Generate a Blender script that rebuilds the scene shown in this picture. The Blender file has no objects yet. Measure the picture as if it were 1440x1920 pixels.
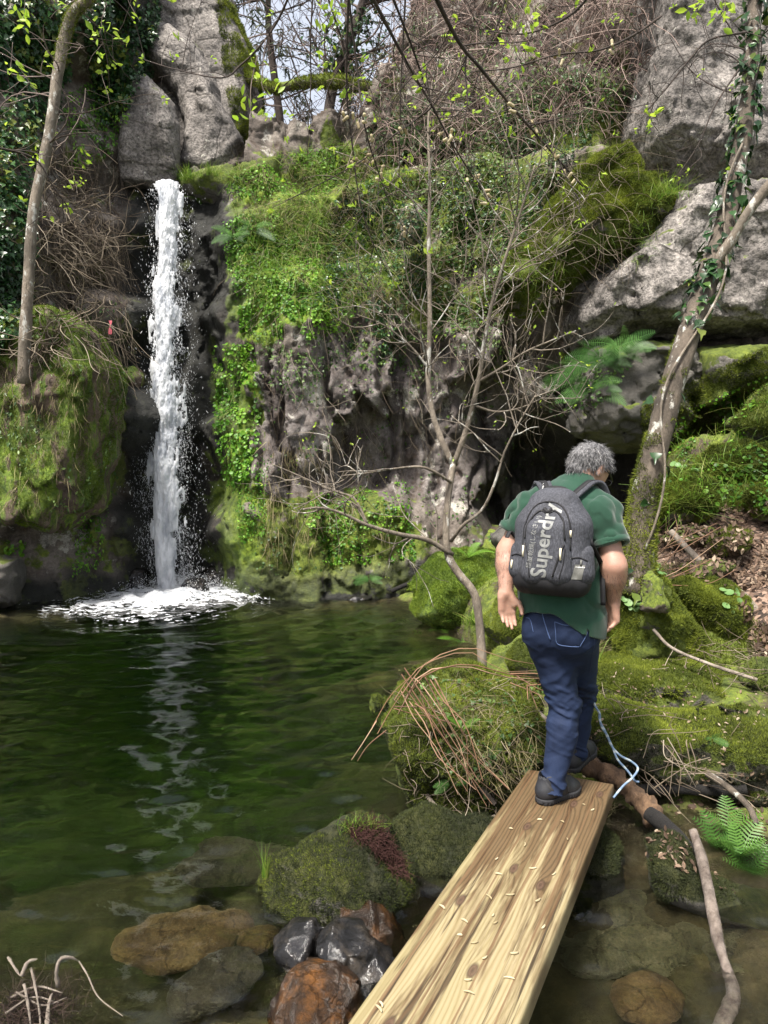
import bpy, math, random
import numpy as np
from mathutils import Vector, Matrix
from mathutils.bvhtree import BVHTree

random.seed(5)
RNG = np.random.default_rng(11)
scene = bpy.context.scene

# ------------------------------------------------------------------ camera
CAM = np.array([0.0, 0.0, 1.85]); FPX = 1386.0; PITCH = math.radians(3.3)
cam_d = bpy.data.cameras.new('camera'); cam = bpy.data.objects.new('camera', cam_d)
scene.collection.objects.link(cam); scene.camera = cam
cam.location = CAM; cam.rotation_euler = (math.radians(90) - PITCH, 0, 0)
cam_d.sensor_fit = 'VERTICAL'; cam_d.sensor_height = 24; cam_d.sensor_width = 18
cam_d.lens = 12 / math.tan(math.atan(960 / FPX)); cam_d.clip_start = .05; cam_d.clip_end = 500
# ------------------------------------------------------------------ sky, sun, exposure
SUN_EL, SUN_AZ = math.radians(61), math.radians(212)      # azimuth clockwise from +Y
world = bpy.data.worlds.new('World'); scene.world = world; world.use_nodes = True
wn = world.node_tree; bg = wn.nodes['Background']
sky = wn.nodes.new('ShaderNodeTexSky'); sky.sky_type = 'NISHITA'; sky.sun_disc = False
sky.sun_elevation = SUN_EL; sky.sun_rotation = SUN_AZ; sky.air_density = 1.0; sky.dust_density = 6.0; sky.ozone_density = 1.0
mx = wn.nodes.new('ShaderNodeMix'); mx.data_type = 'RGBA'; mx.inputs[0].default_value = .45; mx.inputs[7].default_value = (6.2, 6.3, 6.6, 1)   # thin white overcast over the blue
wn.links.new(sky.outputs[0], mx.inputs[6]); wn.links.new(mx.outputs[2], bg.inputs[0]); bg.inputs[1].default_value = 0.095
sd = bpy.data.lights.new('sun', 'SUN'); sun = bpy.data.objects.new('sun', sd); scene.collection.objects.link(sun)
sd.energy = 4.2; sd.angle = math.radians(11); sd.color = (1, .95, .87)
sv = Vector((math.sin(SUN_AZ) * math.cos(SUN_EL), math.cos(SUN_AZ) * math.cos(SUN_EL), math.sin(SUN_EL)))
sun.rotation_euler = sv.to_track_quat('Z', 'Y').to_euler(); sun.location = (0, 0, 30)
scene.view_settings.view_transform = 'Standard'; scene.view_settings.look = 'None'
scene.view_settings.exposure = 1.3; scene.view_settings.gamma = 1
scene.cycles.max_bounces = 10; scene.cycles.transparent_max_bounces = 16
scene.cycles.diffuse_bounces = 3; scene.cycles.glossy_bounces = 3; scene.cycles.transmission_bounces = 6
scene.cycles.sample_clamp_indirect = 6.0

# ------------------------------------------------------------------ pixel <-> world (to place things where the photo has them)
_cp, _sp = math.cos(PITCH), math.sin(PITCH)
def ray(px, py):
    cx = (np.asarray(px, float) - 720) / FPX; cy = (960 - np.asarray(py, float)) / FPX
    return np.stack([cx, _cp + cy * _sp, -_sp + cy * _cp], -1)
def at(px, py, Y):
    d = ray(px, py); t = np.asarray(Y) / d[..., 1]
    return CAM + d * t[..., None]
def gz(px, py, z):
    d = ray(px, py); t = (z - CAM[2]) / d[..., 2]
    return CAM + d * t[..., None]
def proj(P):
    q = P - CAM; f = q[..., 1] * _cp - q[..., 2] * _sp; u = q[..., 1] * _sp + q[..., 2] * _cp
    return 720 + FPX * q[..., 0] / f, 960 - FPX * u / f

# ------------------------------------------------------------------ noise
def _h(x, y, z, s):
    v = (x * 374761393 + y * 668265263 + z * 1274126177 + s * 974634777) & 0xFFFFFFFF
    v = ((v ^ (v >> 13)) * 1274126177) & 0xFFFFFFFF
    v = ((v ^ (v >> 16)) * 2246822519) & 0xFFFFFFFF
    return ((v ^ (v >> 15)) & 0xFFFFFF) / np.float32(16777216.0)
def vnoise(p, seed=0):
    i = np.floor(p).astype(np.int64); f = (p - i).astype(np.float32); u = f * f * (3 - 2 * f)
    x, y, z = i[..., 0], i[..., 1], i[..., 2]; r = 0
    for dx in (0, 1):
        wx = u[..., 0] if dx else 1 - u[..., 0]
        for dy in (0, 1):
            wy = u[..., 1] if dy else 1 - u[..., 1]
            for dz in (0, 1):
                wz = u[..., 2] if dz else 1 - u[..., 2]
                r = r + wx * wy * wz * _h(x + dx, y + dy, z + dz, seed)
    return r
def fbm(p, octv=4, seed=0, gain=.5):
    a, t, r = 1.0, 0.0, 0.0; p = np.asarray(p, float)
    for o in range(octv):
        r = r + a * vnoise(p, seed + o * 17); t += a; a *= gain; p = p * 2.03 + 3.1
    return r / t
def worley(P, seed=0):
    """tilted flat facets: one random offset and slope per cell"""
    P = np.asarray(P, float); i0 = np.floor(P).astype(np.int64); best = np.full(len(P), 9.0); val = np.zeros(len(P))
    for dx in (-1, 0, 1):
        for dy in (-1, 0, 1):
            for dz in (-1, 0, 1):
                c = i0 + [dx, dy, dz]; h = [_h(c[:, 0], c[:, 1], c[:, 2], seed + k) for k in range(7)]
                d = P - c - np.stack(h[:3], 1); q = (d * d).sum(1); m = q < best; best[m] = q[m]
                val[m] = (h[3] - .5 + ((np.stack(h[4:7], 1) - .5) * d).sum(1) * 1.3)[m]
    return val
def sstep(a, b, x):
    t = np.clip((x - a) / (b - a), 0, 1); return t * t * (3 - 2 * t)
def nrm(v):
    return v / np.maximum(np.linalg.norm(v, axis=-1, keepdims=True), 1e-9)
def V3(*a): return np.array(a, float)

# ------------------------------------------------------------------ objects
ORG = {}
def tagp(o, label=None, cat=None, group=None, kind=None):
    if label: o['label'] = label
    if cat: o['category'] = cat
    if group: o['group'] = group
    if kind: o['kind'] = kind
    return o
def thing(name, label, cat, loc, group=None):
    o = bpy.data.objects.new(name, None); o.location = loc; o.empty_display_size = .1
    scene.collection.objects.link(o); ORG[o] = np.array(loc, float)
    return tagp(o, label, cat, group)
def mk(name, V, faces, mat, parent=None, smooth=True, rnd=None, attrs=None, label=None, cat=None, group=None, kind=None):
    V = np.asarray(V, np.float64)
    if parent is not None: org = ORG[parent]
    elif kind == 'structure': org = np.zeros(3)
    else: org = np.array([V[:, 0].mean(), V[:, 1].mean(), V[:, 2].min()])
    if not isinstance(faces, (list, tuple)): faces = [faces]
    fl = [np.asarray(f, np.int32) for f in faces if len(f)]
    me = bpy.data.meshes.new(name)
    me.vertices.add(len(V)); me.vertices.foreach_set('co', (V - org).astype(np.float32).ravel())
    me.loops.add(sum(f.size for f in fl)); me.loops.foreach_set('vertex_index', np.concatenate([f.ravel() for f in fl]))
    tot = np.concatenate([np.full(len(f), f.shape[1], np.int32) for f in fl])
    me.polygons.add(len(tot)); me.polygons.foreach_set('loop_start', np.concatenate([[0], np.cumsum(tot)[:-1]]).astype(np.int32))
    me.polygons.foreach_set('use_smooth', np.full(len(tot), bool(smooth)))
    for k, a in dict(attrs or {}, **({'rnd': rnd} if rnd is not None else {})).items():
        at_ = me.attributes.new(k, 'FLOAT', 'POINT'); at_.data.foreach_set('value', np.asarray(a, np.float32))
    me.update(calc_edges=True)
    if isinstance(mat, (list, tuple)):
        for m in mat: me.materials.append(m)
    else: me.materials.append(mat)
    o = bpy.data.objects.new(name, me); scene.collection.objects.link(o); ORG[o] = org
    if parent is not None: o.parent = parent
    else: o.location = org
    return tagp(o, label, cat, group, kind)
def join(parts):
    """parts: list of (V, F) or (V, F, rnd); one face size per list"""
    Vs, Fs, Rs, n = [], {}, [], 0
    for p in parts:
        V, F = p[0], p[1]
        for f in (F if isinstance(F, list) else [F]):
            if len(f): Fs.setdefault(f.shape[1], []).append(np.asarray(f) + n)
        Vs.append(V); n += len(V)
        Rs.append(p[2] if len(p) > 2 else np.zeros(len(V)))
    return np.concatenate(Vs), [np.concatenate(v) for v in Fs.values()], np.concatenate(Rs)

# ------------------------------------------------------------------ surface nets
def snets(f, org, h):
    ins = f < 0; c = 0
    for a in (0, 1):
        for b in (0, 1):
            for d in (0, 1):
                c = c + ins[a:ins.shape[0] - 1 + a, b:ins.shape[1] - 1 + b, d:ins.shape[2] - 1 + d].astype(np.int8)
    I, J, K = np.nonzero((c > 0) & (c < 8)); n = len(I)
    idx = np.full(c.shape, -1, np.int64); idx[I, J, K] = np.arange(n)
    acc = np.zeros((n, 3)); w = np.zeros(n)
    cor = [(a, b, d) for a in (0, 1) for b in (0, 1) for d in (0, 1)]
    for p in cor:
        for ax in range(3):
            if p[ax]: continue
            q = list(p); q[ax] = 1
            fa = f[I + p[0], J + p[1], K + p[2]]; fb = f[I + q[0], J + q[1], K + q[2]]
            m = (fa < 0) != (fb < 0); t = np.where(m, fa / np.where(m, fa - fb, 1), 0)
            P = np.tile(np.array(p, float), (n, 1)); P[:, ax] += t
            acc[m] += P[m]; w[m] += 1
    V = (acc / w[:, None] + np.stack([I, J, K], 1)) * h + org
    Q = []
    for ax in range(3):
        b, d = (ax + 1) % 3, (ax + 2) % 3
        s0 = [slice(None)] * 3; s1 = [slice(None)] * 3; s0[ax] = slice(0, -1); s1[ax] = slice(1, None)
        A, B = ins[tuple(s0)], ins[tuple(s1)]
        ch = A != B; ijk = np.stack(np.nonzero(ch), 1)
        ok = (ijk[:, b] > 0) & (ijk[:, d] > 0) & (ijk[:, b] < c.shape[b]) & (ijk[:, d] < c.shape[d]); ijk = ijk[ok]
        fl = A[ijk[:, 0], ijk[:, 1], ijk[:, 2]]
        def cell(ob, od):
            e = ijk.copy(); e[:, b] += ob; e[:, d] += od; return idx[e[:, 0], e[:, 1], e[:, 2]]
        q = np.stack([cell(-1, -1), cell(0, -1), cell(0, 0), cell(-1, 0)], 1)
        q[~fl] = q[~fl][:, ::-1]; Q.append(q[(q >= 0).all(1)])
    return V, np.concatenate(Q)
def smin(a, b, k):
    if k <= 0: return np.minimum(a, b)
    h = np.maximum(k - np.abs(a - b), 0) / k
    return np.minimum(a, b) - h * h * k * .25
class Field:
    """signed field on a grid, filled by smooth unions of tapered capsules and ellipsoids"""
    def __init__(s, lo, hi, h):
        s.lo = np.array(lo, float); s.h = h; s.n = np.ceil((np.array(hi, float) - s.lo) / h).astype(int) + 1
        s.f = np.full(tuple(s.n), .5, np.float32)
    def twin(s):
        o = Field(s.lo, s.lo, s.h); o.n = s.n.copy(); o.f = np.full(tuple(s.n), .5, np.float32); return o
    def block(s, lo, hi):
        a = np.clip(np.floor((np.array(lo) - s.lo) / s.h).astype(int), 0, s.n); b = np.clip(np.ceil((np.array(hi) - s.lo) / s.h).astype(int) + 1, 0, s.n)
        sl = tuple(slice(i, j) for i, j in zip(a, b))
        g = np.stack(np.meshgrid(*[s.lo[k] + s.h * np.arange(a[k], b[k]) for k in range(3)], indexing='ij'), -1)
        return sl, g
    def put(s, sl, d, k, sub=False):
        if sub: s.f[sl] = -smin(-s.f[sl], d, k)
        else: s.f[sl] = smin(s.f[sl], d, k)
    def cap(s, a, b, ra, rb, k=.02, sq=None, sub=False):
        a = np.array(a, float); b = np.array(b, float); m = max(ra, rb) * 1.25 + k + .04
        sl, p = s.block(np.minimum(a, b) - m, np.maximum(a, b) + m)
        if p.size == 0: return
        ba = b - a; L = ba @ ba + 1e-12; pa = p - a
        t = np.clip(pa @ ba / L, 0, 1); q = pa - t[..., None] * ba
        if sq is not None:
            n = nrm(np.array(sq[0], float)); q = q + n * ((q @ n) * (1 / sq[1] - 1))[..., None]
        s.put(sl, (np.sqrt((q * q).sum(-1)) - (ra + (rb - ra) * t)).astype(np.float32), k, sub)
    def ell(s, c, r, R=None, k=.02, sub=False):
        """ellipsoid, axes = rows of R"""
        c = np.array(c, float); m = max(r) + k + .04; sl, p = s.block(c - m, c + m)
        if p.size == 0: return
        q = p - c
        if R is not None: q = q @ np.array(R).T
        r = np.array(r); k0 = np.sqrt(((q / r) ** 2).sum(-1)); k1 = np.sqrt(((q / r ** 2) ** 2).sum(-1)) + 1e-9
        s.put(sl, (k0 * (k0 - 1) / k1).astype(np.float32), k, sub)
    def rbox(s, c, hw, R, rad, k=.01, sub=False, taper=0):
        c = np.array(c, float); m = np.linalg.norm(hw) + k + .04; sl, p = s.block(c - m, c + m)
        if p.size == 0: return
        q = (p - c) @ np.array(R).T
        if taper: q = q * np.array([1, 1, 1.0]); q[..., 0] = q[..., 0] * (1 + taper * (q[..., 2] / hw[2]))
        d = np.abs(q) - (np.array(hw) - rad)
        s.put(sl, (np.linalg.norm(np.maximum(d, 0), axis=-1) + np.minimum(d.max(-1), 0) - rad).astype(np.float32), k, sub)
    def pts(s):
        return np.stack(np.meshgrid(*[s.lo[k] + s.h * np.arange(s.n[k]) for k in range(3)], indexing='ij'), -1)
    def near(s, fn, w=.05):
        m = np.abs(s.f) < w; I = np.argwhere(m)
        s.f[m] += fn(s.lo + I * s.h).astype(np.float32)
    def cut(s, n, c, k=.005):
        """remove the half space (p-c).n > 0"""
        p = s.pts(); s.f = -smin(-s.f, -(((p - np.array(c)) @ np.array(n)).astype(np.float32)), k)
    def mesh(s): return snets(s.f, s.lo, s.h)

# ------------------------------------------------------------------ tubes and scattering
def tube(P, R, sides=8, cap=True, noise=0, seed=0):
    P = np.asarray(P, float); n = len(P); R = np.broadcast_to(np.asarray(R, float), (n,))
    T = nrm(np.gradient(P, axis=0)); ref = V3(0, 0, 1) if abs(T[0, 2]) < .8 else V3(1, 0, 0)
    N = np.zeros_like(P); v = nrm(np.cross(T[0], ref)); 
    for i in range(n):
        v = nrm(v - T[i] * (v @ T[i])); N[i] = v
    B = np.cross(T, N); a = np.arange(sides) * 2 * math.pi / sides
    rr = R[:, None] * np.ones(sides)
    V = P[:, None] + rr[..., None] * (N[:, None] * np.cos(a)[None, :, None] + B[:, None] * np.sin(a)[None, :, None])
    V = V.reshape(-1, 3)
    if noise:
        c = np.repeat(P, sides, 0); q = fbm(V * noise[0], 3, seed) - .5
        V = c + (V - c) * (1 + noise[1] * 2 * q[:, None])
    i = np.arange(n - 1)[:, None] * sides; j = np.arange(sides)[None]; j2 = (j + 1) % sides
    F = np.stack([i + j, i + j2, i + sides + j2, i + sides + j], -1).reshape(-1, 4)
    Fl = [F]
    if cap:
        V = np.concatenate([V, P[:1], P[-1:]]); k = n * sides; jj = np.arange(sides); j3 = (jj + 1) % sides
        Fl.append(np.concatenate([np.stack([np.full(sides, k), j3, jj], 1), np.stack([np.full(sides, k + 1), (n - 1) * sides + jj, (n - 1) * sides + j3], 1)]))
    return V, Fl
def spline(P, n):
    """Catmull-Rom through the points, n samples; works on any columns"""
    P = np.asarray(P, float); m = len(P)
    if m == 2: return P[0] + (P[1] - P[0]) * np.linspace(0, 1, n)[:, None]
    Q = np.concatenate([[2 * P[0] - P[1]], P, [2 * P[-1] - P[-2]]])
    d = np.concatenate([[0], np.cumsum(np.linalg.norm(np.diff(P[:, :3], axis=0), axis=1))]); s = np.linspace(0, d[-1], n)
    i = np.clip(np.searchsorted(d, s, 'right') - 1, 0, m - 2); t = ((s - d[i]) / np.maximum(d[i + 1] - d[i], 1e-9))[:, None]
    a, b, c, e = Q[i], Q[i + 1], Q[i + 2], Q[i + 3]
    return .5 * (2 * b + (c - a) * t + (2 * a - 5 * b + 4 * c - e) * t ** 2 + (3 * b - a - 3 * c + e) * t ** 3)
def strands(S, R, sides=3):
    """S: (N, M, 3) strands, R: (N,) base radius; taper to tip"""
    S = np.asarray(S, float); N, M, _ = S.shape
    T = nrm(np.gradient(S, axis=1)); ref = np.where(np.abs(T[..., 2:3]) < .9, V3(0, 0, 1), V3(1, 0, 0))
    A = nrm(np.cross(T, ref)); B = np.cross(T, A); a = np.arange(sides) * 2 * math.pi / sides
    rr = (np.broadcast_to(np.asarray(R, float), (N,))[:, None] * np.linspace(1, .45, M)[None])[..., None, None]
    V = S[:, :, None] + rr * (A[:, :, None] * np.cos(a)[:, None] + B[:, :, None] * np.sin(a)[:, None])
    b = (np.arange(N)[:, None, None] * M + np.arange(M - 1)[None, :, None]) * sides; j = np.arange(sides)[None, None]; j2 = (j + 1) % sides
    F = np.stack([b + j, b + j2, b + sides + j2, b + sides + j], -1).reshape(-1, 4)
    return V.reshape(-1, 3), F, np.repeat(RNG.random(N), M * sides)
def frames(Z, Yh):
    Z = nrm(Z); X = nrm(np.cross(Yh, Z)); return X, np.cross(Z, X), Z
def inst(tV, tF, P, fr, S, rnd=None):
    X, Y, Z = fr; tV = np.asarray(tV, float); n, N = len(tV), len(P)
    S = np.broadcast_to(np.asarray(S, float), (N,))
    V = P[:, None] + S[:, None, None] * (tV[None, :, 0:1] * X[:, None] + tV[None, :, 1:2] * Y[:, None] + tV[None, :, 2:3] * Z[:, None])
    off = (np.arange(N) * n)[:, None, None]
    Fs = [(np.asarray(f)[None] + off).reshape(-1, np.asarray(f).shape[1]) for f in (tF if isinstance(tF, list) else [tF])]
    r = np.repeat(RNG.random(N) if rnd is None else rnd, n)
    return V.reshape(-1, 3), Fs, r
def sample(V, F, n, rng=None):
    """n random points on a mesh with normals"""
    rng = rng or RNG; T = np.concatenate([F[:, :3], F[:, [0, 2, 3]]]) if F.shape[1] == 4 else F
    a, b, c = V[T[:, 0]], V[T[:, 1]], V[T[:, 2]]; N = np.cross(b - a, c - a); A = np.linalg.norm(N, axis=1) / 2
    i = rng.choice(len(T), n, p=A / A.sum()); u, v = rng.random(n), rng.random(n); m = u + v > 1; u[m], v[m] = 1 - u[m], 1 - v[m]
    return a[i] + u[:, None] * (b - a)[i] + v[:, None] * (c - a)[i], nrm(N[i]), A.sum()
def inpoly(px, py, poly):
    poly = np.asarray(poly, float); r = np.zeros(np.shape(px), bool); j = len(poly) - 1
    for i in range(len(poly)):
        xi, yi, xj, yj = *poly[i], *poly[j]
        r ^= ((yi > py) != (yj > py)) & (px < (xj - xi) * (py - yi) / (yj - yi + 1e-12) + xi); j = i
    return r
def sdpoly(x, z, poly):
    """signed distance, positive inside"""
    d = np.full(np.shape(x), 1e9); n = len(poly)
    for i in range(n):
        a, b = poly[i], poly[(i + 1) % n]; e = b - a; wx, wz = x - a[0], z - a[1]
        t = np.clip((wx * e[0] + wz * e[1]) / (e @ e + 1e-12), 0, 1)
        d = np.minimum(d, (wx - t * e[0]) ** 2 + (wz - t * e[1]) ** 2)
    d = np.sqrt(d); return np.where(inpoly(x, z, poly), d, -d)

# leaf shapes: stalk at origin, blade along +Y, facing +Z
IVY_V = V3([0, 0, 0], [.42, .08, .03], [.30, .42, .06], [.12, .55, .04], [0, 1, -.08], [-.12, .55, .04], [-.30, .42, .06], [-.42, .08, .03], [0, .4, -.04]).reshape(-1, 3)
IVY_F = np.array([[8, 0, 1], [8, 1, 2], [8, 2, 3], [8, 3, 4], [8, 4, 5], [8, 5, 6], [8, 6, 7], [8, 7, 0]])
LEAF_V = V3([0, 0, 0], [.2, .3, .05], [.22, .6, .05], [0, 1, -.08], [-.22, .6, .05], [-.2, .3, .05], [0, .5, -.02]).reshape(-1, 3)
LEAF_F = np.array([[6, 0, 1], [6, 1, 2], [6, 2, 3], [6, 3, 4], [6, 4, 5], [6, 5, 0]])
_a = np.arange(8) * math.pi / 4
ROUND_V = np.concatenate([[[0, .4, -.06]], np.stack([.45 * np.sin(_a), .4 - .42 * np.cos(_a), .04 + 0 * _a], 1)])
ROUND_F = np.stack([np.zeros(8, int), 1 + np.arange(8), 1 + (np.arange(8) + 1) % 8], 1)
# tuft along +Z
TUFT_V = np.concatenate([[[.16 * math.cos(q) - .1 * math.sin(q), .16 * math.sin(q) + .1 * math.cos(q), -.1], [.16 * math.cos(q) + .1 * math.sin(q), .16 * math.sin(q) - .1 * math.cos(q), -.1], [.62 * math.cos(q), .62 * math.sin(q), .75]] for q in (0, 2.1, 4.2)])
TUFT_F = np.arange(9).reshape(3, 3)
def blade(bend=.5, w=.05):
    s = np.linspace(0, 1, 4); V = []
    for t in s:
        ww = w * (1 - t * .85); V += [[-ww, bend * t * t, t * (1 - .25 * bend * t)], [ww, bend * t * t, t * (1 - .25 * bend * t)]]
    return np.array(V), np.array([[0, 1, 3, 2], [2, 3, 5, 4], [4, 5, 7, 6]])
def frond(n=22, droop=.5, wid=.21):
    """fern frond along +Y, facing +Z, drooping"""
    V, F = [], []
    def c(t): return V3(0, t * (1 - .18 * droop * t), .18 * math.sin(t * 2.2) - droop * .55 * t * t)
    for i in range(n):
        t = .1 + .9 * i / n; p = c(t); L = wid * math.sin(math.pi * (t * .82 + .17)) ** .8 + .012
        for s in (-1, 1):
            b = len(V); d = V3(s * .93, .36, -.1); q = V3(0, .36 / n * .55, 0)
            V += [p - q, p + d * L * .5 - q * 1.1 + V3(0, 0, .012), p + d * L, p + d * L * .5 + q * 1.1 + V3(0, 0, .012), p + q]
            F += [[b, b + 1, b + 3, b + 4], [b + 1, b + 2, b + 3, b + 3]]
    F = [f for f in F]
    Q = np.array([f for f in F if f[2] != f[3]]); T = np.array([f[:3] for f in F if f[2] == f[3]])
    # stalk
    b = len(V)
    for t in np.linspace(0, 1, 7):
        p = c(t); w = .012 * (1.1 - t); V += [p + V3(-w, 0, -.003), p + V3(w, 0, -.003)]
    Q = np.concatenate([Q, [[b + 2 * i, b + 2 * i + 1, b + 2 * i + 3, b + 2 * i + 2] for i in range(6)]])
    return np.array(V), [Q, T]

# ------------------------------------------------------------------ materials
class NG:
    def __init__(s, name):
        s.m = bpy.data.materials.new(name); s.m.use_nodes = True; s.t = s.m.node_tree; s.b = s.t.nodes['Principled BSDF']; s.out = s.t.nodes['Material Output']
    def n(s, typ, ins=None, **kw):
        d = s.t.nodes.new(typ)
        for k, v in kw.items(): setattr(d, k, v)
        for k, v in (ins or {}).items():
            if hasattr(v, 'bl_idname') or isinstance(v, bpy.types.NodeSocket): s.t.links.new(v, d.inputs[k])
            else: d.inputs[k].default_value = v
        return d
    def link(s, a, b): s.t.links.new(a, b)
    def pos(s, sc=(1, 1, 1), obj=False):
        g = s.n('ShaderNodeTexCoord').outputs['Object'] if obj else s.n('ShaderNodeNewGeometry').outputs['Position']
        return s.n('ShaderNodeMapping', {'Vector': g, 'Scale': sc}).outputs[0]
    def noise(s, scale, detail=4, rough=.55, vec=None, dist=0):
        return s.n('ShaderNodeTexNoise', {'Vector': vec or s.pos(), 'Scale': scale, 'Detail': detail, 'Roughness': rough, 'Distortion': dist}).outputs[0]
    def ramp(s, fac, stops):
        r = s.n('ShaderNodeValToRGB'); s.link(fac, r.inputs[0]); e = r.color_ramp.elements
        while len(e) < len(stops): e.new(.5)
        for i, (p, c) in enumerate(stops):
            e[i].position = p; c = (c, c, c) if isinstance(c, (int, float)) else c; e[i].color = (*c, 1)
        return r.outputs[0]
    def mix(s, f, a, b, mode='MIX'):
        d = s.t.nodes.new('ShaderNodeMix'); d.data_type = 'RGBA'; d.blend_type = mode
        for i, v in ((0, f), (6, a), (7, b)):
            if isinstance(v, bpy.types.NodeSocket): s.link(v, d.inputs[i])
            else: d.inputs[i].default_value = v if i == 0 else (*v, 1)
        return d.outputs[2]
    def math(s, op, a, b=0, c=0):
        d = s.n('ShaderNodeMath', operation=op)
        for i, v in enumerate((a, b, c)):
            if isinstance(v, bpy.types.NodeSocket): s.link(v, d.inputs[i])
            else: d.inputs[i].default_value = v
        return d.outputs[0]
    def bump(s, h, st=.5, dist=.02, nor=None):
        d = s.n('ShaderNodeBump', {'Height': h, 'Strength': st, 'Distance': dist})
        if nor: s.link(nor, d.inputs['Normal'])
        return d.outputs[0]
    def attr(s, nm): return s.n('ShaderNodeAttribute', attribute_name=nm).outputs['Fac']
    def set(s, **kw):
        for k, v in kw.items():
            k = k.replace('_', ' ')
            if isinstance(v, bpy.types.NodeSocket): s.link(v, s.b.inputs[k])
            else: s.b.inputs[k].default_value = (*v, 1) if isinstance(v, tuple) and len(v) == 3 else v
        return s.m
def m_leaf(name, stops, tr=.35, rough=.45, scale=None):
    g = NG(name); c = g.ramp(g.attr('rnd'), stops)
    if scale: c = g.mix(.6, c, g.ramp(g.noise(scale, 2), [(.3, .45), (.7, 1.0)]), 'MULTIPLY')
    g.set(Base_Color=c, Roughness=rough); g.b.inputs['Specular IOR Level'].default_value = .35
    t = g.n('ShaderNodeBsdfTranslucent'); g.link(c, t.inputs[0])
    x = g.n('ShaderNodeMixShader', {0: tr}); g.link(g.b.outputs[0], x.inputs[1]); g.link(t.outputs[0], x.inputs[2]); g.link(x.outputs[0], g.out.inputs[0])
    return g.m
MOSS = [(.25, (.016, .024, .004)), (.40, (.058, .085, .009)), (.54, (.115, .15, .016)), (.72, (.20, .235, .028))]
MOSS_D = [(.25, (.008, .011, .004)), (.45, (.03, .036, .008)), (.62, (.07, .075, .014)), (.8, (.13, .13, .025))]
MOSS_G = [(.25, (.014, .03, .005)), (.40, (.06, .11, .010)), (.58, (.14, .205, .014)), (.76, (.24, .30, .03))]
def m_rock(name, c1, c2, c3, moss=None, bias=0.0, nz=.6, spk=.35, lich=0.0, rough=.85, bs=1.0, fleck=90, streak=False, bstr=1.0):
    g = NG(name); p = g.pos()
    base = g.ramp(g.noise(1.6 * bs, 6, .6), [(.3, c1), (.5, c2), (.7, c3)])
    sp = g.noise(fleck, 3, .7); base = g.mix(spk, base, g.ramp(sp, [(.35, .25), (.52, 1.0), (.68, 1.6)]), 'MULTIPLY')
    st = g.noise(5 * bs, 5, .6, g.pos((1, 1, .25))); base = g.mix(.55, base, g.ramp(st, [(.35, .45), (.55, 1.0)]), 'MULTIPLY')
    ck = g.n('ShaderNodeTexVoronoi', {'Vector': g.n('ShaderNodeMix', {0: .16, 4: g.pos((1, 1, .7)), 5: g.n('ShaderNodeTexNoise', {'Vector': p, 'Scale': 2.0 * bs, 'Detail': 6.0}).outputs['Color']}, data_type='VECTOR').outputs[1], 'Scale': 1.5 * bs}, feature='DISTANCE_TO_EDGE').outputs['Distance']
    crk = g.ramp(ck, [(.0, 0), (.028, 1)]); base = g.mix(.6, base, g.mix(crk, (.25, .23, .2), (1, 1, 1)), 'MULTIPLY')
    if lich: base = g.mix(g.ramp(g.noise(7 * bs, 8, .72), [(.66 - lich * .12, 0), (.70 - lich * .1, .85)]), base, (.45, .44, .38))
    h = g.math('ADD', g.math('ADD', g.math('MULTIPLY', g.noise(6 * bs, 9, .7), 1), g.math('MULTIPLY', sp, .2)), g.math('MULTIPLY', crk, .25))
    bmp = g.bump(h, bstr, .06)
    if moss:
        nzv = g.n('ShaderNodeSeparateXYZ', {0: g.n('ShaderNodeNewGeometry').outputs['Normal']}).outputs[2]
        m = g.math('ADD', g.math('MULTIPLY', nzv, nz), g.math('MULTIPLY', g.noise(2.6 if not streak else 5.5, 7, .65, None if not streak else g.pos((1, 1, .16))), 1.9))
        m = g.math('ADD', m, bias - 1.0); mf = g.ramp(m, [(.0, 0), (.12, 1)])
        mc = g.ramp(g.noise(14, 8, .75), moss); mc = g.mix(.75, mc, g.ramp(g.noise(2.3, 3), [(.3, .5), (.7, 1.5)]), 'MULTIPLY')
        base = g.mix(mf, base, mc)
        mb = g.bump(g.noise(38, 8, .8), 1.0, .05)
        nb = g.n('ShaderNodeMix', data_type='VECTOR'); g.link(mf, nb.inputs[0]); g.link(bmp, nb.inputs[4]); g.link(mb, nb.inputs[5]); bmp = nb.outputs[1]
    return g.set(Base_Color=base, Roughness=rough, Normal=bmp)
def m_plain(name, c, rough=.6, spec=.5, nscale=0, namt=.3, bumps=None, metal=0):
    g = NG(name); col = c
    if nscale: col = g.mix(namt, g.ramp(g.noise(nscale, 5), [(0, c), (1, c)]), g.ramp(g.noise(nscale, 6, .65), [(.3, .35), (.7, 1.5)]), 'MULTIPLY')
    kw = dict(Base_Color=col, Roughness=rough, Metallic=metal)
    if bumps: kw['Normal'] = g.bump(g.noise(bumps[0], 5, .6), bumps[1], bumps[2])
    g.b.inputs['Specular IOR Level'].default_value = spec
    return g.set(**kw)
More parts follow.
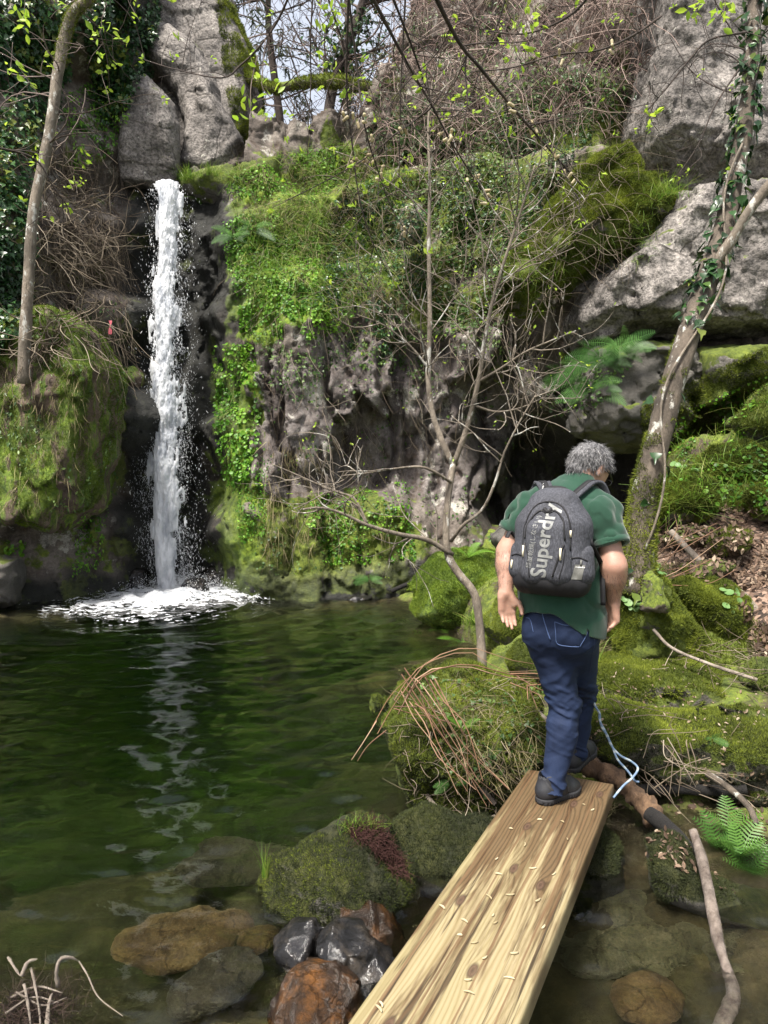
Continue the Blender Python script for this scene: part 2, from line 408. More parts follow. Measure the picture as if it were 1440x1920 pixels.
def m_bark(name, c1, c2, moss=0, lich=0):
    g = NG(name); base = g.ramp(g.noise(22, 6, .65, g.pos((1, 1, .3))), [(.3, c1), (.7, c2)]); base = g.mix(.7, base, g.ramp(g.noise(5, 5, .6), [(.32, .35), (.62, 1.15)]), 'MULTIPLY')
    if lich: base = g.mix(g.ramp(g.noise(9, 5, .7, g.pos((1, 1, .6))), [(.6 - lich * .1, 0), (.66 - lich * .1, 1)]), base, (.42, .41, .37))
    if moss:
        z = g.n('ShaderNodeSeparateXYZ', {0: g.n('ShaderNodeNewGeometry').outputs['Normal']})
        m = g.math('ADD', g.noise(4, 6, .7), g.math('MULTIPLY', z.outputs[2], .25))
        mf = g.ramp(m, [(.62 - moss * .22, 0), (.70 - moss * .22, 1)])
        base = g.mix(mf, base, g.ramp(g.noise(40, 6, .7), MOSS))
    return g.set(Base_Color=base, Roughness=.9, Normal=g.bump(g.noise(45, 6, .7, g.pos((1, 1, .35))), .9, .02))

M = {}
M['granite'] = m_rock('granite', (.075, .067, .060), (.18, .162, .148), (.29, .265, .242), MOSS, bias=-.42, nz=.5, spk=.85, lich=.35, fleck=24)
M['wall_top_lit'] = m_rock('top_lit_mossy_rock', (.035, .032, .025), (.07, .064, .05), (.12, .11, .09), MOSS, bias=-.05, nz=1.25, spk=.5)  # mossy bright top, dark front: light from above put into the colour
M['granite_moss'] = m_rock('mossy_granite', (.08, .072, .065), (.16, .145, .13), (.24, .22, .20), MOSS, bias=.25, nz=.75, spk=.5, lich=.25, fleck=40)
M['granite_dark'] = m_rock('dark_granite', (.05, .048, .043), (.10, .093, .082), (.16, .145, .125), MOSS, bias=-.35, nz=.5, spk=.4)
M['moss_rock'] = m_rock('moss_covered_rock', (.06, .055, .045), (.12, .11, .095), (.2, .18, .16), MOSS, bias=.55, nz=.75)
M['bright_moss_rock'] = m_rock('bright_moss_rock', (.05, .05, .04), (.1, .09, .08), (.14, .13, .11), MOSS_G, bias=.75, nz=.55)
M['slab'] = m_rock('wet_mossy_slab', (.045, .032, .025), (.10, .065, .045), (.20, .15, .11), MOSS_G, bias=.12, nz=.1, rough=.7, streak=True)
M['low_rock'] = m_rock('stream_rock', (.04, .037, .03), (.075, .07, .06), (.13, .12, .105), MOSS_D, bias=.0, nz=.8, rough=.7)
M['wet_rock'] = m_rock('wet_orange_rock', (.010, .006, .004), (.035, .018, .008), (.15, .062, .014), None, rough=.22, bs=6, bstr=.6)
M['wet_dark'] = m_rock('wet_dark_rock', (.006, .006, .0065), (.014, .0135, .014), (.05, .042, .034), None, rough=.14, bs=7, bstr=.3)
M['stone_gold'] = m_rock('golden_stream_stone', (.07, .042, .016), (.15, .095, .036), (.24, .165, .07), None, rough=.5, bs=4)
M['stone_olive'] = m_rock('olive_stream_stone', (.07, .062, .036), (.16, .14, .08), (.26, .23, .15), None, rough=.5, bs=4)
M['stone_dark'] = m_rock('dark_stream_stone', (.03, .027, .017), (.07, .06, .036), (.13, .11, .07), None, rough=.5, bs=4)
M['bark'] = m_bark('bark', (.05, .04, .03), (.15, .12, .092), moss=0, lich=.1)
M['bark_moss'] = m_bark('mossy_bark', (.06, .045, .035), (.17, .14, .11), moss=.95, lich=.3)
M['bark_pale'] = m_bark('pale_bark', (.11, .088, .066), (.25, .21, .165), moss=0, lich=.45)
M['bark_dark'] = m_bark('dark_bark', (.022, .016, .013), (.07, .05, .04))
M['twig'] = m_bark('twig_bark', (.07, .05, .042), (.17, .13, .11))
M['drift'] = m_bark('driftwood', (.11, .085, .065), (.34, .29, .24))
M['black_wood'] = m_bark('wet_black_wood', (.0025, .0022, .002), (.010, .008, .007))
M['ivy'] = m_leaf('ivy_leaf', [(0, (.010, .028, .010)), (.5, (.022, .06, .018)), (.85, (.04, .10, .03)), (1, (.14, .17, .03))], .2, .3)
M['cover'] = m_leaf('ground_cover_leaf', [(0, (.03, .09, .010)), (.5, (.085, .22, .016)), (1, (.20, .38, .035))], .35)
M['cover_dark'] = m_leaf('small_dark_leaf', [(0, (.025, .055, .012)), (.5, (.06, .12, .028)), (1, (.15, .23, .06))], .3)
M['lime'] = m_leaf('young_leaf', [(0, (.22, .36, .03)), (1, (.42, .55, .06))], .5)
M['fern'] = m_leaf('fern_frond', [(0, (.05, .135, .03)), (1, (.115, .24, .06))], .35)  # colour lifted above fern_near to make up for the shade at the cave
M['fern_near'] = m_leaf('green_fern_frond', [(0, (.04, .115, .018)), (1, (.10, .21, .035))], .35)
M['fern_lime'] = m_leaf('young_fern_frond', [(0, (.09, .21, .02)), (1, (.17, .33, .04))], .45)
M['penny'] = m_leaf('pennywort_leaf', [(0, (.10, .21, .06)), (1, (.20, .33, .12))], .35)
M['grass'] = m_leaf('grass_blade', [(0, (.07, .15, .015)), (.6, (.16, .28, .03)), (1, (.32, .34, .09))], .4)
M['dry'] = m_leaf('dry_grass', [(0, (.10, .08, .04)), (.5, (.20, .165, .085)), (1, (.32, .29, .14))], .25, .7)
M['dry_stem'] = m_leaf('dry_stem', [(0, (.075, .055, .04)), (.6, (.19, .15, .105)), (1, (.32, .27, .205))], .1, .7)
M['bramble'] = m_leaf('dead_bramble', [(0, (.09, .06, .053)), (.6, (.24, .17, .145)), (1, (.42, .33, .28))], .1, .75)
M['bracken'] = m_leaf('dead_bracken_stem', [(0, (.09, .05, .032)), (.6, (.24, .13, .075)), (1, (.36, .24, .16))], .1, .6)
M['litter'] = m_leaf('dead_leaf', [(0, (.035, .022, .014)), (.5, (.10, .064, .042)), (.85, (.20, .135, .092)), (1, (.36, .29, .21))], .2, .7)
M['moss_tuft'] = m_leaf('moss_tuft', [(0, (.026, .042, .006)), (.4, (.115, .15, .014)), (1, (.32, .37, .04))], .3, .8, 2.3)
M['moss_green'] = m_leaf('green_moss_tuft', [(0, (.03, .06, .007)), (.45, (.12, .19, .014)), (1, (.26, .34, .03))], .3, .8, 2.3)
M['moss_dark'] = m_leaf('dark_moss_tuft', [(0, (.010, .014, .005)), (.6, (.03, .038, .009)), (1, (.07, .08, .017))], .2, .8)
M['needle'] = m_leaf('needle_spray', [(0, (.02, .035, .02)), (.6, (.055, .075, .04)), (1, (.12, .13, .08))], .3, .7)
M['catkin'] = m_leaf('catkin', [(0, (.34, .27, .15)), (1, (.60, .53, .36))], .3, .8)
# ------------------------------------------------------------------ the cliff: y = F(x, z)
CP = [(0,-50,10.5),(120,-50,11.2),(230,-50,12.6),(0,200,10.3),(120,200,11.0),(215,250,12.3),(0,400,10.0),(120,400,10.4),(210,400,11.5),(-120,100,10),(-120,500,9.5),(-120,900,9.2),
 (0,600,9.9),(120,600,10.3),(195,600,11.1),(0,720,10),(100,740,10),(170,720,10.2),(230,720,10.9),(0,850,10.2),(100,880,10.3),(170,850,10.4),(222,850,11.1),(20,960,10.5),(110,975,10.6),(190,960,11),
 (0,1010,10.5),(100,1020,10.6),(200,1000,11.0),(250,1000,11.4),(0,1080,9.95),(100,1095,10.25),(200,1090,10.8),(30,1160,9.75),(150,1160,10.3),
 (260,370,12.2),(310,360,12.5),(370,370,12.2),(255,500,12.2),(310,500,12.5),(392,500,12.1),(250,700,12.0),(310,700,12.5),(400,700,12.1),(250,900,12),(310,900,12.5),(392,900,12.2),(270,1060,11.9),(330,1070,12.2),(415,1070,12.0),(330,1150,12),
 (450,340,11.7),(560,300,12.4),(640,285,12.9),(455,450,11.2),(560,450,11.4),(680,430,11.8),(460,560,10.9),(560,560,10.9),(680,550,11.3),(445,640,11.0),(500,700,10.9),(570,700,11.0),(640,700,11.3),
 (445,850,10.9),(490,850,10.8),(600,850,10.95),(700,850,11.3),(455,1000,10.7),(560,1000,10.6),(700,1000,10.8),(450,1090,10.8),(480,1100,10.7),(600,1110,10.6),(740,1110,10.7),(600,1180,10.4),
 (760,650,11.4),(850,650,11.6),(840,800,11.6),(860,930,11.4),(780,1050,10.9),(880,1020,11.2),(900,1100,11.0),(760,800,11.3),
 (720,250,12.9),(850,200,13),(1000,200,12.3),(1120,200,11.8),(720,50,14.5),(900,50,14),(1050,50,13),(1150,50,12.4),(720,-130,16),(900,-130,15.5),(1100,-130,14),
 (750,400,12),(900,400,11.6),(1040,400,11.1),(1150,380,10.9),(750,520,11.5),(900,520,11.5),(1020,530,11.1),(960,610,11.6),(1010,700,11.9),(1060,620,11.4),
 (1200,30,12.3),(1320,30,12.2),(1440,30,12),(1200,250,11.9),(1320,250,11.7),(1440,250,11.5),(1260,370,11.3),(1440,370,11),(1560,100,11),(1560,400,10.5),
 (1150,460,11),(1240,450,10.8),(1440,450,10.5),(1130,560,11),(1250,580,10.8),(1440,580,10.4),(1110,640,11.3),(1200,650,11),(1300,650,11.1),(1440,660,10.6),
 (1150,740,11.4),(1250,740,11.2),(1120,800,11.8),(930,800,12.5),(1000,870,13.6),(1100,870,13.8),(1200,850,13.6),(1290,830,12.6),(900,880,11.9),(950,950,12.8),(1100,960,13.6),(1200,960,13.3),(1000,1020,12),
 (1330,720,10.8),(1440,740,10),(1400,850,10.2),(1350,900,11),(1560,700,9.6),(1560,950,9.5),(1000,1120,11),(1200,1100,11.5)]
cp = np.array(CP, float); cw = at(cp[:, 0], cp[:, 1], cp[:, 2])
def gauss_fill(q, pts, val, bw):
    out = np.empty(len(q))
    for s in range(0, len(q), 20000):
        d = ((q[s:s + 20000, None] - pts[None]) ** 2).sum(-1); w = np.exp(-d / (2 * bw * bw)) + 1e-5 / (d + .05) ** 2
        out[s:s + 20000] = (w * val).sum(1) / w.sum(1)
    return out
hx = .032
xs = np.arange(-8.2, 8.6, hx); zs = np.arange(-1.4, 11.8, hx)
GX, GZ = np.meshgrid(xs, zs, indexing='ij'); q = np.stack([GX.ravel(), GZ.ravel()], 1)
Y0 = gauss_fill(q, cw[:, [0, 2]], cp[:, 2], .30)
P = np.stack([q[:, 0], Y0, q[:, 1]], 1); PX, PY = proj(P)
n1 = fbm(P * [1.1, 1.1, .9], 5, 3) - .5; n2 = fbm(P * 4.0, 4, 9) - .5
col = np.abs(fbm(np.stack([P[:, 0] * 1.9 + n1 * .6, P[:, 1] * .3, P[:, 2] * .30], 1), 3, 21) - .5)     # upright joints
blk = np.floor(fbm(np.stack([P[:, 0] * 1.6, P[:, 1] * 0, P[:, 2] * .9], 1), 2, 33) * 7) / 7 - .5
def soft(poly, w=26):
    """soft membership of the cliff points in a region seen in the photo, with a ragged edge"""
    return sstep(-w, w, sdpoly(PX + n2 * 90, PY + n1 * 140, np.array(poly, float)))
purple = soft([(478,650),(560,690),(660,640),(1000,610),(1010,900),(960,1000),(700,930),(560,900),(480,1000)])
slope = soft([(690,-300),(1220,-300),(1200,200),(1000,330),(760,300),(690,280)])
rough = 1 - .5 * slope
Y1 = Y0 - n1 * (.75 - .35 * purple) - n2 * .12 * rough - blk * (.22 * purple + .12) - (np.floor(fbm(P * [2.6, 0, 1.1], 2, 34) * 8) / 8 - .5) * .12 * rough + np.where(col < .05, (.05 - col) * 5, 0) * (.35 + .65 * purple) * (1 - slope)
fq = P + np.stack([n2, n2, -n2], 1) * .35
Y1 -= worley(fq * [1.2, 0, .40], 3) * (.52 * (.35 + .65 * purple)) * rough + worley(fq * [3.6, 0, 1.1], 5) * .07 * rough + (fbm(P * 11, 3, 40) - .5) * .07
CL = np.stack([q[:, 0], Y1, q[:, 1]], 1)
moss = np.maximum.reduce([soft([(425,430),(470,330),(560,270),(650,270),(720,330),(740,430),(700,520),(630,620),(540,640),(480,640),(440,610)]) * 1.0,
    soft([(405,640),(480,640),(485,800),(470,900),(490,1010),(480,1130),(410,1130)]) * .95,
    soft([(450,930),(560,900),(720,930),(790,1000),(790,1130),(450,1130)]) * .8,
    soft([(700,300),(1200,150),(1220,480),(1000,620),(700,620)]) * .62, soft([(-200,560),(210,600),(230,700),(230,900),(-200,1000)]) * .8,
    soft([(-200,980),(260,980),(280,1160),(-200,1160)]) * .45, soft([(880,640),(1000,620),(1010,800),(900,800)]) * .5, slope * .25, np.full(len(q), .22)])
moss = moss - .24 * purple
wet = np.maximum(soft([(225,330),(430,330),(450,480),(430,640),(440,760),(405,900),(440,1140),(215,1140),(215,980),(225,700)], 35), soft([(-300,1080),(1000,1075),(1000,1200),(-300,1200)], 20))
wet = np.maximum(wet, .8 * soft([(900,780),(1320,760),(1320,1010),(900,1010)], 40))  # not only wet rock: the mask also darkens the cave hollow
green = soft([(400,380),(700,380),(760,480),(640,640),(480,650),(480,1130),(380,1130),(400,640)])
ztop = np.where(GX < -3.95, 12, np.where(GX < -2.2, 6.75, np.interp(GX, [-.4, .9], [7.75, 12]))).ravel() + n1 * .7
nx_, nz_ = len(xs), len(zs)
i = (np.arange(nx_ - 1)[:, None] * nz_ + np.arange(nz_ - 1)[None]).ravel()
CF = np.stack([i, i + nz_, i + nz_ + 1, i + 1], 1); CF = CF[(q[CF[:, 0], 1] < ztop[CF[:, 0]])]
g = NG('cliff_rock')
b0 = g.ramp(g.noise(2.2, 6, .62), [(.3, (.05, .04, .033)), (.5, (.13, .107, .09)), (.7, (.23, .20, .17))])
pu = g.ramp(g.noise(3.0, 8, .68, g.pos((1, 1, .5))), [(.26, (.026, .021, .019)), (.43, (.095, .078, .072)), (.57, (.175, .152, .142)), (.72, (.33, .305, .285))])
base = g.mix(g.attr('purple'), b0, pu)
base = g.mix(g.ramp(g.noise(1.7, 8, .7), [(.57, 0), (.595, .9)]), base, g.ramp(g.noise(40, 4), [(.3, (.28, .26, .22)), (.7, (.50, .48, .43))]))
base = g.mix(.5, base, g.ramp(g.noise(26, 4, .7), [(.35, .35), (.6, 1.2)]), 'MULTIPLY')
base = g.mix(g.ramp(g.noise(3.1, 5), [(.56, 0), (.66, .8)]), base, g.ramp(g.noise(30, 5), [(.3, (.02, .013, .009)), (.7, (.09, .06, .04))]))
wr = g.ramp(g.noise(9, 6, .7, g.pos((1, 1, .4))), [(.3, (.005, .005, .0045)), (.6, (.013, .0135, .010)), (.75, (.03, .026, .014))])
base = g.mix(g.attr('wet'), base, wr)
mc = g.mix(g.attr('green'), g.ramp(g.noise(11, 8, .75), MOSS), g.ramp(g.noise(11, 8, .75), MOSS_G))
mc = g.mix(.8, mc, g.ramp(g.noise(1.9, 4), [(.3, .35), (.7, 1.5)]), 'MULTIPLY')
mf = g.ramp(g.math('ADD', g.attr('moss'), g.math('MULTIPLY', g.math('SUBTRACT', g.noise(2.4, 8, .68), .5), 2.6)), [(.42, 0), (.56, 1)])
mf = g.math('MULTIPLY', mf, g.math('SUBTRACT', 1, g.math('MULTIPLY', g.attr('wet'), .62)))
base = g.mix(mf, base, mc)
hh = g.math('ADD', g.noise(5, 9, .68), g.math('MULTIPLY', g.noise(40, 6, .75), .25))
M['cliff'] = g.set(Base_Color=base, Normal=g.bump(hh, .9, .06), Roughness=g.math('SUBTRACT', .9, g.math('MULTIPLY', g.attr('wet'), .25)))
mk('cliff', CL, CF, M['cliff'], kind='structure', attrs=dict(moss=moss, wet=wet, purple=purple, green=green))
SOLID = [(CL, CF)]                                   # surfaces that plants grow on

# ------------------------------------------------------------------ ground and pool bed: z = G(x, y)
GP = [(-3.2,10.8,-1.2),(-2,8,-2.0),(-4,8,-1.9),(-.5,8,-1.5),(-3,6,-1.7),(-1.2,6,-1.5),(0,6.2,-1.1),(-4,4.5,-1.1),(-2,4.5,-1.1),(-.6,4.5,-1.0),(-2.5,3.4,-.66),(-1.2,3.4,-.6),(-.3,3.5,-.6),(-1,2.6,-.36),(-2,2.4,-.32),(0,2.4,-.30),(.5,3,-.4),
 (1,2.6,-.27),(1.6,2.6,-.22),(.9,2.2,-.25),(-5,8,-1.2),(-6,9.5,.1),(-5,10.6,-.4),(-2,11.3,-.6),(0,11.2,-.2),(.8,10.6,.05),(.9,9.2,.05),(.2,9.5,-.9),(.3,8,-.9),
 (.55,7.0,-.05),(.1,6.6,-.6),(.1,5,-.7),(.05,4.2,-.5),(.7,4.7,.22),(1.05,4.3,.16),(1.25,3.95,.12),(1.55,3.5,.05),(1.9,3.45,.06),(2.4,3.6,.06),(1.7,4.0,.08),(2.4,4.0,.08),(3.0,4.0,.1),(3.6,4.1,.3),(1.15,3.3,-.15),(1.0,3.0,-.3),(1.8,2.9,-.15),(2.2,2.8,0),(2.7,3,.15),(.6,3.8,-.15),
 (1.7,4.9,.3),(2.8,5.0,.45),(1.5,5.6,.5),(2.6,5.8,.75),(3.2,5.6,.85),(2.1,6.4,.95),(3,6.6,1.15),(3.6,6.6,1.3),(2.4,7.5,1.25),(3.4,7.7,1.75),(4.2,8,2.3),(4.8,8.5,2.9),(5,7,2.2),(3.6,8.6,1.55),(2.2,8.8,.8),(2.9,9.3,.8),(3.1,10.2,.7),(1.3,8.3,.6),(1.0,6.2,.35),(.95,5.4,.3),
 (1.3,10,.7),(2,12,.9),(3,12.5,.8),(4.4,10,2.2),(3.4,11.3,.8),(6,6,2.6),(7,8,3.6),(0,.2,.15),(-2,0,.1),(2,.3,.25),(0,-3,.5),(4,2,.8),(5,0,1.2),(-5,2.2,.2),(-6,5,.5),(-7,7.5,.8),(3.6,3.4,.5),(4.2,4.6,1.0),(-.8,1.6,-.05),(.4,1.5,-.1),(1.6,1.7,-.05),(-1.6,1.75,-.02)]
gp = np.array(GP, float)
gx = np.concatenate([np.arange(-9, -.6, .09), np.arange(-.6, 5, .035), np.arange(5, 9, .09)]); gy = np.concatenate([np.arange(-6, 1.5, .25), np.arange(1.5, 8.5, .035), np.arange(8.5, 13.8, .09)])
A, B = np.meshgrid(gx, gy, indexing='ij'); q2 = np.stack([A.ravel(), B.ravel()], 1)
Z0 = gauss_fill(q2, gp[:, :2], gp[:, 2], .33); p3 = np.stack([q2[:, 0], q2[:, 1], 0 * Z0], 1)
land = sstep(-.1, .25, Z0)
Z1 = Z0 + (fbm(p3 * 1.7, 5, 4) - .5) * .30 + (np.maximum(fbm(p3 * 4.5, 3, 14), .5) - .56) * .5 * sstep(4.5, 3.4, q2[:, 1]) * (1 - land) + (fbm(p3 * 9, 4, 8) - .5) * .10 * (.4 + .6 * land)
cob = np.abs(fbm(p3 * 3.1, 2, 61) - .5); Z1 += (.12 - np.minimum(cob, .12)) * -.7 * (1 - land)
GV = np.stack([q2[:, 0], q2[:, 1], Z1], 1); n_ = len(gy)
i = (np.arange(len(gx) - 1)[:, None] * n_ + np.arange(n_ - 1)[None]).ravel(); GF = np.stack([i, i + n_, i + n_ + 1, i + 1], 1)
gX, gY = proj(np.where(GV[:, 1:2] > .5, GV, GV + [0, 6, 0]))
lit = sstep(-15, 15, sdpoly(gX, gY + 60 * (fbm(p3 * 5, 3, 71) - .5), np.array([(1210,1010),(1300,960),(1600,930),(1600,1240),(1420,1240),(1380,1120),(1270,1080)], float)))
g = NG('ground_soil')
soil = g.ramp(g.noise(7, 8, .7), [(.3, (.018, .012, .009)), (.5, (.05, .034, .024)), (.7, (.11, .08, .058))])
lf = g.n('ShaderNodeTexVoronoi', {'Vector': g.pos(), 'Scale': 34.0}).outputs['Color']
litc = g.ramp(g.n('ShaderNodeSeparateColor', {0: lf}).outputs[0], [(.2, (.03, .02, .014)), (.55, (.13, .08, .055)), (.9, (.28, .19, .14))])
soil = g.mix(g.attr('litter'), soil, litc)
mm = g.math('ADD', g.noise(1.9, 7, .68), g.math('MULTIPLY', g.attr('litter'), -.5))
soil = g.mix(g.ramp(mm, [(.42, 0), (.5, 1)]), soil, g.mix(.7, g.ramp(g.noise(16, 8, .75), MOSS), g.ramp(g.noise(3, 4), [(.3, .5), (.7, 1.5)]), 'MULTIPLY'))
bed = g.ramp(g.noise(2.6, 8, .66), [(.28, (.018, .014, .006)), (.5, (.060, .046, .020)), (.72, (.15, .118, .055))])
bed = g.mix(.6, bed, g.ramp(g.noise(18, 6, .7), [(.3, .4), (.7, 1.35)]), 'MULTIPLY')
deep = g.ramp(g.noise(1.3, 6, .6), [(.35, (.013, .028, .007)), (.65, (.042, .068, .013))])  # dark green murk of the deep water put into the bed colour
bed = g.mix(g.attr('deep'), bed, deep)
soil = g.mix(g.attr('under'), soil, bed)
M['ground'] = g.set(Base_Color=soil, Roughness=.9, Normal=g.bump(g.noise(24, 8, .72), .9, .03))
mk('ground', GV, GF, M['ground'], kind='structure', attrs=dict(litter=lit, under=1 - sstep(-.03, .05, Z1), deep=sstep(-.25, -1.3, Z1)))
SOLID.append((GV, GF))
# wooded hillside above the falls
hx_ = np.arange(-40, 40.1, .8); hy_ = np.arange(12.8, 75, .8); A, B = np.meshgrid(hx_, hy_, indexing='ij')
HZ = 7.0 + .03 * (B - 13) + np.clip((A - .9) * 1.3, 0, 8) * sstep(12.5, 18, B) + np.clip((-3.5 - A) * .8, 0, 6) * sstep(13, 17, B)
HP = np.stack([A.ravel(), B.ravel(), HZ.ravel()], 1); HP[:, 2] += (fbm(HP * .5, 4, 2) - .5) * 1.0
n_ = len(hy_); i = (np.arange(len(hx_) - 1)[:, None] * n_ + np.arange(n_ - 1)[None]).ravel()
mk('hillside', HP, np.stack([i, i + n_, i + n_ + 1, i + 1], 1), m_plain('hillside_soil', (.10, .075, .05), .95, .2, 3, .8), kind='structure')

# ------------------------------------------------------------------ water
wx = np.arange(-8, 4.01, .035); wy = np.arange(1.4, 12.6, .035); A, B = np.meshgrid(wx, wy, indexing='ij')
FALL = at(318, 1128, 10.35); FALL[2] = 0
d = np.hypot(A - FALL[0], B - FALL[1]); p = np.stack([A, B * 1.0, 0 * A], -1)
ph = fbm(p * .9, 3, 77) * 7
amp = np.exp(-d / 3.2)
Zw = .020 * amp * np.sin(d * 11 + ph * 1.6) + .012 * np.exp(-d / 5) * np.sin(d * 19 + ph * 2.3)
Zw += .030 * (fbm(p * [2.0, 4.2, 1], 3, 51) - .5) + .024 * (1 + .5 * sstep(7.5, 4, B)) * (fbm(p * [5, 9, 1], 3, 52) - .5) + .10 * np.exp(-(d / .75) ** 2) * (fbm(p * 6, 3, 53) - .2)
Zw += .011 * (fbm(p * [12, 18, 1], 2, 54) - .5)
WV = np.stack([A.ravel(), B.ravel(), Zw.ravel()], 1); n_ = len(wy); n0 = len(WV)
i = (np.arange(len(wx) - 1)[:, None] * n_ + np.arange(n_ - 1)[None]).ravel(); WF = np.stack([i, i + n_, i + n_ + 1, i + 1], 1)
per = np.concatenate([np.arange(len(wx)) * n_, (len(wx) - 1) * n_ + np.arange(1, n_), (np.arange(len(wx) - 2, -1, -1)) * n_ + n_ - 1, np.arange(n_ - 2, 0, -1)])
low = WV[per] * [1, 1, 0] + [0, 0, -3.2]; k = len(per); j = np.arange(k); j2 = (j + 1) % k
side = np.stack([per[j], n0 + j, n0 + j2, per[j2]], 1); cen = np.array([[-2, 7, -3.2]])
bot = np.stack([np.full(k, n0 + k), n0 + j2, n0 + j], 1)
g = NG('pool_water'); t = g.t
g.set(Base_Color=(1, 1, 1), Roughness=.0, IOR=1.333); g.b.inputs['Transmission Weight'].default_value = 1
g.link(g.bump(g.noise(9, 3, .5, g.pos((1, 1.8, 1))), .12, .03), g.b.inputs['Normal'])
va = g.n('ShaderNodeVolumeAbsorption', {'Color': (.40, .56, .18, 1), 'Density': .9}); g.link(va.outputs[0], g.out.inputs['Volume'])
M['water'] = g.m
mk('water', np.concatenate([WV, low, cen]), [WF, side, bot], M['water'], kind='structure')

g = NG('white_water'); g.set(Base_Color=g.ramp(g.noise(7, 6, .7, g.pos((1, .6, .3))), [(.36, (.36, .39, .44)), (.52, (.74, .76, .79))]), Roughness=.3); g.b.inputs['Specular IOR Level'].default_value = .4
tt = g.n('ShaderNodeBsdfTranslucent', {0: (.95, .96, .98, 1)}); x = g.n('ShaderNodeMixShader', {0: .4}); g.link(g.b.outputs[0], x.inputs[1]); g.link(tt.outputs[0], x.inputs[2]); g.link(x.outputs[0], g.out.inputs[0])
M['white'] = g.m
# falling water: torn clots and drops around a narrow core that breaks up on the way down
r = np.random.default_rng(4)
OCT_V = V3([1, 0, 0], [0, 1, 0], [-1, 0, 0], [0, -1, 0], [0, 0, 1], [0, 0, -1]).reshape(-1, 3) * .5
OCT_F = np.array([[0, 1, 4], [1, 2, 4], [2, 3, 4], [3, 0, 4], [1, 0, 5], [2, 1, 5], [3, 2, 5], [0, 3, 5]])
prof = np.array([(345,287,341),(380,288,341),(430,292,343),(480,290,343),(530,285,343),(600,281,341),(680,285,340),(760,282,346),(850,277,350),(940,273,352),(1020,278,350),(1070,284,346),(1112,290,342)], float)
def drops(n, spread, smin_, smax, stretch, pw):
    py = 345 + (1112 - 345) * r.random(n) ** pw; c0 = np.interp(py, prof[:, 0], prof[:, 1]); c1 = np.interp(py, prof[:, 0], prof[:, 2])
    u = np.clip(r.normal(0, spread, n), -3.2, 3.2); mid = (c0 + c1) / 2; px = mid + u * (c1 - c0) / 2
    # clots: gather along wandering threads, leave holes
    Y = 11.15 + r.normal(0, .10, n) + .25 * (1 - (py - 345) / 767) ** 2
    P = at(px, py, Y); k = fbm(np.stack([P[:, 0] * 7, P[:, 1] * 2, P[:, 2] * 2.6], 1), 3, 6)
    lim = .36 + .05 * np.abs(u) + .03 * (py - 345) / 767
    return P[(k > lim) | (r.random(n) < .10)]
parts = []
for lay, (wd, yo, sd_, th_) in enumerate(((.60, -.05, 3, .44), (.85, 0, 13, .53), (1.12, .06, 23, .59))):
    us = np.linspace(-1, 1, 46); ps = np.linspace(343, 1116, 620); U, PYs = np.meshgrid(us, ps, indexing='ij')
    c0 = np.interp(PYs, prof[:, 0], prof[:, 1]); c1 = np.interp(PYs, prof[:, 0], prof[:, 2]); sw = 7 * (fbm(np.stack([PYs * .013, 0 * U, 0 * U + sd_], -1), 3, sd_) - .5)
    Q = at((c0 + c1) / 2 + sw + U * wd * (c1 - c0) / 2, PYs, 11.15 + .25 * (1 - (PYs - 345) / 767) ** 2)
    nn_ = fbm(np.stack([Q[..., 0] * 8 + .6 * fbm(Q * 3, 2, 9), Q[..., 1] * 0 + sd_, Q[..., 2] * 2.2], -1), 5, sd_, .6); n3 = fbm(np.stack([Q[..., 0] * 22, 0 * U + sd_, Q[..., 2] * 9], -1), 3, sd_ + 5)
    Q[..., 1] += yo - .10 * np.sqrt(1 - U * U) - .16 * (nn_ - .5) - .05 * (n3 - .5); Q[..., 0] += .02 * (n3 - .5)
    lowf = (PYs - 345) / 767; kp = (nn_ + .35 * (n3 - .5) + .26 * (1 - np.abs(U)) ** .7 - .12 * lowf * (lay > 0) - .03 * lowf > th_).ravel()
    i = (np.arange(45)[:, None] * 620 + np.arange(619)[None]).ravel(); FQ = np.stack([i, i + 620, i + 621, i + 1], 1); parts.append((Q.reshape(-1, 3), FQ[kp[FQ].all(1)]))
for n, sp, s0, s1, st, pw in ((9000, .62, .006, .018, 3.5, .9), (15000, .80, .004, .009, 5, .75), (3000, 1.1, .0025, .006, 5, .6)):
    P = drops(n, sp, s0, s1, st, pw); m = len(P); Zr = nrm(np.stack([r.normal(0, .33, m), r.normal(0, .33, m), np.ones(m)], 1)); X, Yv, Z = frames(Zr, r.normal(0, 1, (m, 3)))
    s = s0 + (s1 - s0) * r.random(m) ** 2.2; e = 1 + (st - 1) * r.random(m) * 1.6
    parts.append(inst(OCT_V, OCT_F, P, (X * (.5 + r.random(m))[:, None], Yv * .6, Z * e[:, None]), s))
V, F, R_ = join(parts)
mk('waterfall', V, F, M['white'], kind='structure', smooth=True)
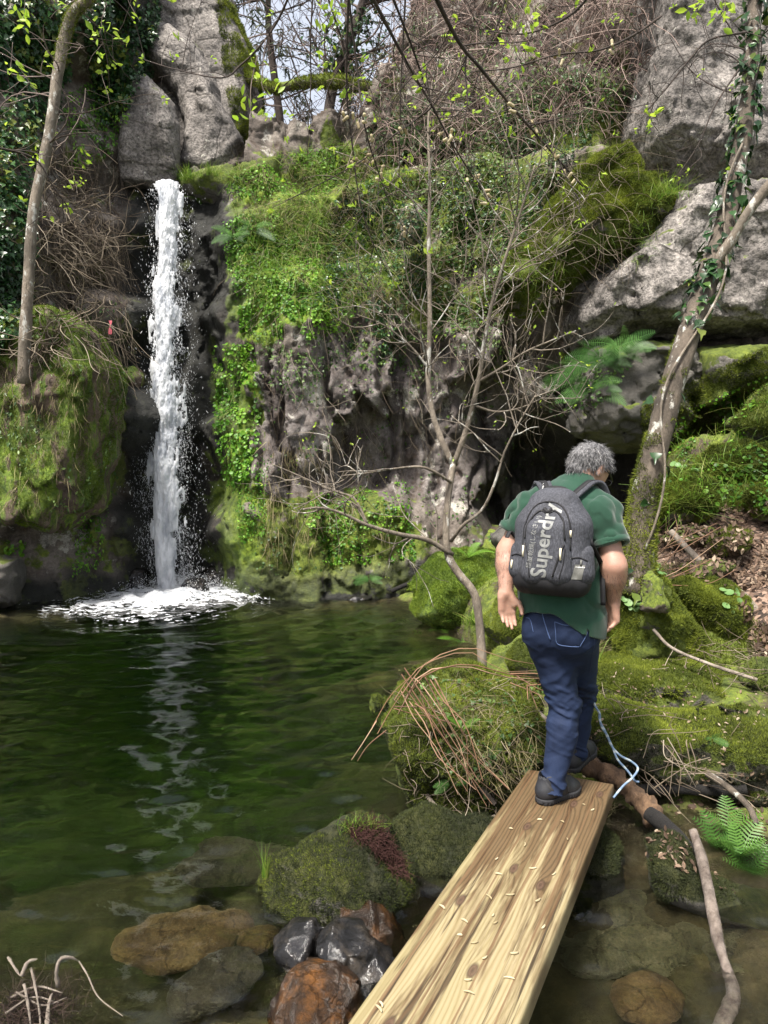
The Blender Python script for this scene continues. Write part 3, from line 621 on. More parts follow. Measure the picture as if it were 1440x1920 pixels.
# spray lying in front of the base, foam on the pool
m = 8000; an = r.random(m) * 6.283; rad = np.abs(r.normal(0, .42, m)); hgt = np.abs(r.normal(0, 1, m)) * .17 * np.exp(-rad * 1.1)
P = FALL + V3(0, .75, 0) + np.stack([np.cos(an) * rad * 1.35, np.sin(an) * rad * 1.0, hgt], 1); s = .004 + .014 * r.random(m) ** 3
sp = inst(OCT_V, OCT_F, P, frames(r.normal(0, 1, (m, 3)), r.normal(0, 1, (m, 3))), s)
fa = np.arange(-2.0, 2.3, .013); fb = np.arange(-1.9, 1.6, .013); A, B = np.meshgrid(fa, fb, indexing='ij')
pp = np.stack([A, B, 0 * A], -1); rr = np.hypot((A + .06) / 1.22, np.where(B > 0, B / 1.5, B / 1.25)) ; edge = fbm(pp * 3.2, 4, 31) - .5
fine = fbm(pp * [13, 24, 1] + np.stack([fbm(pp * 4, 2, 38), fbm(pp * 4, 2, 39), 0 * A], -1) * 1.6, 4, 32, .62); mask = (1.0 - rr * 1.0 + edge * 1.1); hole = fine > np.interp(mask, [-.4, 0, .35, .7], [.74, .56, .42, .15])
hz = .02 + .085 * np.exp(-(rr / .55) ** 2) * (.3 + fbm(pp * 7, 3, 35)) + .025 * (fine - .5) + Zw.mean()
FV = np.stack([A.ravel() + FALL[0], B.ravel() + FALL[1], hz.ravel()], 1); n_ = len(fb)
# foam rides on the wave surface
ii = np.clip(((FV[:, 0] + 8) / .035).round().astype(int), 0, len(wx) - 1); jj = np.clip(((FV[:, 1] - 1.4) / .035).round().astype(int), 0, len(wy) - 1); FV[:, 2] += Zw[ii, jj]
i = (np.arange(len(fa) - 1)[:, None] * n_ + np.arange(n_ - 1)[None]).ravel(); ok = (hole & (mask > -.28)).ravel(); FF = np.stack([i, i + n_, i + n_ + 1, i + 1], 1); FF = FF[ok[FF].all(1)]
V, F, _ = join([(FV, FF), sp[:2]])
mk('foam', V, F, M['white'], kind='structure')

# ------------------------------------------------------------------ boulders
ROCK = {}
def rock(name, label, poly, Y, T, mat, h=.04, R=None, lean=0.0, amp=.10, frq=1.6, warp=.10, fac=0, seed=1, cat='boulder', group=None, parent=None, sq=1.0, fine=.03, wor=0, ws=1.5):
    poly = np.array(poly, float); W = at(poly[:, 0], poly[:, 1], Y)[:, [0, 2]]; R = R or T
    m = .12 + amp; lo = V3(W[:, 0].min() - m, Y - T - m - abs(lean) * np.ptp(W[:, 1]) / 2, W[:, 1].min() - m); hi = V3(W[:, 0].max() + m, Y + T + m + abs(lean) * np.ptp(W[:, 1]) / 2, W[:, 1].max() + m)
    ax = [np.arange(lo[k], hi[k] + h, h) for k in range(3)]; P = np.stack(np.meshgrid(*ax, indexing='ij'), -1)
    # ragged outline that changes with depth
    w = [(fbm(P[::2, ::2, ::2] * frq * 1.1 + 7.7 * k + seed, 3, seed + k) - .5) for k in (0, 1)]
    up = [np.repeat(np.repeat(np.repeat(a, 2, 0), 2, 1), 2, 2)[:P.shape[0], :P.shape[1], :P.shape[2]] for a in w]
    d = sdpoly(P[..., 0] + up[0] * warp * 2, P[..., 2] + up[1] * warp * 2, W)
    yc = Y + lean * (P[..., 2] - W[:, 1].mean()); dy = np.abs(P[..., 1] - yc)
    t = T * np.clip(1 - (1 - np.clip(d / R, 0, 1)) ** (2 * sq), 0, 1) ** .5
    f = np.where(d > 0, dy - t, np.hypot(-d, np.maximum(dy, 0)))
    rr = np.random.default_rng(seed); c = V3(W[:, 0].mean(), Y, W[:, 1].mean()); ext = V3(np.ptp(W[:, 0]) / 2, T, np.ptp(W[:, 1]) / 2)
    for _ in range(fac):                                     # flat breaks
        nv = nrm(rr.normal(0, 1, 3) * [1, 1.2, .8] - [0, .5, 0]); off = (np.abs(nv) * ext).sum() * rr.uniform(.62, .8)
        f = np.maximum(f, (P - c) @ nv - off)
    near = np.abs(f) < (amp + wor) * 1.6 + 2 * h; Q = P[near]
    f[near] += (fbm(Q * frq, 4, seed + 5) - .5) * 2 * amp + (np.abs(fbm(Q * frq * 2.7, 3, seed + 9) - .5) - .12) * amp * .9
    if wor: f[near] -= worley(Q * ws * [1, 1, 1.3], seed) * wor + worley(Q * ws * 2.9, seed + 1) * wor * .4
    f = np.pad(f, 1, constant_values=.3)
    V, F = snets(f.astype(np.float32), np.array([a[0] for a in ax]) - h, h)
    if fine:
        a = np.zeros_like(V); fn = np.cross(V[F[:, 2]] - V[F[:, 0]], V[F[:, 3]] - V[F[:, 1]])
        for k in range(4): np.add.at(a, F[:, k], fn)
        V = V + nrm(a) * ((fbm(V * 9, 3, seed + 3) - .5) * fine * 2)[:, None]
    o = mk(name, V, F, mat, parent=parent, label=label, cat=None if parent else cat, group=group)
    SOLID.append((V, F)); ROCK[label] = (o, V, F); return o
def moss_on(label, dens, size, mat='moss_tuft', nz=.15, thr=.46, seed=0, region=None, name='moss', sc=(1, 1, 1)):
    o, V, F = ROCK[label]; rr = np.random.default_rng(seed + 100)
    P, N, A = sample(V, F, int(min(dens * 4, 60000) ), rr); P, N, A = sample(V, F, int(min(dens * A, 130000)), rr)
    k = fbm(P * 2.6 * np.array(sc), 4, 13) + N[:, 2] * nz; ok = (k > thr) & (P[:, 2] > -.02) & (N[:, 1] < .55); px, py = proj(P)
    ok &= (px > -80) & (px < 1520) & (py < 2000)
    if region is not None: ok &= inpoly(px, py, region)
    P, N = P[ok], N[ok]; Zt = nrm(N + V3(0, 0, .45) + rr.normal(0, .35, P.shape)); m = len(P)
    tone = np.clip(.15 + 1.1 * (fbm(P * 5, 3, 4) - .25) + rr.normal(0, .13, m), 0, 1)
    V2, F2, R2 = inst(TUFT_V, TUFT_F, P, frames(Zt, rr.normal(0, 1, P.shape)), size * (.5 + rr.random(m)), tone)
    return mk(name, V2, F2, M[mat], parent=o, rnd=R2, smooth=False)

S = 'boulder'
rock(S, 'squat pale granite boulder directly above the top of the waterfall', [(230,348),(226,215),(252,160),(275,142),(322,188),(336,240),(336,345),(300,352)], 12.15, .42, M['granite'], lean=.1, fac=2, amp=.05, warp=.05, wor=.05, ws=1.6, seed=2, R=.2)
rock(S, 'tall pale granite boulder with a split, behind the squat one above the falls', [(264,130),(272,60),(300,28),(372,82),(400,150),(432,228),(462,276),(444,318),(404,352),(350,352),(350,236),(332,186),(296,146)], 13.0, .5, M['granite'], lean=.2, fac=1, amp=.06, warp=.06, wor=.08, ws=1.1, seed=3, R=.2)
rock(S, 'largest rounded granite boulder at the top, its right flank covered in moss', [(270,90),(276,-110),(400,-120),(440,20),(476,100),(490,190),(480,250),(468,345),(380,348),(312,348),(300,200)], 13.9, .8, M['granite'], lean=.15, amp=.07, warp=.06, wor=.08, ws=1.0, seed=4, R=.3)
rock(S, 'dark rock face under the hanging ivy at the top left', [(130,-120),(290,-120),(285,120),(245,300),(150,330)], 12.9, .5, M['granite_dark'], amp=.10, seed=44, R=.3)
rock(S, 'low dark mossy boulder at the grassy lip right of the waterfall top', [(340,335),(380,322),(470,300),(520,300),(520,380),(440,400),(345,362)], 12.2, .5, M['moss_rock'], amp=.12, seed=5)
rock('rock_slab', 'overhanging wet slab hung with green moss left of the waterfall', [(-140,540),(40,590),(120,585),(180,630),(214,710),(209,780),(197,880),(186,945),(150,962),(128,994),(60,985),(40,968),(0,962),(-140,950)], 10.1, .75, M['slab'], lean=.07, amp=.10, warp=.12, wor=.12, ws=1.6, seed=6, cat='rock', R=.18, frq=2.2)
rock(S, 'small bare grey rock at the left edge of the pool', [(-60,1050),(0,1040),(36,1046),(42,1075),(30,1140),(-60,1150)], 9.75, .4, M['granite_dark'], amp=.05, wor=.06, ws=4, seed=7, fac=4)
rock('rock_knob', 'small mossy rock knob jutting beside the waterfall on its left', [(228,690),(252,686),(272,705),(270,728),(245,735),(228,722)], 11.3, .35, M['slab'], h=.03, amp=.03, warp=.03, R=.25, seed=8, cat='rock')
rock(S, 'huge pale granite face at the upper right', [(1196,-140),(1560,-140),(1560,400),(1260,384),(1196,310),(1180,250),(1205,130)], 11.55, 1.1, M['granite'], h=.04, amp=.14, wor=.07, ws=1.3, seed=9, R=.2, lean=.06, fac=3, fine=.05)
rock(S, 'wide pale granite block overhanging the cave at the right', [(1245,388),(1330,380),(1560,400),(1560,640),(1400,632),(1290,640),(1180,634),(1090,648),(1072,605),(1105,535),(1190,470),(1225,420)], 10.85, 1.1, M['granite'], amp=.12, wor=.16, ws=1.2, seed=10, R=.16, lean=-.03, warp=.14, fac=3, fine=.055, frq=1.9)
rock(S, 'moss covered ledge rock above the pale overhanging block', [(915,575),(955,480),(1015,390),(1070,320),(1130,290),(1185,275),(1205,300),(1205,330),(1262,372),(1236,468),(1130,488),(1060,522),(1000,585)], 10.45, .38, M['moss_rock'], amp=.13, wor=.16, ws=1.6, seed=11, warp=.14, R=.55)
rock(S, 'grey tapered rock hanging over the cave mouth above the man', [(1070,760),(1100,660),(1180,645),(1275,650),(1310,700),(1296,780),(1240,850),(1150,842),(1085,805)], 10.7, .8, M['granite_dark'], amp=.14, wor=.16, ws=1.6, seed=12, R=.3, fac=4, lean=-.1, fine=.05)
rock(S, 'dark grey slab right of the leaning tree under the overhanging block', [(1290,655),(1560,640),(1560,760),(1450,735),(1370,735),(1300,770)], 10.3, .8, M['granite_moss'], amp=.10, wor=.14, ws=1.6, seed=13, R=.3)
rock(S, 'small rock with a mossy cap and a white face on the cliff', [(747,388),(768,374),(788,386),(790,450),(770,458),(748,450)], 11.3, .3, m_rock('pale_face_rock', (.30, .27, .23), (.46, .42, .36), (.52, .49, .42), MOSS, bias=-.25, nz=1.1, spk=.2), h=.025, amp=.03, seed=14)
rock(S, 'mossy boulder with a flat top on the far bank behind the sapling', [(772,1140),(785,1085),(815,1050),(880,1035),(940,1060),(960,1150),(880,1180),(800,1165)], 8.9, .75, M['bright_moss_rock'], h=.03, amp=.09, wor=.12, ws=2, seed=15, R=.3)
rock(S, 'round boulder thick with moss below the fallen branch', [(1262,1105),(1300,1083),(1350,1085),(1386,1110),(1397,1150),(1414,1190),(1405,1235),(1340,1240),(1295,1200),(1275,1150)], 5.7, .42, M['moss_rock'], h=.022, amp=.05, wor=.06, ws=4, seed=16, frq=3)
rock(S, 'mossy boulder with pennywort at the foot of the leaning tree', [(1130,1110),(1170,1075),(1215,1060),(1250,1095),(1300,1165),(1330,1240),(1230,1260),(1140,1230)], 5.6, .5, M['moss_rock'], h=.024, amp=.07, wor=.10, ws=3, seed=17, frq=2.6)
rock(S, 'upper of the two long mossy rocks right of the man', [(1100,1268),(1120,1245),(1160,1228),(1250,1226),(1330,1250),(1440,1285),(1560,1305),(1560,1390),(1300,1360),(1110,1345)], 5.25, .44, M['wall_top_lit'], h=.024, amp=.10, wor=.09, ws=2.6, seed=18, frq=2.0, R=.14, warp=.06)
rock(S, 'lower, longer mossy rock wall right of the man', [(1082,1330),(1120,1314),(1180,1322),(1250,1344),(1440,1352),(1600,1360),(1600,1540),(1400,1500),(1250,1450),(1130,1425),(1085,1395)], 4.3, .34, M['wall_top_lit'], h=.022, amp=.06, wor=.07, ws=2.6, seed=19, frq=2.2, R=.10, warp=.05)
rock(S, 'half mossy grey boulder behind the knees of the man', [(955,1240),(975,1200),(1010,1183),(1045,1200),(1060,1280),(980,1290)], 5.3, .33, M['moss_rock'], h=.02, amp=.04, seed=20, frq=3)
rock('tree_stump', 'broad mossy old stump with dead bracken at the water by the plank', [(722,1335),(748,1298),(800,1278),(900,1268),(985,1290),(1015,1350),(1010,1430),(960,1520),(870,1560),(800,1540),(762,1500),(748,1430)], 4.35, .5, M['moss_rock'], h=.02, amp=.14, wor=.12, ws=3, seed=21, frq=2.6, R=.13, cat='stump', warp=.07)
rock(S, 'flat topped mossy boulder in the water left of the plank', [(484,1672),(530,1628),(600,1588),(665,1562),(715,1572),(760,1635),(770,1700),(720,1755),(640,1735),(555,1710)], 3.2, .34, M['low_rock'], h=.016, amp=.04, wor=.03, ws=4, seed=22, frq=3.0, R=.24)
rock(S, 'dark mossy boulder tucked under the left edge of the plank', [(735,1575),(800,1530),(900,1540),(960,1600),(880,1720),(800,1740),(750,1680)], 3.55, .35, M['low_rock'], h=.018, amp=.05, seed=23, frq=3)
rock(S, 'brown wet rock between the mossy boulder and the plank', [(640,1700),(690,1690),(740,1730),(765,1790),(720,1830),(650,1780)], 2.92, .2, M['wet_rock'], h=.012, amp=.025, seed=24, frq=5, warp=.04)
rock(S, 'glossy orange brown boulder at the bottom beside the plank', [(510,1880),(530,1842),(568,1818),(622,1815),(665,1848),(685,1900),(690,1960),(640,2010),(540,2000),(505,1930)], 2.42, .16, M['wet_rock'], h=.011, amp=.022, wor=.035, ws=8, seed=25, frq=6, warp=.03, fine=.012)
rock(S, 'shiny black wet rock washed by the stream', [(590,1770),(620,1740),(680,1750),(735,1800),(740,1850),(700,1870),(630,1840)], 2.68, .17, M['wet_dark'], h=.011, amp=.02, wor=.035, ws=9, seed=26, frq=6, warp=.03, fine=.012)
rock(S, 'small dark round rock upstream of the orange boulder', [(512,1760),(545,1726),(590,1730),(612,1765),(600,1812),(540,1820),(515,1800)], 2.78, .16, M['wet_dark'], h=.011, amp=.02, wor=.03, ws=9, seed=27, frq=6, warp=.03, fine=.012)
rock(S, 'mossy rock hanging with roots under the right side of the plank', [(1060,1560),(1110,1530),(1165,1580),(1165,1680),(1120,1760),(1040,1780),(1000,1700)], 3.5, .3, M['low_rock'], h=.016, amp=.05, seed=28, frq=4, warp=.05)
rock('mossy_bank', 'low mossy bank edging the stream at the far right', [(1210,1590),(1260,1570),(1330,1640),(1440,1690),(1560,1740),(1560,1860),(1430,1790),(1310,1730),(1230,1660)], 3.15, .16, M['low_rock'], h=.014, amp=.04, seed=29, frq=4, warp=.04, cat='bank')
def stone(label, px, py, z, rx, ry, rz, mat, seed, group=None):
    c = gz(px, py, z); lo = c - [rx * 1.5, ry * 1.5, rz * 1.6]; hi = c + [rx * 1.5, ry * 1.5, rz * 1.6]; h = max(rx, ry) / 16
    fd = Field(lo, hi, h); rr = np.random.default_rng(seed); a = rr.random() * 3
    fd.ell(c, (rx, ry, rz), [[math.cos(a * .3), math.sin(a * .3), 0], [-math.sin(a * .3), math.cos(a * .3), 0], [0, 0, 1]], 0)
    fd.near(lambda p: (fbm(p * (1.1 / rx), 4, seed) - .5) * rx * .55, rx * .6)
    V, F = fd.mesh(); o = mk('stone', V, F, mat, label=label, cat='stone', group=group); SOLID.append((V, F)); ROCK[label] = (o, V, F)
stone('golden brown stone under the clear water near the bottom left', 335, 1805, -0.235, .26, .20, 0.074, M['stone_gold'], 3)
stone('small golden stone touching the right end of the larger golden stone', 425, 1775, -0.215, .13, .11, 0.050, M['stone_gold'], 4)
stone('purplish flat stone under water at the bottom edge', 400, 1890, -0.215, .19, .13, 0.050, M['stone_dark'], 5)
stone('amber stone under water left of the orange boulder', 490, 1800, -0.215, .10, .09, 0.043, M['stone_gold'], 6)
stone('big olive boulder under the water right of the plank', 1235, 1800, -0.325, .36, .27, 0.099, M['stone_olive'], 7)
stone('broad pale olive slab under the water beside the plank', 1080, 1800, -0.335, .30, .30, 0.062, M['stone_olive'], 8)
stone('reddish stone just breaking the surface at the bottom right', 1210, 1905, -0.155, .15, .12, 0.062, M['stone_gold'], 9)
stone('pale stone under water right of the driftwood stick', 1405, 1850, -0.245, .2, .16, 0.062, M['stone_olive'], 10)
stone('broad sunken stone in the pool left of the mossy boulder', 440, 1690, -0.405, .34, .24, 0.087, M['stone_dark'], 12)
stone('flat black stone just above the far water by the cliff foot', 672, 1124, 0, .2, .13, .05, M['wet_dark'], 14)
for k, (px, py, w, hh_) in enumerate([(400, 1075, .28, .2), (365, 1092, .2, .13), (260, 1080, .22, .22), (600, 1085, .3, .16), (665, 1065, .16, .2), (740, 1080, .3, .2)]):
    stone(['dark rock at the foot of the falls on the right', 'low black rock beside the foaming water', 'reddish dark rock at the foot of the falls on the left', 'pinkish rock at the cliff foot right of the foam', 'small upright stone at the cliff foot', 'broad rock at the cliff foot below the sapling branch'][k], px, py + 20, .0, w, .25, hh_ + .1, M['wet_dark' if k < 3 else 'granite_dark'], 30 + k)

for k, (poly, Y, T) in enumerate([([(1205,960),(1230,905),(1290,880),(1340,900),(1330,960),(1260,985)],7.2,.4),([(1300,890),(1340,840),(1400,830),(1450,860),(1440,920),(1360,930)],7.8,.45),([(1370,800),(1420,760),(1500,740),(1520,830),(1430,850)],8.0,.5),([(1240,1010),(1290,985),(1340,990),(1345,1015),(1290,1030)],6.7,.3),([(1330,1010),(1365,990),(1400,1005),(1395,1040),(1340,1045)],6.3,.22),([(1280,1060),(1330,1045),(1375,1062),(1330,1090),(1290,1085)],6.0,.25),([(1400,930),(1450,905),(1520,910),(1520,975),(1420,975)],6.9,.3),([(900,1170),(940,1120),(1000,1105),(1060,1130),(1060,1200),(940,1210)],7.3,.4),([(920,1010),(980,960),(1060,975),(1080,1060),(960,1080)],9.0,.6),([(1255,905),(1275,868),(1315,860),(1325,895),(1280,920)],8.2,.3),([(1390,1270),(1420,1235),(1470,1240),(1480,1290),(1420,1300)],4.9,.16)]):
    rock(S, ['mossy lump just right of the leaning trunk on the slope', 'mossy hump higher up the right slope', 'topmost mossy rock of the right slope', 'low mossy rock at the top of the leaf litter', 'small green cushioned rock amid the leaf litter', 'flat grey green rock above the round mossy boulder', 'mossy rock at the right edge above the leaf litter', 'mossy rock behind the sapling foot in the shade', 'dim mossy rock at the cave mouth left of the man', 'mossy rock at the cave edge behind the leaning trunk', 'small grey stone on the upper long rock at the right edge'][k], poly, Y, T, M['moss_rock' if k not in (8, 9) else 'granite_dark'], h=.03, amp=.08, frq=2.4, seed=60 + k, warp=.07, R=T * .7)  # both cave rocks take darker stone, the cave's shade put into the colour
L = {k: k for k in ROCK}
for k_, d_ in (('mossy lump just right of the leaning trunk on the slope', 9000), ('mossy hump higher up the right slope', 8000), ('topmost mossy rock of the right slope', 7000), ('mossy rock behind the sapling foot in the shade', 7000), ('small green cushioned rock amid the leaf litter', 9000), ('mossy rock at the right edge above the leaf litter', 7000)): moss_on(k_, d_, .024, seed=hash(len(k_)) % 50)
moss_on('round boulder thick with moss below the fallen branch', 26000, .020, thr=.40, seed=1)
moss_on('mossy boulder with pennywort at the foot of the leaning tree', 20000, .020, thr=.44, seed=2)
moss_on('upper of the two long mossy rocks right of the man', 22000, .018, thr=.56, nz=.4, seed=3)
moss_on('lower, longer mossy rock wall right of the man', 22000, .017, thr=.66, nz=.45, seed=4)
moss_on('lower, longer mossy rock wall right of the man', 9000, .017, 'moss_dark', thr=.42, nz=-.1, seed=5)  # darker tufts on the front face, its shade put into the moss colour
moss_on('half mossy grey boulder behind the knees of the man', 18000, .017, thr=.5, nz=.2, seed=6)
moss_on('broad mossy old stump with dead bracken at the water by the plank', 16000, .018, 'moss_tuft', thr=.52, nz=.2, seed=7)
moss_on('broad mossy old stump with dead bracken at the water by the plank', 12000, .020, 'moss_dark', thr=.45, nz=-.1, seed=8)
moss_on('flat topped mossy boulder in the water left of the plank', 26000, .012, 'moss_dark', thr=.52, nz=.05, seed=9)
moss_on('flat topped mossy boulder in the water left of the plank', 12000, .011, 'moss_tuft', thr=.63, nz=.12, seed=10)
moss_on('dark mossy boulder tucked under the left edge of the plank', 20000, .015, 'moss_dark', thr=.42, seed=11)
moss_on('mossy rock hanging with roots under the right side of the plank', 20000, .016, 'moss_dark', thr=.42, seed=12)
moss_on('low mossy bank edging the stream at the far right', 22000, .015, 'moss_dark', thr=.42, seed=13)
moss_on('mossy boulder with a flat top on the far bank behind the sapling', 8000, .026, 'moss_green', thr=.42, nz=.2, seed=14)
moss_on('moss covered ledge rock above the pale overhanging block', 9000, .032, 'moss_tuft', thr=.36, nz=.1, seed=15)
moss_on('overhanging wet slab hung with green moss left of the waterfall', 9000, .022, 'moss_green', thr=.47, nz=.1, seed=16, sc=(2.2, 2.2, .25))
moss_on('largest rounded granite boulder at the top, its right flank covered in moss', 2600, .05, 'moss_tuft', thr=.40, seed=17, region=[(405,-20),(445,20),(480,90),(500,200),(480,300),(455,280),(430,200),(415,100)])
# thin water sliding over the dark rock beside the plank
# ------------------------------------------------------------------ plants: found on the surfaces built above
def bvh(solids):
    Vs, Fs, n = [], [], 0
    for V, F in solids: Vs.append(V); Fs.append(F + n); n += len(V)
    return BVHTree.FromPolygons(np.concatenate(Vs).tolist(), np.concatenate(Fs).tolist())
BV = bvh(SOLID); CV = Vector(CAM)
def cast(px, py):
    d = ray(px, py); P = np.zeros((len(d), 3)); N = np.zeros((len(d), 3)); ok = np.zeros(len(d), bool)
    for k, v in enumerate(d):
        h = BV.ray_cast(CV, Vector(v).normalized(), 60)
        if h[0] is not None: P[k] = h[0]; nn = np.array(h[1]); N[k] = nn if nn @ v < 0 else -nn; ok[k] = True
    return P, N, ok
def on(px, py, lift=0.0):
    P, N, ok = cast(np.array([px], float), np.array([py], float))
    return P[0] + N[0] * lift if ok[0] else at(px, py, 6.0)
def spread(poly, n, seed, clump=2.2, thr=.45, ymax=20, zmin=.0):
    r = np.random.default_rng(seed); poly = np.array(poly, float); a, b = poly.min(0), poly.max(0)
    q = r.uniform(a, b, (n * 3, 2)); q = q[inpoly(q[:, 0], q[:, 1], poly)][:n]
    P, N, ok = cast(q[:, 0], q[:, 1]); ok &= (P[:, 1] < ymax) & (P[:, 2] > zmin)
    if clump: ok &= fbm(P * clump, 4, seed) > thr + r.normal(0, .04, len(P))
    return P[ok], N[ok], r
def leaves(name, poly, n, size, shp, mat, seed, clump=2.2, thr=.45, lift=.03, hang=.7, jit=.45, ymax=20, parent=None, **tags):
    P, N, r = spread(poly, n, seed, clump, thr, ymax); m = len(P)
    tV, tF = dict(ivy=(IVY_V, IVY_F), leaf=(LEAF_V, LEAF_F), round=(ROUND_V, ROUND_F))[shp]
    Z = nrm(N + V3(0, -.25, .45) + r.normal(0, jit, (m, 3))); Yh = nrm(V3(0, -.1, -hang) + r.normal(0, .5, (m, 3)))
    sz = size * (.45 + .9 * r.random(m) ** 1.5)
    V, F, R = inst(tV, tF, P + N * (r.random(m) * lift * 2)[:, None] + V3(0, 0, 0), frames(Z, Yh), sz, np.clip(.5 + (fbm(P * 3, 3, 8) - .5) * 1.6 + r.normal(0, .22, m), 0, 1))
    return mk(name, V, F, mat, parent=parent, rnd=R, **tags)
def grass(name, poly, n, size, mat, seed, dirv=(0, 0, 1), bend=.6, w=.03, jit=.4, clump=2.5, thr=.42, ymax=20, follow=.5, parent=None, **tags):
    P, N, r = spread(poly, n, seed, clump, thr, ymax); m = len(P); parts = []
    for b in (bend * .4, bend, bend * 1.5):
        tV, tF = blade(b, w); k = r.random(m) < .4
        Z = nrm(np.array(dirv, float) + N[k] * follow + r.normal(0, jit, (k.sum(), 3)))
        parts.append(inst(tV, tF, P[k], frames(Z, r.normal(0, 1, (k.sum(), 3)) + V3(0, 0, -.8)), size * (.4 + r.random(k.sum())), np.clip(r.random(k.sum()), 0, 1)))
    V, F, R = join(parts); return mk(name, V, F, mat, parent=parent, rnd=R, **tags)
def hair_strands(P, D, n, L, curl, sag, r, M_=9):
    """polylines from points P along D, wandering and sagging"""
    k = len(P); S = np.zeros((k, M_, 3)); S[:, 0] = P; d = nrm(D); w = r.normal(0, curl, (k, 3))
    Ls = L * (.4 + .9 * r.random(k)) / (M_ - 1)
    for i in range(1, M_):
        w = w * .75 + r.normal(0, curl, (k, 3)); d = nrm(d + w + V3(0, 0, -sag)); S[:, i] = S[:, i - 1] + d * Ls[:, None]
    return S

# --- left wall: ivy, dead tangle, hanging grass
leaves('ivy', [(-60,-60),(150,-60),(120,120),(100,230),(60,330),(48,480),(40,620),(-60,720)], 9000, .085, 'ivy', M['ivy'], 1, 1.6, .40, .10, label='dark ivy sheet covering the cliff behind the lichened tree at the far left', cat='ivy')
leaves('ivy', [(150,-60),(300,-60),(300,60),(275,130),(240,205),(200,250),(170,200)], 5200, .075, 'ivy', M['ivy'], 2, 1.6, .36, .09, label='dark ivy hanging over the cliff left of the tall granite boulders', cat='ivy')
leaves('shrub_leaves', [(170,150),(245,130),(240,230),(190,300),(130,330),(120,180)], 1500, .06, 'leaf', M['cover'], 3, 1.6, .45, .06, label='light green leafy shrub below the hanging ivy by the squat boulder', cat='shrub')
P, N, r = spread([(60,290),(150,280),(215,420),(205,560),(150,650),(50,690),(40,480)], 620, 5, 0)
S1 = hair_strands(P + N * .04, N * .5 + r.normal(0, .55, P.shape) + V3(0, -.1, -.5), len(P), .8, .22, .10, r)
V, F, R = strands(S1, .0055 + .004 * r.random(len(P))); mk('bramble', V, F, M['dry_stem'], rnd=R, smooth=True, label='tangle of pale dead bramble stems hanging on the left wall', cat='bramble')
P, N, r = spread([(100,260),(230,300),(240,700),(180,660),(90,560)], 420, 6, 0)
V, F, R = strands(hair_strands(P + N * .03, N * .3 + r.normal(0, .25, P.shape) + V3(0, 0, -1), len(P), .9, .10, .1, r), .004); mk('bramble', V, F, M['dry_stem'], rnd=R, label='thin dry stems trailing down beside the waterfall on its left', cat='bramble')
grass('hanging_grass', [(-40,650),(200,650),(190,800),(120,960),(-40,950)], 650, .20, M['dry'], 7, (0, -.25, -1), .5, .016, .18, 2.6, .45, label='pale grass strands hanging down the overhanging slab', cat='grass', kind='stuff')
grass('hanging_grass', [(-40,640),(230,640),(215,900),(130,980),(-40,960)], 700, .07, M['grass'], 8, (0, -.2, -1), .5, .02, .25, 2.6, .44, label='green grass hanging down the overhanging slab', cat='grass', kind='stuff')
leaves('ground_cover', [(-40,560),(230,560),(260,760),(200,980),(150,1040),(-40,760)], 1600, .05, 'leaf', M['cover_dark'], 9, 2.4, .5, .03, label='small leaves growing around the overhanging slab', cat='plants', kind='stuff')
leaves('leafy_tuft', [(150,960),(200,970),(185,1060),(130,1080)], 340, .05, 'leaf', M['cover'], 10, 3, .45, .03, label='bright tuft of small leaves under the tip of the overhanging slab', cat='plant')
leaves('leafy_plant', [(10,1015),(50,1015),(45,1040),(10,1040)], 60, .06, 'round', M['cover'], 12, 0, .0, .03, label='few round leaves in the dark hollow above the small grey rock', cat='plant')
# --- centre cliff
leaves('ground_cover', [(425,340),(520,290),(640,275),(720,330),(720,470),(650,620),(540,640),(450,620),(420,450)], 15000, .042, 'round', M['cover'], 20, 1.9, .46, .025, label='bright green creeping plants on the brow right of the waterfall', cat='plants', kind='stuff')
grass('cliff_grass', [(425,320),(520,285),(650,270),(760,330),(740,520),(640,600),(470,560)], 9000, .17, M['grass'], 21, (0, -.5, .2), .9, .02, .45, 1.7, .44, label='green grass on the brow right of the waterfall', cat='grass', kind='stuff')
grass('dry_cliff_grass', [(440,310),(700,270),(780,400),(760,560),(640,560),(470,480)], 4200, .24, M['dry'], 22, (0, -.4, -.4), .9, .013, .45, 2.1, .47, label='dry grass hanging between the green on the cliff brow', cat='grass', kind='stuff')
leaves('ivy', [(620,380),(700,330),(790,360),(800,560),(760,640),(690,690),(640,640),(600,560)], 6500, .055, 'ivy', M['ivy'], 23, 1.9, .42, .06, label='dark ivy hanging in the middle of the cliff left of the sapling', cat='ivy')
leaves('ground_cover', [(690,230),(900,160),(1100,130),(1180,160),(1010,380),(930,560),(900,620),(720,640)], 12000, .050, 'round', M['cover_dark'], 24, 1.9, .45, .05, label='mixed small leaves over the upper cliff right of centre', cat='plants', kind='stuff')
leaves('ivy', [(800,250),(1000,180),(1180,120),(1190,190),(1040,340),(930,540),(840,560)], 3600, .055, 'ivy', M['ivy'], 25, 2.1, .46, .06, label='dark ivy patches on the upper cliff behind the sapling crown', cat='ivy')
leaves('creeper', [(405,650),(470,640),(490,760),(470,900),(430,910),(405,800)], 1900, .055, 'round', M['cover'], 26, 2, .40, .04, label='bright round leaves running down the pillar right of the waterfall', cat='creeper')
leaves('creeper', [(440,880),(500,860),(500,1000),(450,1020)], 700, .045, 'leaf', M['cover'], 27, 2, .45, .03, label='bright small leaves low on the pillar right of the waterfall', cat='creeper')
leaves('ground_cover', [(480,640),(1000,620),(1000,900),(900,1040),(480,1080)], 2600, .042, 'round', M['cover_dark'], 28, 3.0, .56, .03, label='scattered small plants in the cracks of the purple rock', cat='plants', kind='stuff')
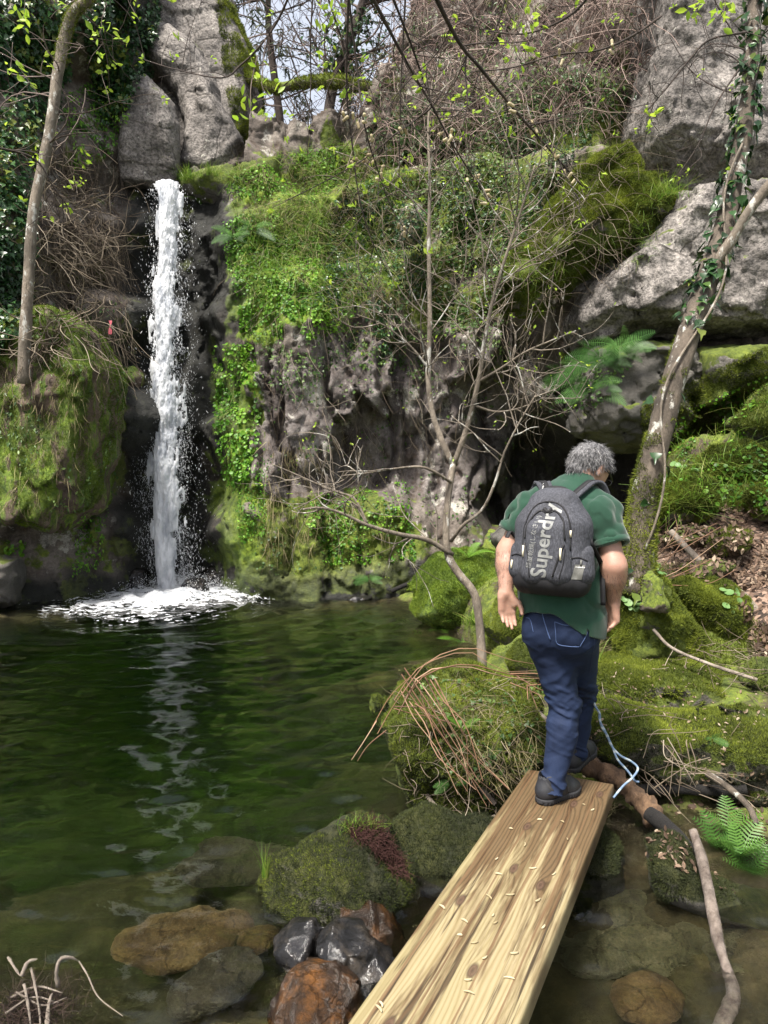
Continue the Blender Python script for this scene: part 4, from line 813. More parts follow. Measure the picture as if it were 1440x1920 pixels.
leaves('ground_cover', [(560,930),(760,900),(780,1050),(600,1060)], 2400, .04, 'round', M['cover'], 29, 2.3, .50, .02, label='green creeping plants low on the cliff above the pool', cat='plants', kind='stuff')
grass('dry_cliff_grass', [(480,830),(760,780),(740,1000),(500,1040)], 1300, .32, M['dry'], 30, (0, -.35, -1), .5, .010, .22, 2.1, .48, label='dry grass hanging on the low cliff above the pool', cat='grass', kind='stuff')
grass('cliff_grass', [(900,380),(1240,330),(1230,480),(1000,560),(900,540)], 2400, .12, M['grass'], 31, (0, -.4, .1), .9, .02, .5, 2.1, .47, label='grass blades among the moss of the ledge', cat='grass', kind='stuff')
leaves('creeper', [(1020,690),(1100,660),(1180,690),(1120,760),(1030,780)], 600, .05, 'round', M['cover_dark'], 32, 2, .42, .05, label='dark leafy plants under the cliff fern above the cave', cat='creeper')
# brown dead growth on the steep slope at the top
P, N, r = spread([(690,-120),(1240,-120),(1215,130),(1120,230),(960,260),(800,330),(700,330)], 1700, 33, 0)
S1 = hair_strands(P + N * .05, N * .6 + r.normal(0, .40, P.shape) + V3(0, -.2, .25), len(P), 1.25, .10, .20, r)
V, F, R = strands(S1, .0045 + .004 * r.random(len(P))); mk('dead_growth', V, F, M['bramble'], rnd=R, label='purplish brown dead growth hanging over the steep top slope', cat='dead growth', kind='stuff')
P, N, r = spread([(620,250),(1190,130),(1180,500),(960,640),(640,640)], 900, 34, 0)
V, F, R = strands(hair_strands(P + N * .05, N * .9 + r.normal(0, .5, P.shape) + V3(0, -.1, .2), len(P), .9, .14, .10, r), .004); mk('dry_twigs', V, F, M['dry_stem'], rnd=R, label='thin dry twigs standing out all over the upper cliff', cat='twigs', kind='stuff')
P, N, r = spread([(440,300),(760,560),(1100,640),(1000,860),(480,860)], 420, 35, 0)
V, F, R = strands(hair_strands(P + N * .03, N * .4 + r.normal(0, .35, P.shape) + V3(0, 0, -1), len(P), .7, .12, .08, r), .003); mk('hanging_stems', V, F, M['dry_stem'], rnd=R, label='fine stems hanging down the purple rock', cat='stems', kind='stuff')
# --- right bank
P, N, r = spread([(1210,1000),(1300,955),(1520,930),(1520,1240),(1420,1230),(1370,1110),(1270,1070)], 4200, 40, 1.6, .40)
V, F, R = inst(LEAF_V, LEAF_F, P + N * .012, frames(nrm(N + r.normal(0, .5, P.shape)), r.normal(0, 1, P.shape)), .028 + .04 * r.random(len(P)), r.random(len(P)))
mk('leaf_litter', V, F, M['litter'], rnd=R, label='brown dead leaves covering the slope by the leaning tree', cat='leaf litter', kind='stuff')
P, N, r = spread([(1080,1250),(1480,1200),(1480,1480),(1300,1600),(1120,1480)], 750, 41, 1.6, .42)
V, F, R = inst(LEAF_V, LEAF_F, P + N * .006, frames(nrm(N + r.normal(0, .35, P.shape)), r.normal(0, 1, P.shape)), .012 + .02 * r.random(len(P)), np.clip(r.random(len(P)) * .3 + .75, 0, 1))
mk('leaf_crumbs', V, F, M['litter'], rnd=R, label='pale leaf crumbs and catkin scraps on the mossy rocks', cat='leaf litter', kind='stuff')
P, N, r = spread([(1200,760),(1500,620),(1500,960),(1300,960),(1210,960)], 26000, 42, 2.2, .40)
V, F, R = inst(TUFT_V, TUFT_F, P, frames(nrm(N + V3(0, 0, .4) + r.normal(0, .35, P.shape)), r.normal(0, 1, P.shape)), .035 * (.5 + r.random(len(P))), np.clip(.1 + 1.1 * (fbm(P * 3, 3, 4) - .25) + r.normal(0, .13, len(P)), 0, 1))
mk('bank_moss', V, F, M['moss_tuft'], rnd=R, smooth=False, label='moss on the bank rising right of the leaning tree', cat='moss', kind='stuff')
P, N, r = spread([(780,1150),(980,1040),(1260,1040),(1440,1180),(1440,1300),(1000,1330),(820,1260)], 26000, 43, 2.6, .46)
V, F, R = inst(TUFT_V, TUFT_F, P, frames(nrm(N + V3(0, 0, .4) + r.normal(0, .35, P.shape)), r.normal(0, 1, P.shape)), .024 * (.5 + r.random(len(P))), np.clip(.1 + 1.1 * (fbm(P * 3, 3, 4) - .25) + r.normal(0, .13, len(P)), 0, 1))
mk('bank_moss', V, F, M['moss_tuft'], rnd=R, smooth=False, label='moss on the ground between the rocks behind the man', cat='moss', kind='stuff')
leaves('ground_cover', [(1210,800),(1480,680),(1480,960),(1250,960)], 2200, .045, 'round', M['cover'], 44, 2.6, .52, .02, label='small bright plants on the mossy bank at the right', cat='plants', kind='stuff')
grass('bank_grass', [(1200,860),(1480,720),(1480,980),(1230,980)], 1400, .20, M['grass'], 45, (0, -.2, .8), 1.0, .014, .45, 2.3, .5, label='grass on the mossy bank at the right', cat='grass', kind='stuff')
P, N, r = spread([(1180,1240),(1480,1170),(1480,1330),(1200,1240),(1100,1320),(1440,1500),(1180,1480)], 160, 46, 0)
V, F, R = strands(hair_strands(P + N * .015, r.normal(0, 1, P.shape) * [1, 1, .3] + N * .2, len(P), .30, .06, .03, r, 6), .003); mk('fallen_twigs', V, F, M['dry_stem'], rnd=R, label='thin fallen twigs strewn over the mossy rocks', cat='twigs', kind='stuff')
def pennywort(px, py, w, h, n, size, label, seed):
    leaves('pennywort', [(px-w,py-h),(px+w,py-h),(px+w,py+h),(px-w,py+h)], n, size, 'round', M['penny'], seed, 0, 0, .02, .3, .3, label=label, cat='pennywort')
pennywort(1180, 1130, 40, 12, 34, .06, 'pennywort with round pale leaves on the boulder at the foot of the leaning tree', 50)
pennywort(1225, 1095, 14, 40, 26, .05, 'pennywort climbing the tree base stub', 51)
pennywort(1370, 1130, 14, 18, 12, .06, 'pennywort on the front of the round mossy boulder', 52)
pennywort(1355, 765, 16, 12, 16, .09, 'pennywort high on the dark bank below the grey slab', 53)
pennywort(1290, 870, 20, 20, 16, .07, 'pennywort beside the leaning tree at the cave edge', 54)

# --- grass tufts
def tuft(px, py, w, n, L, label, mat='grass', spreadv=.35, bend=.6, bw=.02, seed=0, dirv=(0, 0, 1)):
    r = np.random.default_rng(seed + 500); q = np.stack([px + r.normal(0, w, n), py + r.normal(0, w * .3, n)], 1)
    P, N, ok = cast(q[:, 0], q[:, 1]); c = np.median(P[ok][:, 1]) if ok.any() else 6; ok &= np.abs(P[:, 1] - c) < .8; P = P[ok]; parts = []
    for b in (bend * .5, bend, bend * 1.6):
        k = r.random(len(P)) < .5; tV, tF = blade(b, bw)
        if k.any(): parts.append(inst(tV, tF, P[k], frames(nrm(np.array(dirv, float) + r.normal(0, spreadv, (k.sum(), 3))), r.normal(0, 1, (k.sum(), 3)) + V3(0, 0, -.3)), L * (.5 + .7 * r.random(k.sum())), r.random(k.sum())))
    V, F, R = join(parts); mk('grass_tuft', V, F, M[mat], rnd=R, label=label, cat='grass')
tuft(352, 338, 10, 130, .22, 'short grass tuft at the lip of the waterfall', seed=1)
tuft(395, 330, 12, 110, .20, 'second grass tuft right of the one at the waterfall lip', seed=2)
tuft(1250, 372, 16, 160, .32, 'soft grass tuft on the ledge under the upper granite face', seed=3, bend=.9, bw=.012)
tuft(497, 1648, 4, 22, .15, 'tall bright grass blades at the left tip of the flat mossy boulder', seed=4, spreadv=.16, bend=.25, bw=.014)
tuft(678, 1556, 18, 110, .07, 'short green grass on top of the flat mossy boulder', seed=5)
tuft(738, 1246, 14, 60, .13, 'bright grass standing in the pool in front of the far bank', seed=6, spreadv=.15, bend=.3)
tuft(782, 1236, 5, 24, .11, 'small grass tuft at the pool edge right of the larger one', seed=7, spreadv=.15, bend=.3)
tuft(855, 1172, 12, 70, .18, 'grass tuft under the flat topped far boulder', seed=8, spreadv=.25)
tuft(888, 1170, 10, 60, .20, 'grass tuft beside the sapling on the far bank', seed=9, spreadv=.25)
tuft(1112, 1225, 9, 120, .26, 'pale drooping grass on the long mossy rock behind the thigh', 'dry', seed=10, spreadv=.5, bend=1.1, bw=.012)
tuft(1108, 1240, 9, 60, .22, 'green drooping grass on the long mossy rock behind the thigh', seed=11, spreadv=.5, bend=1.1, bw=.012)
tuft(1135, 1530, 8, 30, .16, 'dry straw under the right corner of the plank', 'dry', seed=12, spreadv=.6, bend=.8, bw=.02)
# dark red root hairs on the flat mossy boulder
P, N, r = spread([(650,1545),(705,1535),(735,1590),(760,1640),(740,1650),(700,1600),(655,1570)], 700, 60, 0)
V, F, R = strands(hair_strands(P + N * .01, N + r.normal(0, .5, P.shape) + V3(.2, -.2, .1), len(P), .06, .25, .2, r, 6), .0016); mk('root_mat', V, F, m_plain('red_root', (.042, .018, .015), .8, .2), rnd=R, label='mat of dark red root hairs on the flat mossy boulder', cat='roots')

# --- ferns
FRV, FRF = frond(); FRV2, FRF2 = frond(11, .35, .27)
def fern(p, n, L, label, mat='fern', droop=(0, 0, .6), seed=0, young=False, group=None, face=None, spr=1.0):
    r = np.random.default_rng(seed + 900); t = thing('fern', label, 'fern', tuple(p), group)
    for k in range(n):
        a = 2 * math.pi * (k + r.random() * .6) / n; d = nrm(V3(math.cos(a) * spr, math.sin(a) * spr - .25, 0) + np.array(droop) + r.normal(0, .12, 3))
        up = nrm(V3(0, -.25, 1) - d * .2); fr = frames(up[None] + 0 * d[None], d[None])
        if face is not None:
            a = math.pi * (k + .5 * r.random()) / max(n - 1, 1); d = nrm(V3(math.cos(a), -.35, .75 * math.sin(a) - .55 + r.normal(0, .12))); up = V3(*face)
        fr = (nrm(np.cross(d, up))[None], d[None], nrm(np.cross(nrm(np.cross(d, up)), d))[None])
        V, F, R = inst(FRV2 if young else FRV, FRF2 if young else FRF, np.asarray(p)[None], fr, [L * (.6 + .5 * r.random())], np.array([r.random()]))
        mk('frond', V, F, M[mat], parent=t, rnd=R)
for k, (px, py) in enumerate([(1065, 705), (1095, 690), (1130, 675), (1160, 665), (1110, 730)]):
    fern(on(px, py, .05), 9, .60, ['leftmost fern of the drooping row above the cave mouth', 'fern in the drooping row next to the leftmost one', 'middle fern in the drooping row above the cave mouth', 'rightmost fern of the drooping row above the cave mouth', 'fern hanging lowest under the drooping row above the cave'][k], droop=(0, -.5, .1), seed=k, group='ferns above the cave', face=(0, -1, .35))
for k, (px, py, L, lab, mt) in enumerate([(880, 1048, .35, 'lime green fern on top of the flat topped far boulder', 'fern_lime'), (833, 1190, .34, 'lime green fern at the near edge of the far bank', 'fern_lime'), (868, 1212, .30, 'low lime fern beside the sapling foot', 'fern_lime'), (693, 1085, .34, 'single small fern at the cliff foot above the pool', 'fern'),
        (872, 1375, .16, 'small lime fern in the middle of the stump front', 'fern_lime'), (850, 1462, .11, 'tiny fern low on the dark stump side', 'fern'), (1190, 1520, .12, 'tiny lime fern right of the plank end', 'fern_lime'), (1328, 1385, .12, 'small fern curled on the lower mossy rock wall', 'fern'),
        (440, 445, .40, 'dark fern on the cliff right of the falling water', 'fern'), (475, 430, .40, 'dark fern beside the other one right of the falling water', 'fern'), (375, 385, .32, 'bright fern hanging just below the grassy lip', 'fern_lime'), (820, 300, .45, 'fern among the dead growth near the top of the sapling', 'fern'), (770, 260, .45, 'fern under the dead growth near the top centre', 'fern')]):
    fern(on(px, py, .02), 6 if L > .2 else 4, L, lab, mt, seed=20 + k, droop=(0, -.2, .45) if mt == 'fern_lime' else (0, -.5, .15), face=(0, -1, .4) if mt == 'fern' else None)
for k, (px, py, L) in enumerate([(1345, 1600, .25), (1385, 1615, .28), (1368, 1570, .22), (1405, 1650, .22)]):
    fern(on(px, py, .01), 9, L, ['leftmost of the ferns behind the driftwood stick', 'tallest of the ferns behind the driftwood stick', 'rear fern of the clump behind the driftwood stick', 'rightmost low fern of the clump behind the driftwood stick'][k], 'fern_near', seed=40 + k, young=True, droop=(-.1, -.15, .9), group='ferns behind the driftwood')

# ------------------------------------------------------------------ trees
def grow(path, n, L, r, up=.25, t0=.15, fwd=.6, curl=.12, M_=8):
    path = np.asarray(path); T = nrm(np.gradient(path, axis=0)); i = (t0 + (1 - t0) * r.random(n)) * (len(path) - 1.001); k = i.astype(int); f = (i - k)[:, None]
    P = path[k] * (1 - f) + path[k + 1] * f; d = r.normal(0, 1, (n, 3)) * [1, .8, 1]; d = d - T[k] * (d * T[k]).sum(1, keepdims=True)
    D = nrm(nrm(d) + T[k] * fwd + V3(0, 0, up)); S = np.zeros((n, M_, 3)); S[:, 0] = P; w = r.normal(0, curl, (n, 3)); Ls = L * (.35 + .9 * r.random(n)) / (M_ - 1)
    for j in range(1, M_):
        w = w * .6 + r.normal(0, curl, (n, 3)); D = nrm(D + w + V3(0, 0, up * .12)); S[:, j] = S[:, j - 1] + D * Ls[:, None]
    return S
def pxpath(pts, n):
    a = np.array(pts, float); s = spline(a, n); return at(s[:, 0], s[:, 1], s[:, 2])
def buds(S, per, size, mat, parent, r, name='young_leaf', spreadv=.9, rosette=4):
    S = np.asarray(S); tips = S[:, -1]; D = nrm(S[:, -1] - S[:, -2]); k = r.random(len(S)) < per; P, D = tips[k], D[k]; ps = []
    for _ in range(rosette):
        Yh = nrm(D + r.normal(0, spreadv, P.shape)); Z = nrm(np.cross(Yh, r.normal(0, 1, P.shape)) + V3(0, 0, .3)); X, Y, Z = frames(Z, Yh)
        ps.append(inst(LEAF_V, LEAF_F, P + r.normal(0, size * .3, P.shape), (X, Y, Z), size * (.5 + .8 * r.random(len(P)))))
    if len(P): V, F, R = join(ps); mk(name, V, F, mat, parent=parent, rnd=R, kind='stuff')
def limb(name, pts, r0, r1, mat, parent, n=24, sides=10, noise=(9, .16), ctrl=None):
    p = pxpath(pts, n) if ctrl is None else ctrl; V, F = tube(p, np.linspace(r0, r1, len(p)), sides, True, noise, len(ORG)); return mk(name, V, F, mat, parent=parent), p
r = np.random.default_rng(77)
# leaning tree at the right with ivy
base = on(1192, 1090); t = thing('leaning_tree', 'thick leaning tree with a mossy foot and ivy up its trunk, behind the man', 'tree', tuple(base))
Yb = base[1]; pp = [(1190,1110,Yb),(1196,1060,Yb),(1208,930,Yb+.02),(1232,830,Yb+.05),(1262,720,Yb+.1),(1300,600,Yb+.2),(1338,490,Yb+.3),(1368,380,Yb+.4),(1395,240,Yb+.5),(1408,110,Yb+.6),(1418,-40,Yb+.7),(1425,-160,Yb+.8)]
s = spline(np.array(pp, float), 60); tp = at(s[:, 0], s[:, 1], s[:, 2]); rad = np.interp(s[:, 1], [-160, 100, 350, 480, 700, 930, 1060, 1110], [.045, .056, .068, .08, .084, .097, .122, .16])
V, F = tube(tp, rad, 18, True, (7, .16), 3); trunk = mk('trunk', V, F, M['bark'], parent=t); TR = (V, F[0])
low = V[:, 2] < base[2] + 1.35
V2, F2 = tube(tp[:24], rad[:24] * 1.02, 18, False, (7, .16), 3); P, N, A_ = sample(V2, F2[0], 7000); k = (fbm(P * 4, 3, 5) + (base[2] + .9 - P[:, 2]) * .22 > .47)
P, N = P[k], N[k]; N = nrm(P - tp[np.argmin(((P[:, None] - tp[None, ::2]) ** 2).sum(-1), 1) * 2]); V, F, R = inst(TUFT_V, TUFT_F, P, frames(nrm(N + V3(0, 0, .3) + RNG.normal(0, .3, P.shape)), RNG.normal(0, 1, P.shape)), .024 * (.5 + RNG.random(len(P))), np.clip(.2 + 1.1 * (fbm(P * 3, 3, 4) - .25) + RNG.normal(0, .15, len(P)), 0, 1)); mk('moss', V, F, M['moss_tuft'], parent=t, rnd=R, smooth=False)
_, fp = limb('fork', [(1332,505,Yb+.28),(1372,450,Yb+.2),(1405,395,Yb+.15),(1450,335,Yb+.1),(1520,240,Yb)], .042, .026, M['bark_pale'], t)
P, N, A_ = sample(*TR, 900); k = P[:, 2] > base[2] + 1.9; k |= RNG.random(len(P)) < .04; P = P[k]; axp = tp[np.argmin(((P[:, None] - tp[None]) ** 2).sum(-1), 1)]; N = nrm(P - axp); m = len(P)
V, F, R = inst(IVY_V, IVY_F, P + N * .03, frames(nrm(N + V3(0, -.3, .4) + RNG.normal(0, .4, P.shape)), V3(0, 0, -1) + RNG.normal(0, .4, P.shape)), .05 + .06 * RNG.random(m)); mk('ivy', V, F, M['ivy'], parent=t, rnd=R)
vine = tp[4:40] + nrm(np.cross(np.gradient(tp, axis=0)[4:40], V3(0, 1, 0))) * 0 + np.stack([np.sin(np.arange(36) * .35) * .09, np.full(36, -.118) + np.arange(36) * .0009, np.zeros(36)], 1); V, F = tube(vine, .009, 6, True, (20, .3)); mk('vine', V, F, M['bark_pale'], parent=t)
S1 = grow(tp[38:], 14, .9, r, .1); S2 = np.concatenate([grow(x, 4, .45, r, .1) for x in S1]); V, F, R = join([strands(S1, .008), strands(S2, .004)]); mk('twigs', V, F, M['bark_dark'], parent=t, kind='stuff'); buds(S2, .25, .05, M['lime'], t, r)
rock('tree_stub', 'short broken mossy stub at the foot of the leaning tree', [(1203,1140),(1210,1085),(1222,1072),(1236,1080),(1246,1100),(1252,1145)], Yb - .30, .12, M['bark_moss'], h=.012, amp=.045, frq=8, seed=91, warp=.04, R=.10, cat='stub')

# lichened tree at the left
t = thing('lichened_tree', 'slim lichened tree growing from the top of the overhanging slab at the left', 'tree', tuple(at(45, 700, 9.2)))
pp = [(44,720,9.25),(48,620,9.2),(55,500,9.15),(62,400,9.1),(80,310,9.1),(96,230,9.1),(108,140,9.1),(122,70,9.1),(136,25,9.05),(165,0,9.0),(215,-60,8.9)]
s = spline(np.array(pp, float), 50); lp = at(s[:, 0], s[:, 1], s[:, 2]); V, F = tube(lp, np.interp(np.arange(50), [0, 20, 38, 49], [.078, .06, .066, .055]), 14, True, (8, .18), 2); mk('trunk', V, F, M['bark_pale'], parent=t)
V, F = tube(lp[36:], np.linspace(.066, .062, 14), 12, False, (8, .18), 2); P, N, A_ = sample(V, F[0], 1500); V, F, R = inst(TUFT_V, TUFT_F, P, frames(nrm(N * np.sign((N * (P - lp[42])).sum(1, keepdims=True)) + RNG.normal(0, .3, P.shape)), RNG.normal(0, 1, P.shape)), .03); mk('moss', V, F, M['moss_tuft'], parent=t, rnd=R, smooth=False)
S1 = grow(lp[22:], 16, 1.2, r, .1, fwd=.2); S2 = np.concatenate([grow(x, 5, .55, r, .1) for x in S1]); V, F, R = join([strands(S1, .011), strands(S2, .005)]); mk('twigs', V, F, M['twig'], parent=t, kind='stuff'); buds(S2, .35, .09, M['lime'], t, r)

# bare sapling in front of the cliff
sb = on(905, 1262); t = thing('sapling', 'bare pale forked sapling with first buds in front of the purple cliff', 'tree', tuple(sb)); Y = sb[1]; Y = min(max(Y, 4.6), 6.0); tr_ = Y / 5.5
_, a = limb('trunk', [(908,1290,Y),(905,1255,Y),(900,1180,Y+.03),(890,1115,Y+.05),(862,1078,Y+.07),(842,1045,Y+.08),(836,1000,Y+.1),(840,935,Y+.12),(850,868,Y+.15)], tr_ * .035, tr_ * .025, M['bark_pale'], t, 40, 12, (10, .14))
_, b = limb('fork', [(849,872,Y+.15),(828,825,Y+.17),(810,770,Y+.2),(803,700,Y+.22),(806,600,Y+.25),(804,450,Y+.3),(806,340,Y+.35),(803,230,Y+.4),(812,150,Y+.4)], .021, .006, M['bark_pale'], t, 40, 9, (12, .12))
_, c = limb('fork', [(851,872,Y+.15),(876,800,Y+.1),(898,710,Y+.05),(912,620,Y),(930,540,Y-.05),(962,440,Y-.1),(985,370,Y-.15),(1003,310,Y-.2)], .019, .005, M['bark_pale'], t, 40, 9, (12, .12))
_, d = limb('branch', [(848,1040,Y+.08),(800,1012,Y),(750,1002,Y-.1),(690,985,Y-.2),(640,962,Y-.25),(600,952,Y-.3),(568,955,Y-.3)], .017, .006, M['bark_pale'], t, 24, 8, (14, .12))
_, e = limb('branch', [(690,985,Y-.2),(665,935,Y-.2),(640,925,Y-.2),(590,905,Y-.25),(545,885,Y-.25),(510,870,Y-.3)], .009, .003, M['bark_pale'], t, 20, 6)
_, f = limb('branch', [(846,905,Y+.12),(815,885,Y),(785,875,Y-.05),(730,880,Y-.1),(680,888,Y-.15),(640,892,Y-.15)], .010, .003, M['bark_pale'], t, 20, 6)
_, gq = limb('branch', [(846,1015,Y+.1),(868,985,Y),(905,955,Y-.05),(930,900,Y-.1),(945,850,Y-.12),(975,790,Y-.15),(1005,740,Y-.2)], .012, .004, M['bark_pale'], t, 22, 7)
_, h2 = limb('branch', [(898,715,Y+.05),(940,690,Y),(985,660,Y-.1),(1030,640,Y-.15),(1080,620,Y-.2)], .010, .003, M['bark_pale'], t, 18, 6)
_, h3 = limb('branch', [(888,760,Y+.08),(930,772,Y+.1),(975,765,Y),(1020,745,Y)], .009, .003, M['bark_pale'], t, 16, 6)
_, h4 = limb('branch', [(803,690,Y+.22),(770,650,Y+.2),(720,610,Y+.15),(670,590,Y+.1)], .009, .003, M['bark_pale'], t, 16, 6)
A1 = [grow(x, n, L, r, .3, .1) for x, n, L in ((b, 24, .75), (c, 28, .7), (d, 9, .45), (e, 6, .35), (f, 6, .35), (gq, 8, .5), (h2, 8, .45), (h3, 7, .4), (h4, 7, .4))]; S1 = np.concatenate(A1)
S2 = np.concatenate([grow(x, 3, .32, r, .25) for x in S1]); V, F, R = join([strands(S1, .0052, 4), strands(S2, .0028)]); mk('twigs', V, F, M['bark_pale'], parent=t, kind='stuff')
buds(S2, .5, .022, M['lime'], t, r, 'bud', .6, 2)

# branches hanging into the picture from a tree over the viewer's head
M['dark_twig'] = M['bark_dark']
OV = [([(790,-60,3.6),(857,73,4.0),(897,123,4.1),(960,200,4.3),(1027,277,4.5),(1093,350,4.7)], .013, .004, 'thickest bare branch crossing the top right of centre diagonally'),
 ([(680,-40,3.8),(757,107,4.1),(807,193,4.3),(843,260,4.4),(897,347,4.6),(930,385,4.7)], .010, .003, 'bare branch slanting down from the top centre'),
 ([(722,-40,3.9),(767,73,4.1),(800,167,4.3),(815,205,4.3),(860,300,4.5)], .008, .003, 'shorter bare branch between the two slanting ones'),
 ([(654,-40,3.9),(650,167,4.2),(660,267,4.3),(673,367,4.4),(697,450,4.5),(735,525,4.6)], .007, .0025, 'long thin branch hanging straight down at the top centre'),
 ([(650,-40,4.2),(670,133,4.4),(683,233,4.4),(713,333,4.6),(745,410,4.7),(800,470,4.8)], .007, .0025, 'thin branch hanging beside the straight one and curving right'),
 ([(762,-40,4.2),(753,133,4.4),(750,233,4.5),(748,340,4.6)], .006, .0025, 'thin dark twig hanging vertically right of the hanging pair'),
 ([(588,-40,4.4),(582,83,4.5),(583,150,4.6),(578,240,4.6)], .006, .0025, 'thin twig hanging over the mossy branch in the gap'),
 ([(830,170,4.4),(805,205,4.4),(747,247,4.5),(680,300,4.6),(590,350,4.8),(510,390,4.9)], .006, .002, 'twig slanting down leftwards across the cliff brow'),
 ([(560,-50,4.2),(520,40,4.4),(480,95,4.5),(450,123,4.6),(417,146,4.6),(333,131,4.8),(270,112,4.9)], .008, .003, 'dark curved twig crossing in front of the top boulders'),
 ([(1240,30,4.8),(1193,63,4.8),(1127,93,4.8),(1043,103,4.8),(960,127,4.8),(880,135,4.9)], .008, .003, 'curved branch sweeping left from the upper granite face'),
 ([(-40,270,5.0),(60,295,5.2),(100,350,5.3),(130,392,5.4)], .009, .004, 'thin dark branch entering from the left edge'),
 ([(1400,60,5.6),(1330,75,5.5),(1290,115,5.5),(1250,165,5.5),(1215,205,5.5)], .009, .004, 'dark twig reaching left from the ivy trunk over the granite'),
 ([(1385,130,5.6),(1340,200,5.5),(1310,270,5.5),(1270,330,5.5)], .007, .003, 'dark twig drooping from the ivy trunk over the granite'),
 ([(1130,-50,4.2),(1080,20,4.4),(1000,60,4.5),(930,60,4.6),(860,40,4.7)], .008, .003, 'branch arching over the dead growth at the top right'),
 ([(960,-50,4.6),(935,40,4.7),(905,120,4.8),(880,190,4.9)], .006, .003, 'thin twig dropping through the dead growth at the top')]
CK = {0: [.6, .72, .85, .95], 1: [.7, .86, .97], 2: [.9], 3: [.45, .62], 4: [.5, .58, .7, .9], 7: [.3, .5], 9: [.3, .55]}
for k, (pts, r0, r1, lab) in enumerate(OV):
    p = pxpath(pts, 36); t = thing('hanging_branch', lab, 'branch', tuple(p[0]), 'branches hanging in from above')
    V, F = tube(p, np.linspace(r0, r1, 36), 7, True, (25, .2), k); mk('stem', V, F, M['bark_dark'], parent=t)
    S1 = grow(p, 9 if r0 > .0065 else 6, .42, r, -.05, .1, .7, .10); S2 = np.concatenate([grow(x, 2, .22, r, .0, .3) for x in S1]); V, F, R = join([strands(S1, r0 * .38, 4), strands(S2, r0 * .24)]); mk('twigs', V, F, M['bark_dark'], parent=t, kind='stuff')
    buds(S2, .38, .038, M['lime'], t, r, 'young_leaf', .7, 4)
    buds(np.stack([p[None, 30], p[None, 35]], 1), 1, .04, M['lime'], t, r, 'young_leaf', .6, 5)
    for u in CK.get(k, []):
        for j in range(3):
            c = p[int(u * 35)] + r.normal(0, .025, 3); fd = Field(c - .035, c + .035, .0035); dv = nrm(r.normal(0, 1, 3) + V3(0, 0, -.8)) * .014; fd.cap(c - dv, c + dv, .0095, .008, 0); fd.near(lambda q: (fbm(q * 300, 2, 3) - .5) * .004, .02); V, F = fd.mesh(); mk('catkin', V, F, M['catkin'], parent=t, rnd=np.full(len(V), r.random()))
for k, (px, py, n) in enumerate([(492, 165, 9), (470, 195, 5), (620, 25, 9), (600, 45, 6), (965, 95, 10), (985, 28, 8), (1305, 12, 9), (1360, 12, 9), (1222, 228, 4), (45, 30, 7), (190, 55, 8), (20, 130, 6)]):
    Yl = [3.6, 3.6, 4, 4.1, 4.2, 4.2, 4.4, 4.4, 5, 6.5, 6.5, 6.5][k]; c = at(px, py, Yl); t = thing('leafy_sprig', ['sprig of lime leaves over the mossy branch in the gap', 'small lime sprig under the one over the mossy branch', 'lime leaf sprig high in the sky gap', 'lime leaf sprig left of the one high in the gap', 'lime sprig in front of the dead growth', 'lime sprig at the top edge over the dead growth', 'lime sprig at the top edge over the granite face', 'lime sprig at the top right beside the ivy trunk', 'tiny lime sprig in front of the granite face', 'pale lime sprig at the top left corner', 'pale lime sprig right of the lichened tree top', 'pale lime sprig on the ivy near the left edge'][k], 'leaves', tuple(c), 'lime sprigs on hanging twigs')
    st = np.stack([c + V3(r.normal(0, .02), .05, .25), c + V3(0, .02, .1), c, c + V3(r.normal(0, .03), 0, -.06)]); V, F = tube(spline(st, 10), .0025, 5); mk('stem', V, F, M['twig'], parent=t)
    S1 = grow(spline(st, 10), n, .06, r, .1, .4); buds(S1, 1, .05 * Yl / 4, M['lime'], t, r, 'young_leaf', .5, 2)

# mossy limb across the gap
t = thing('mossy_limb', 'thick crooked limb wrapped in moss stretching across the sky gap', 'branch', tuple(at(480, 160, 13)))
p = pxpath([(455,140,13.3),(490,155,13.1),(512,166,13),(545,160,13),(580,153,13),(620,152,13),(650,157,13),(700,165,13),(760,150,13)], 40); V, F = tube(p, np.interp(np.arange(40), [0, 10, 25, 39], [.08, .075, .10, .05]), 10, True, (6, .3), 5); mk('limb', V, F, M['bark_moss'], parent=t)
P, N, A_ = sample(V, F[0], 5000); N = nrm(P - p[np.argmin(((P[:, None] - p[None]) ** 2).sum(-1), 1)]); k = fbm(P * 3, 3, 2) > .38; P, N = P[k], N[k]; V, F, R = inst(TUFT_V, TUFT_F, P, frames(nrm(N + RNG.normal(0, .3, P.shape)), RNG.normal(0, 1, P.shape)), .045 * (.5 + RNG.random(len(P)))); mk('moss', V, F, M['moss_tuft'], parent=t, rnd=R, smooth=False)
S1 = grow(p, 14, .9, r, -.1); S2 = np.concatenate([grow(x, 4, .5, r, -.1) for x in S1]); V, F, R = join([strands(S1, .012), strands(S2, .006)]); mk('twigs', V, F, M['twig'], parent=t, kind='stuff')

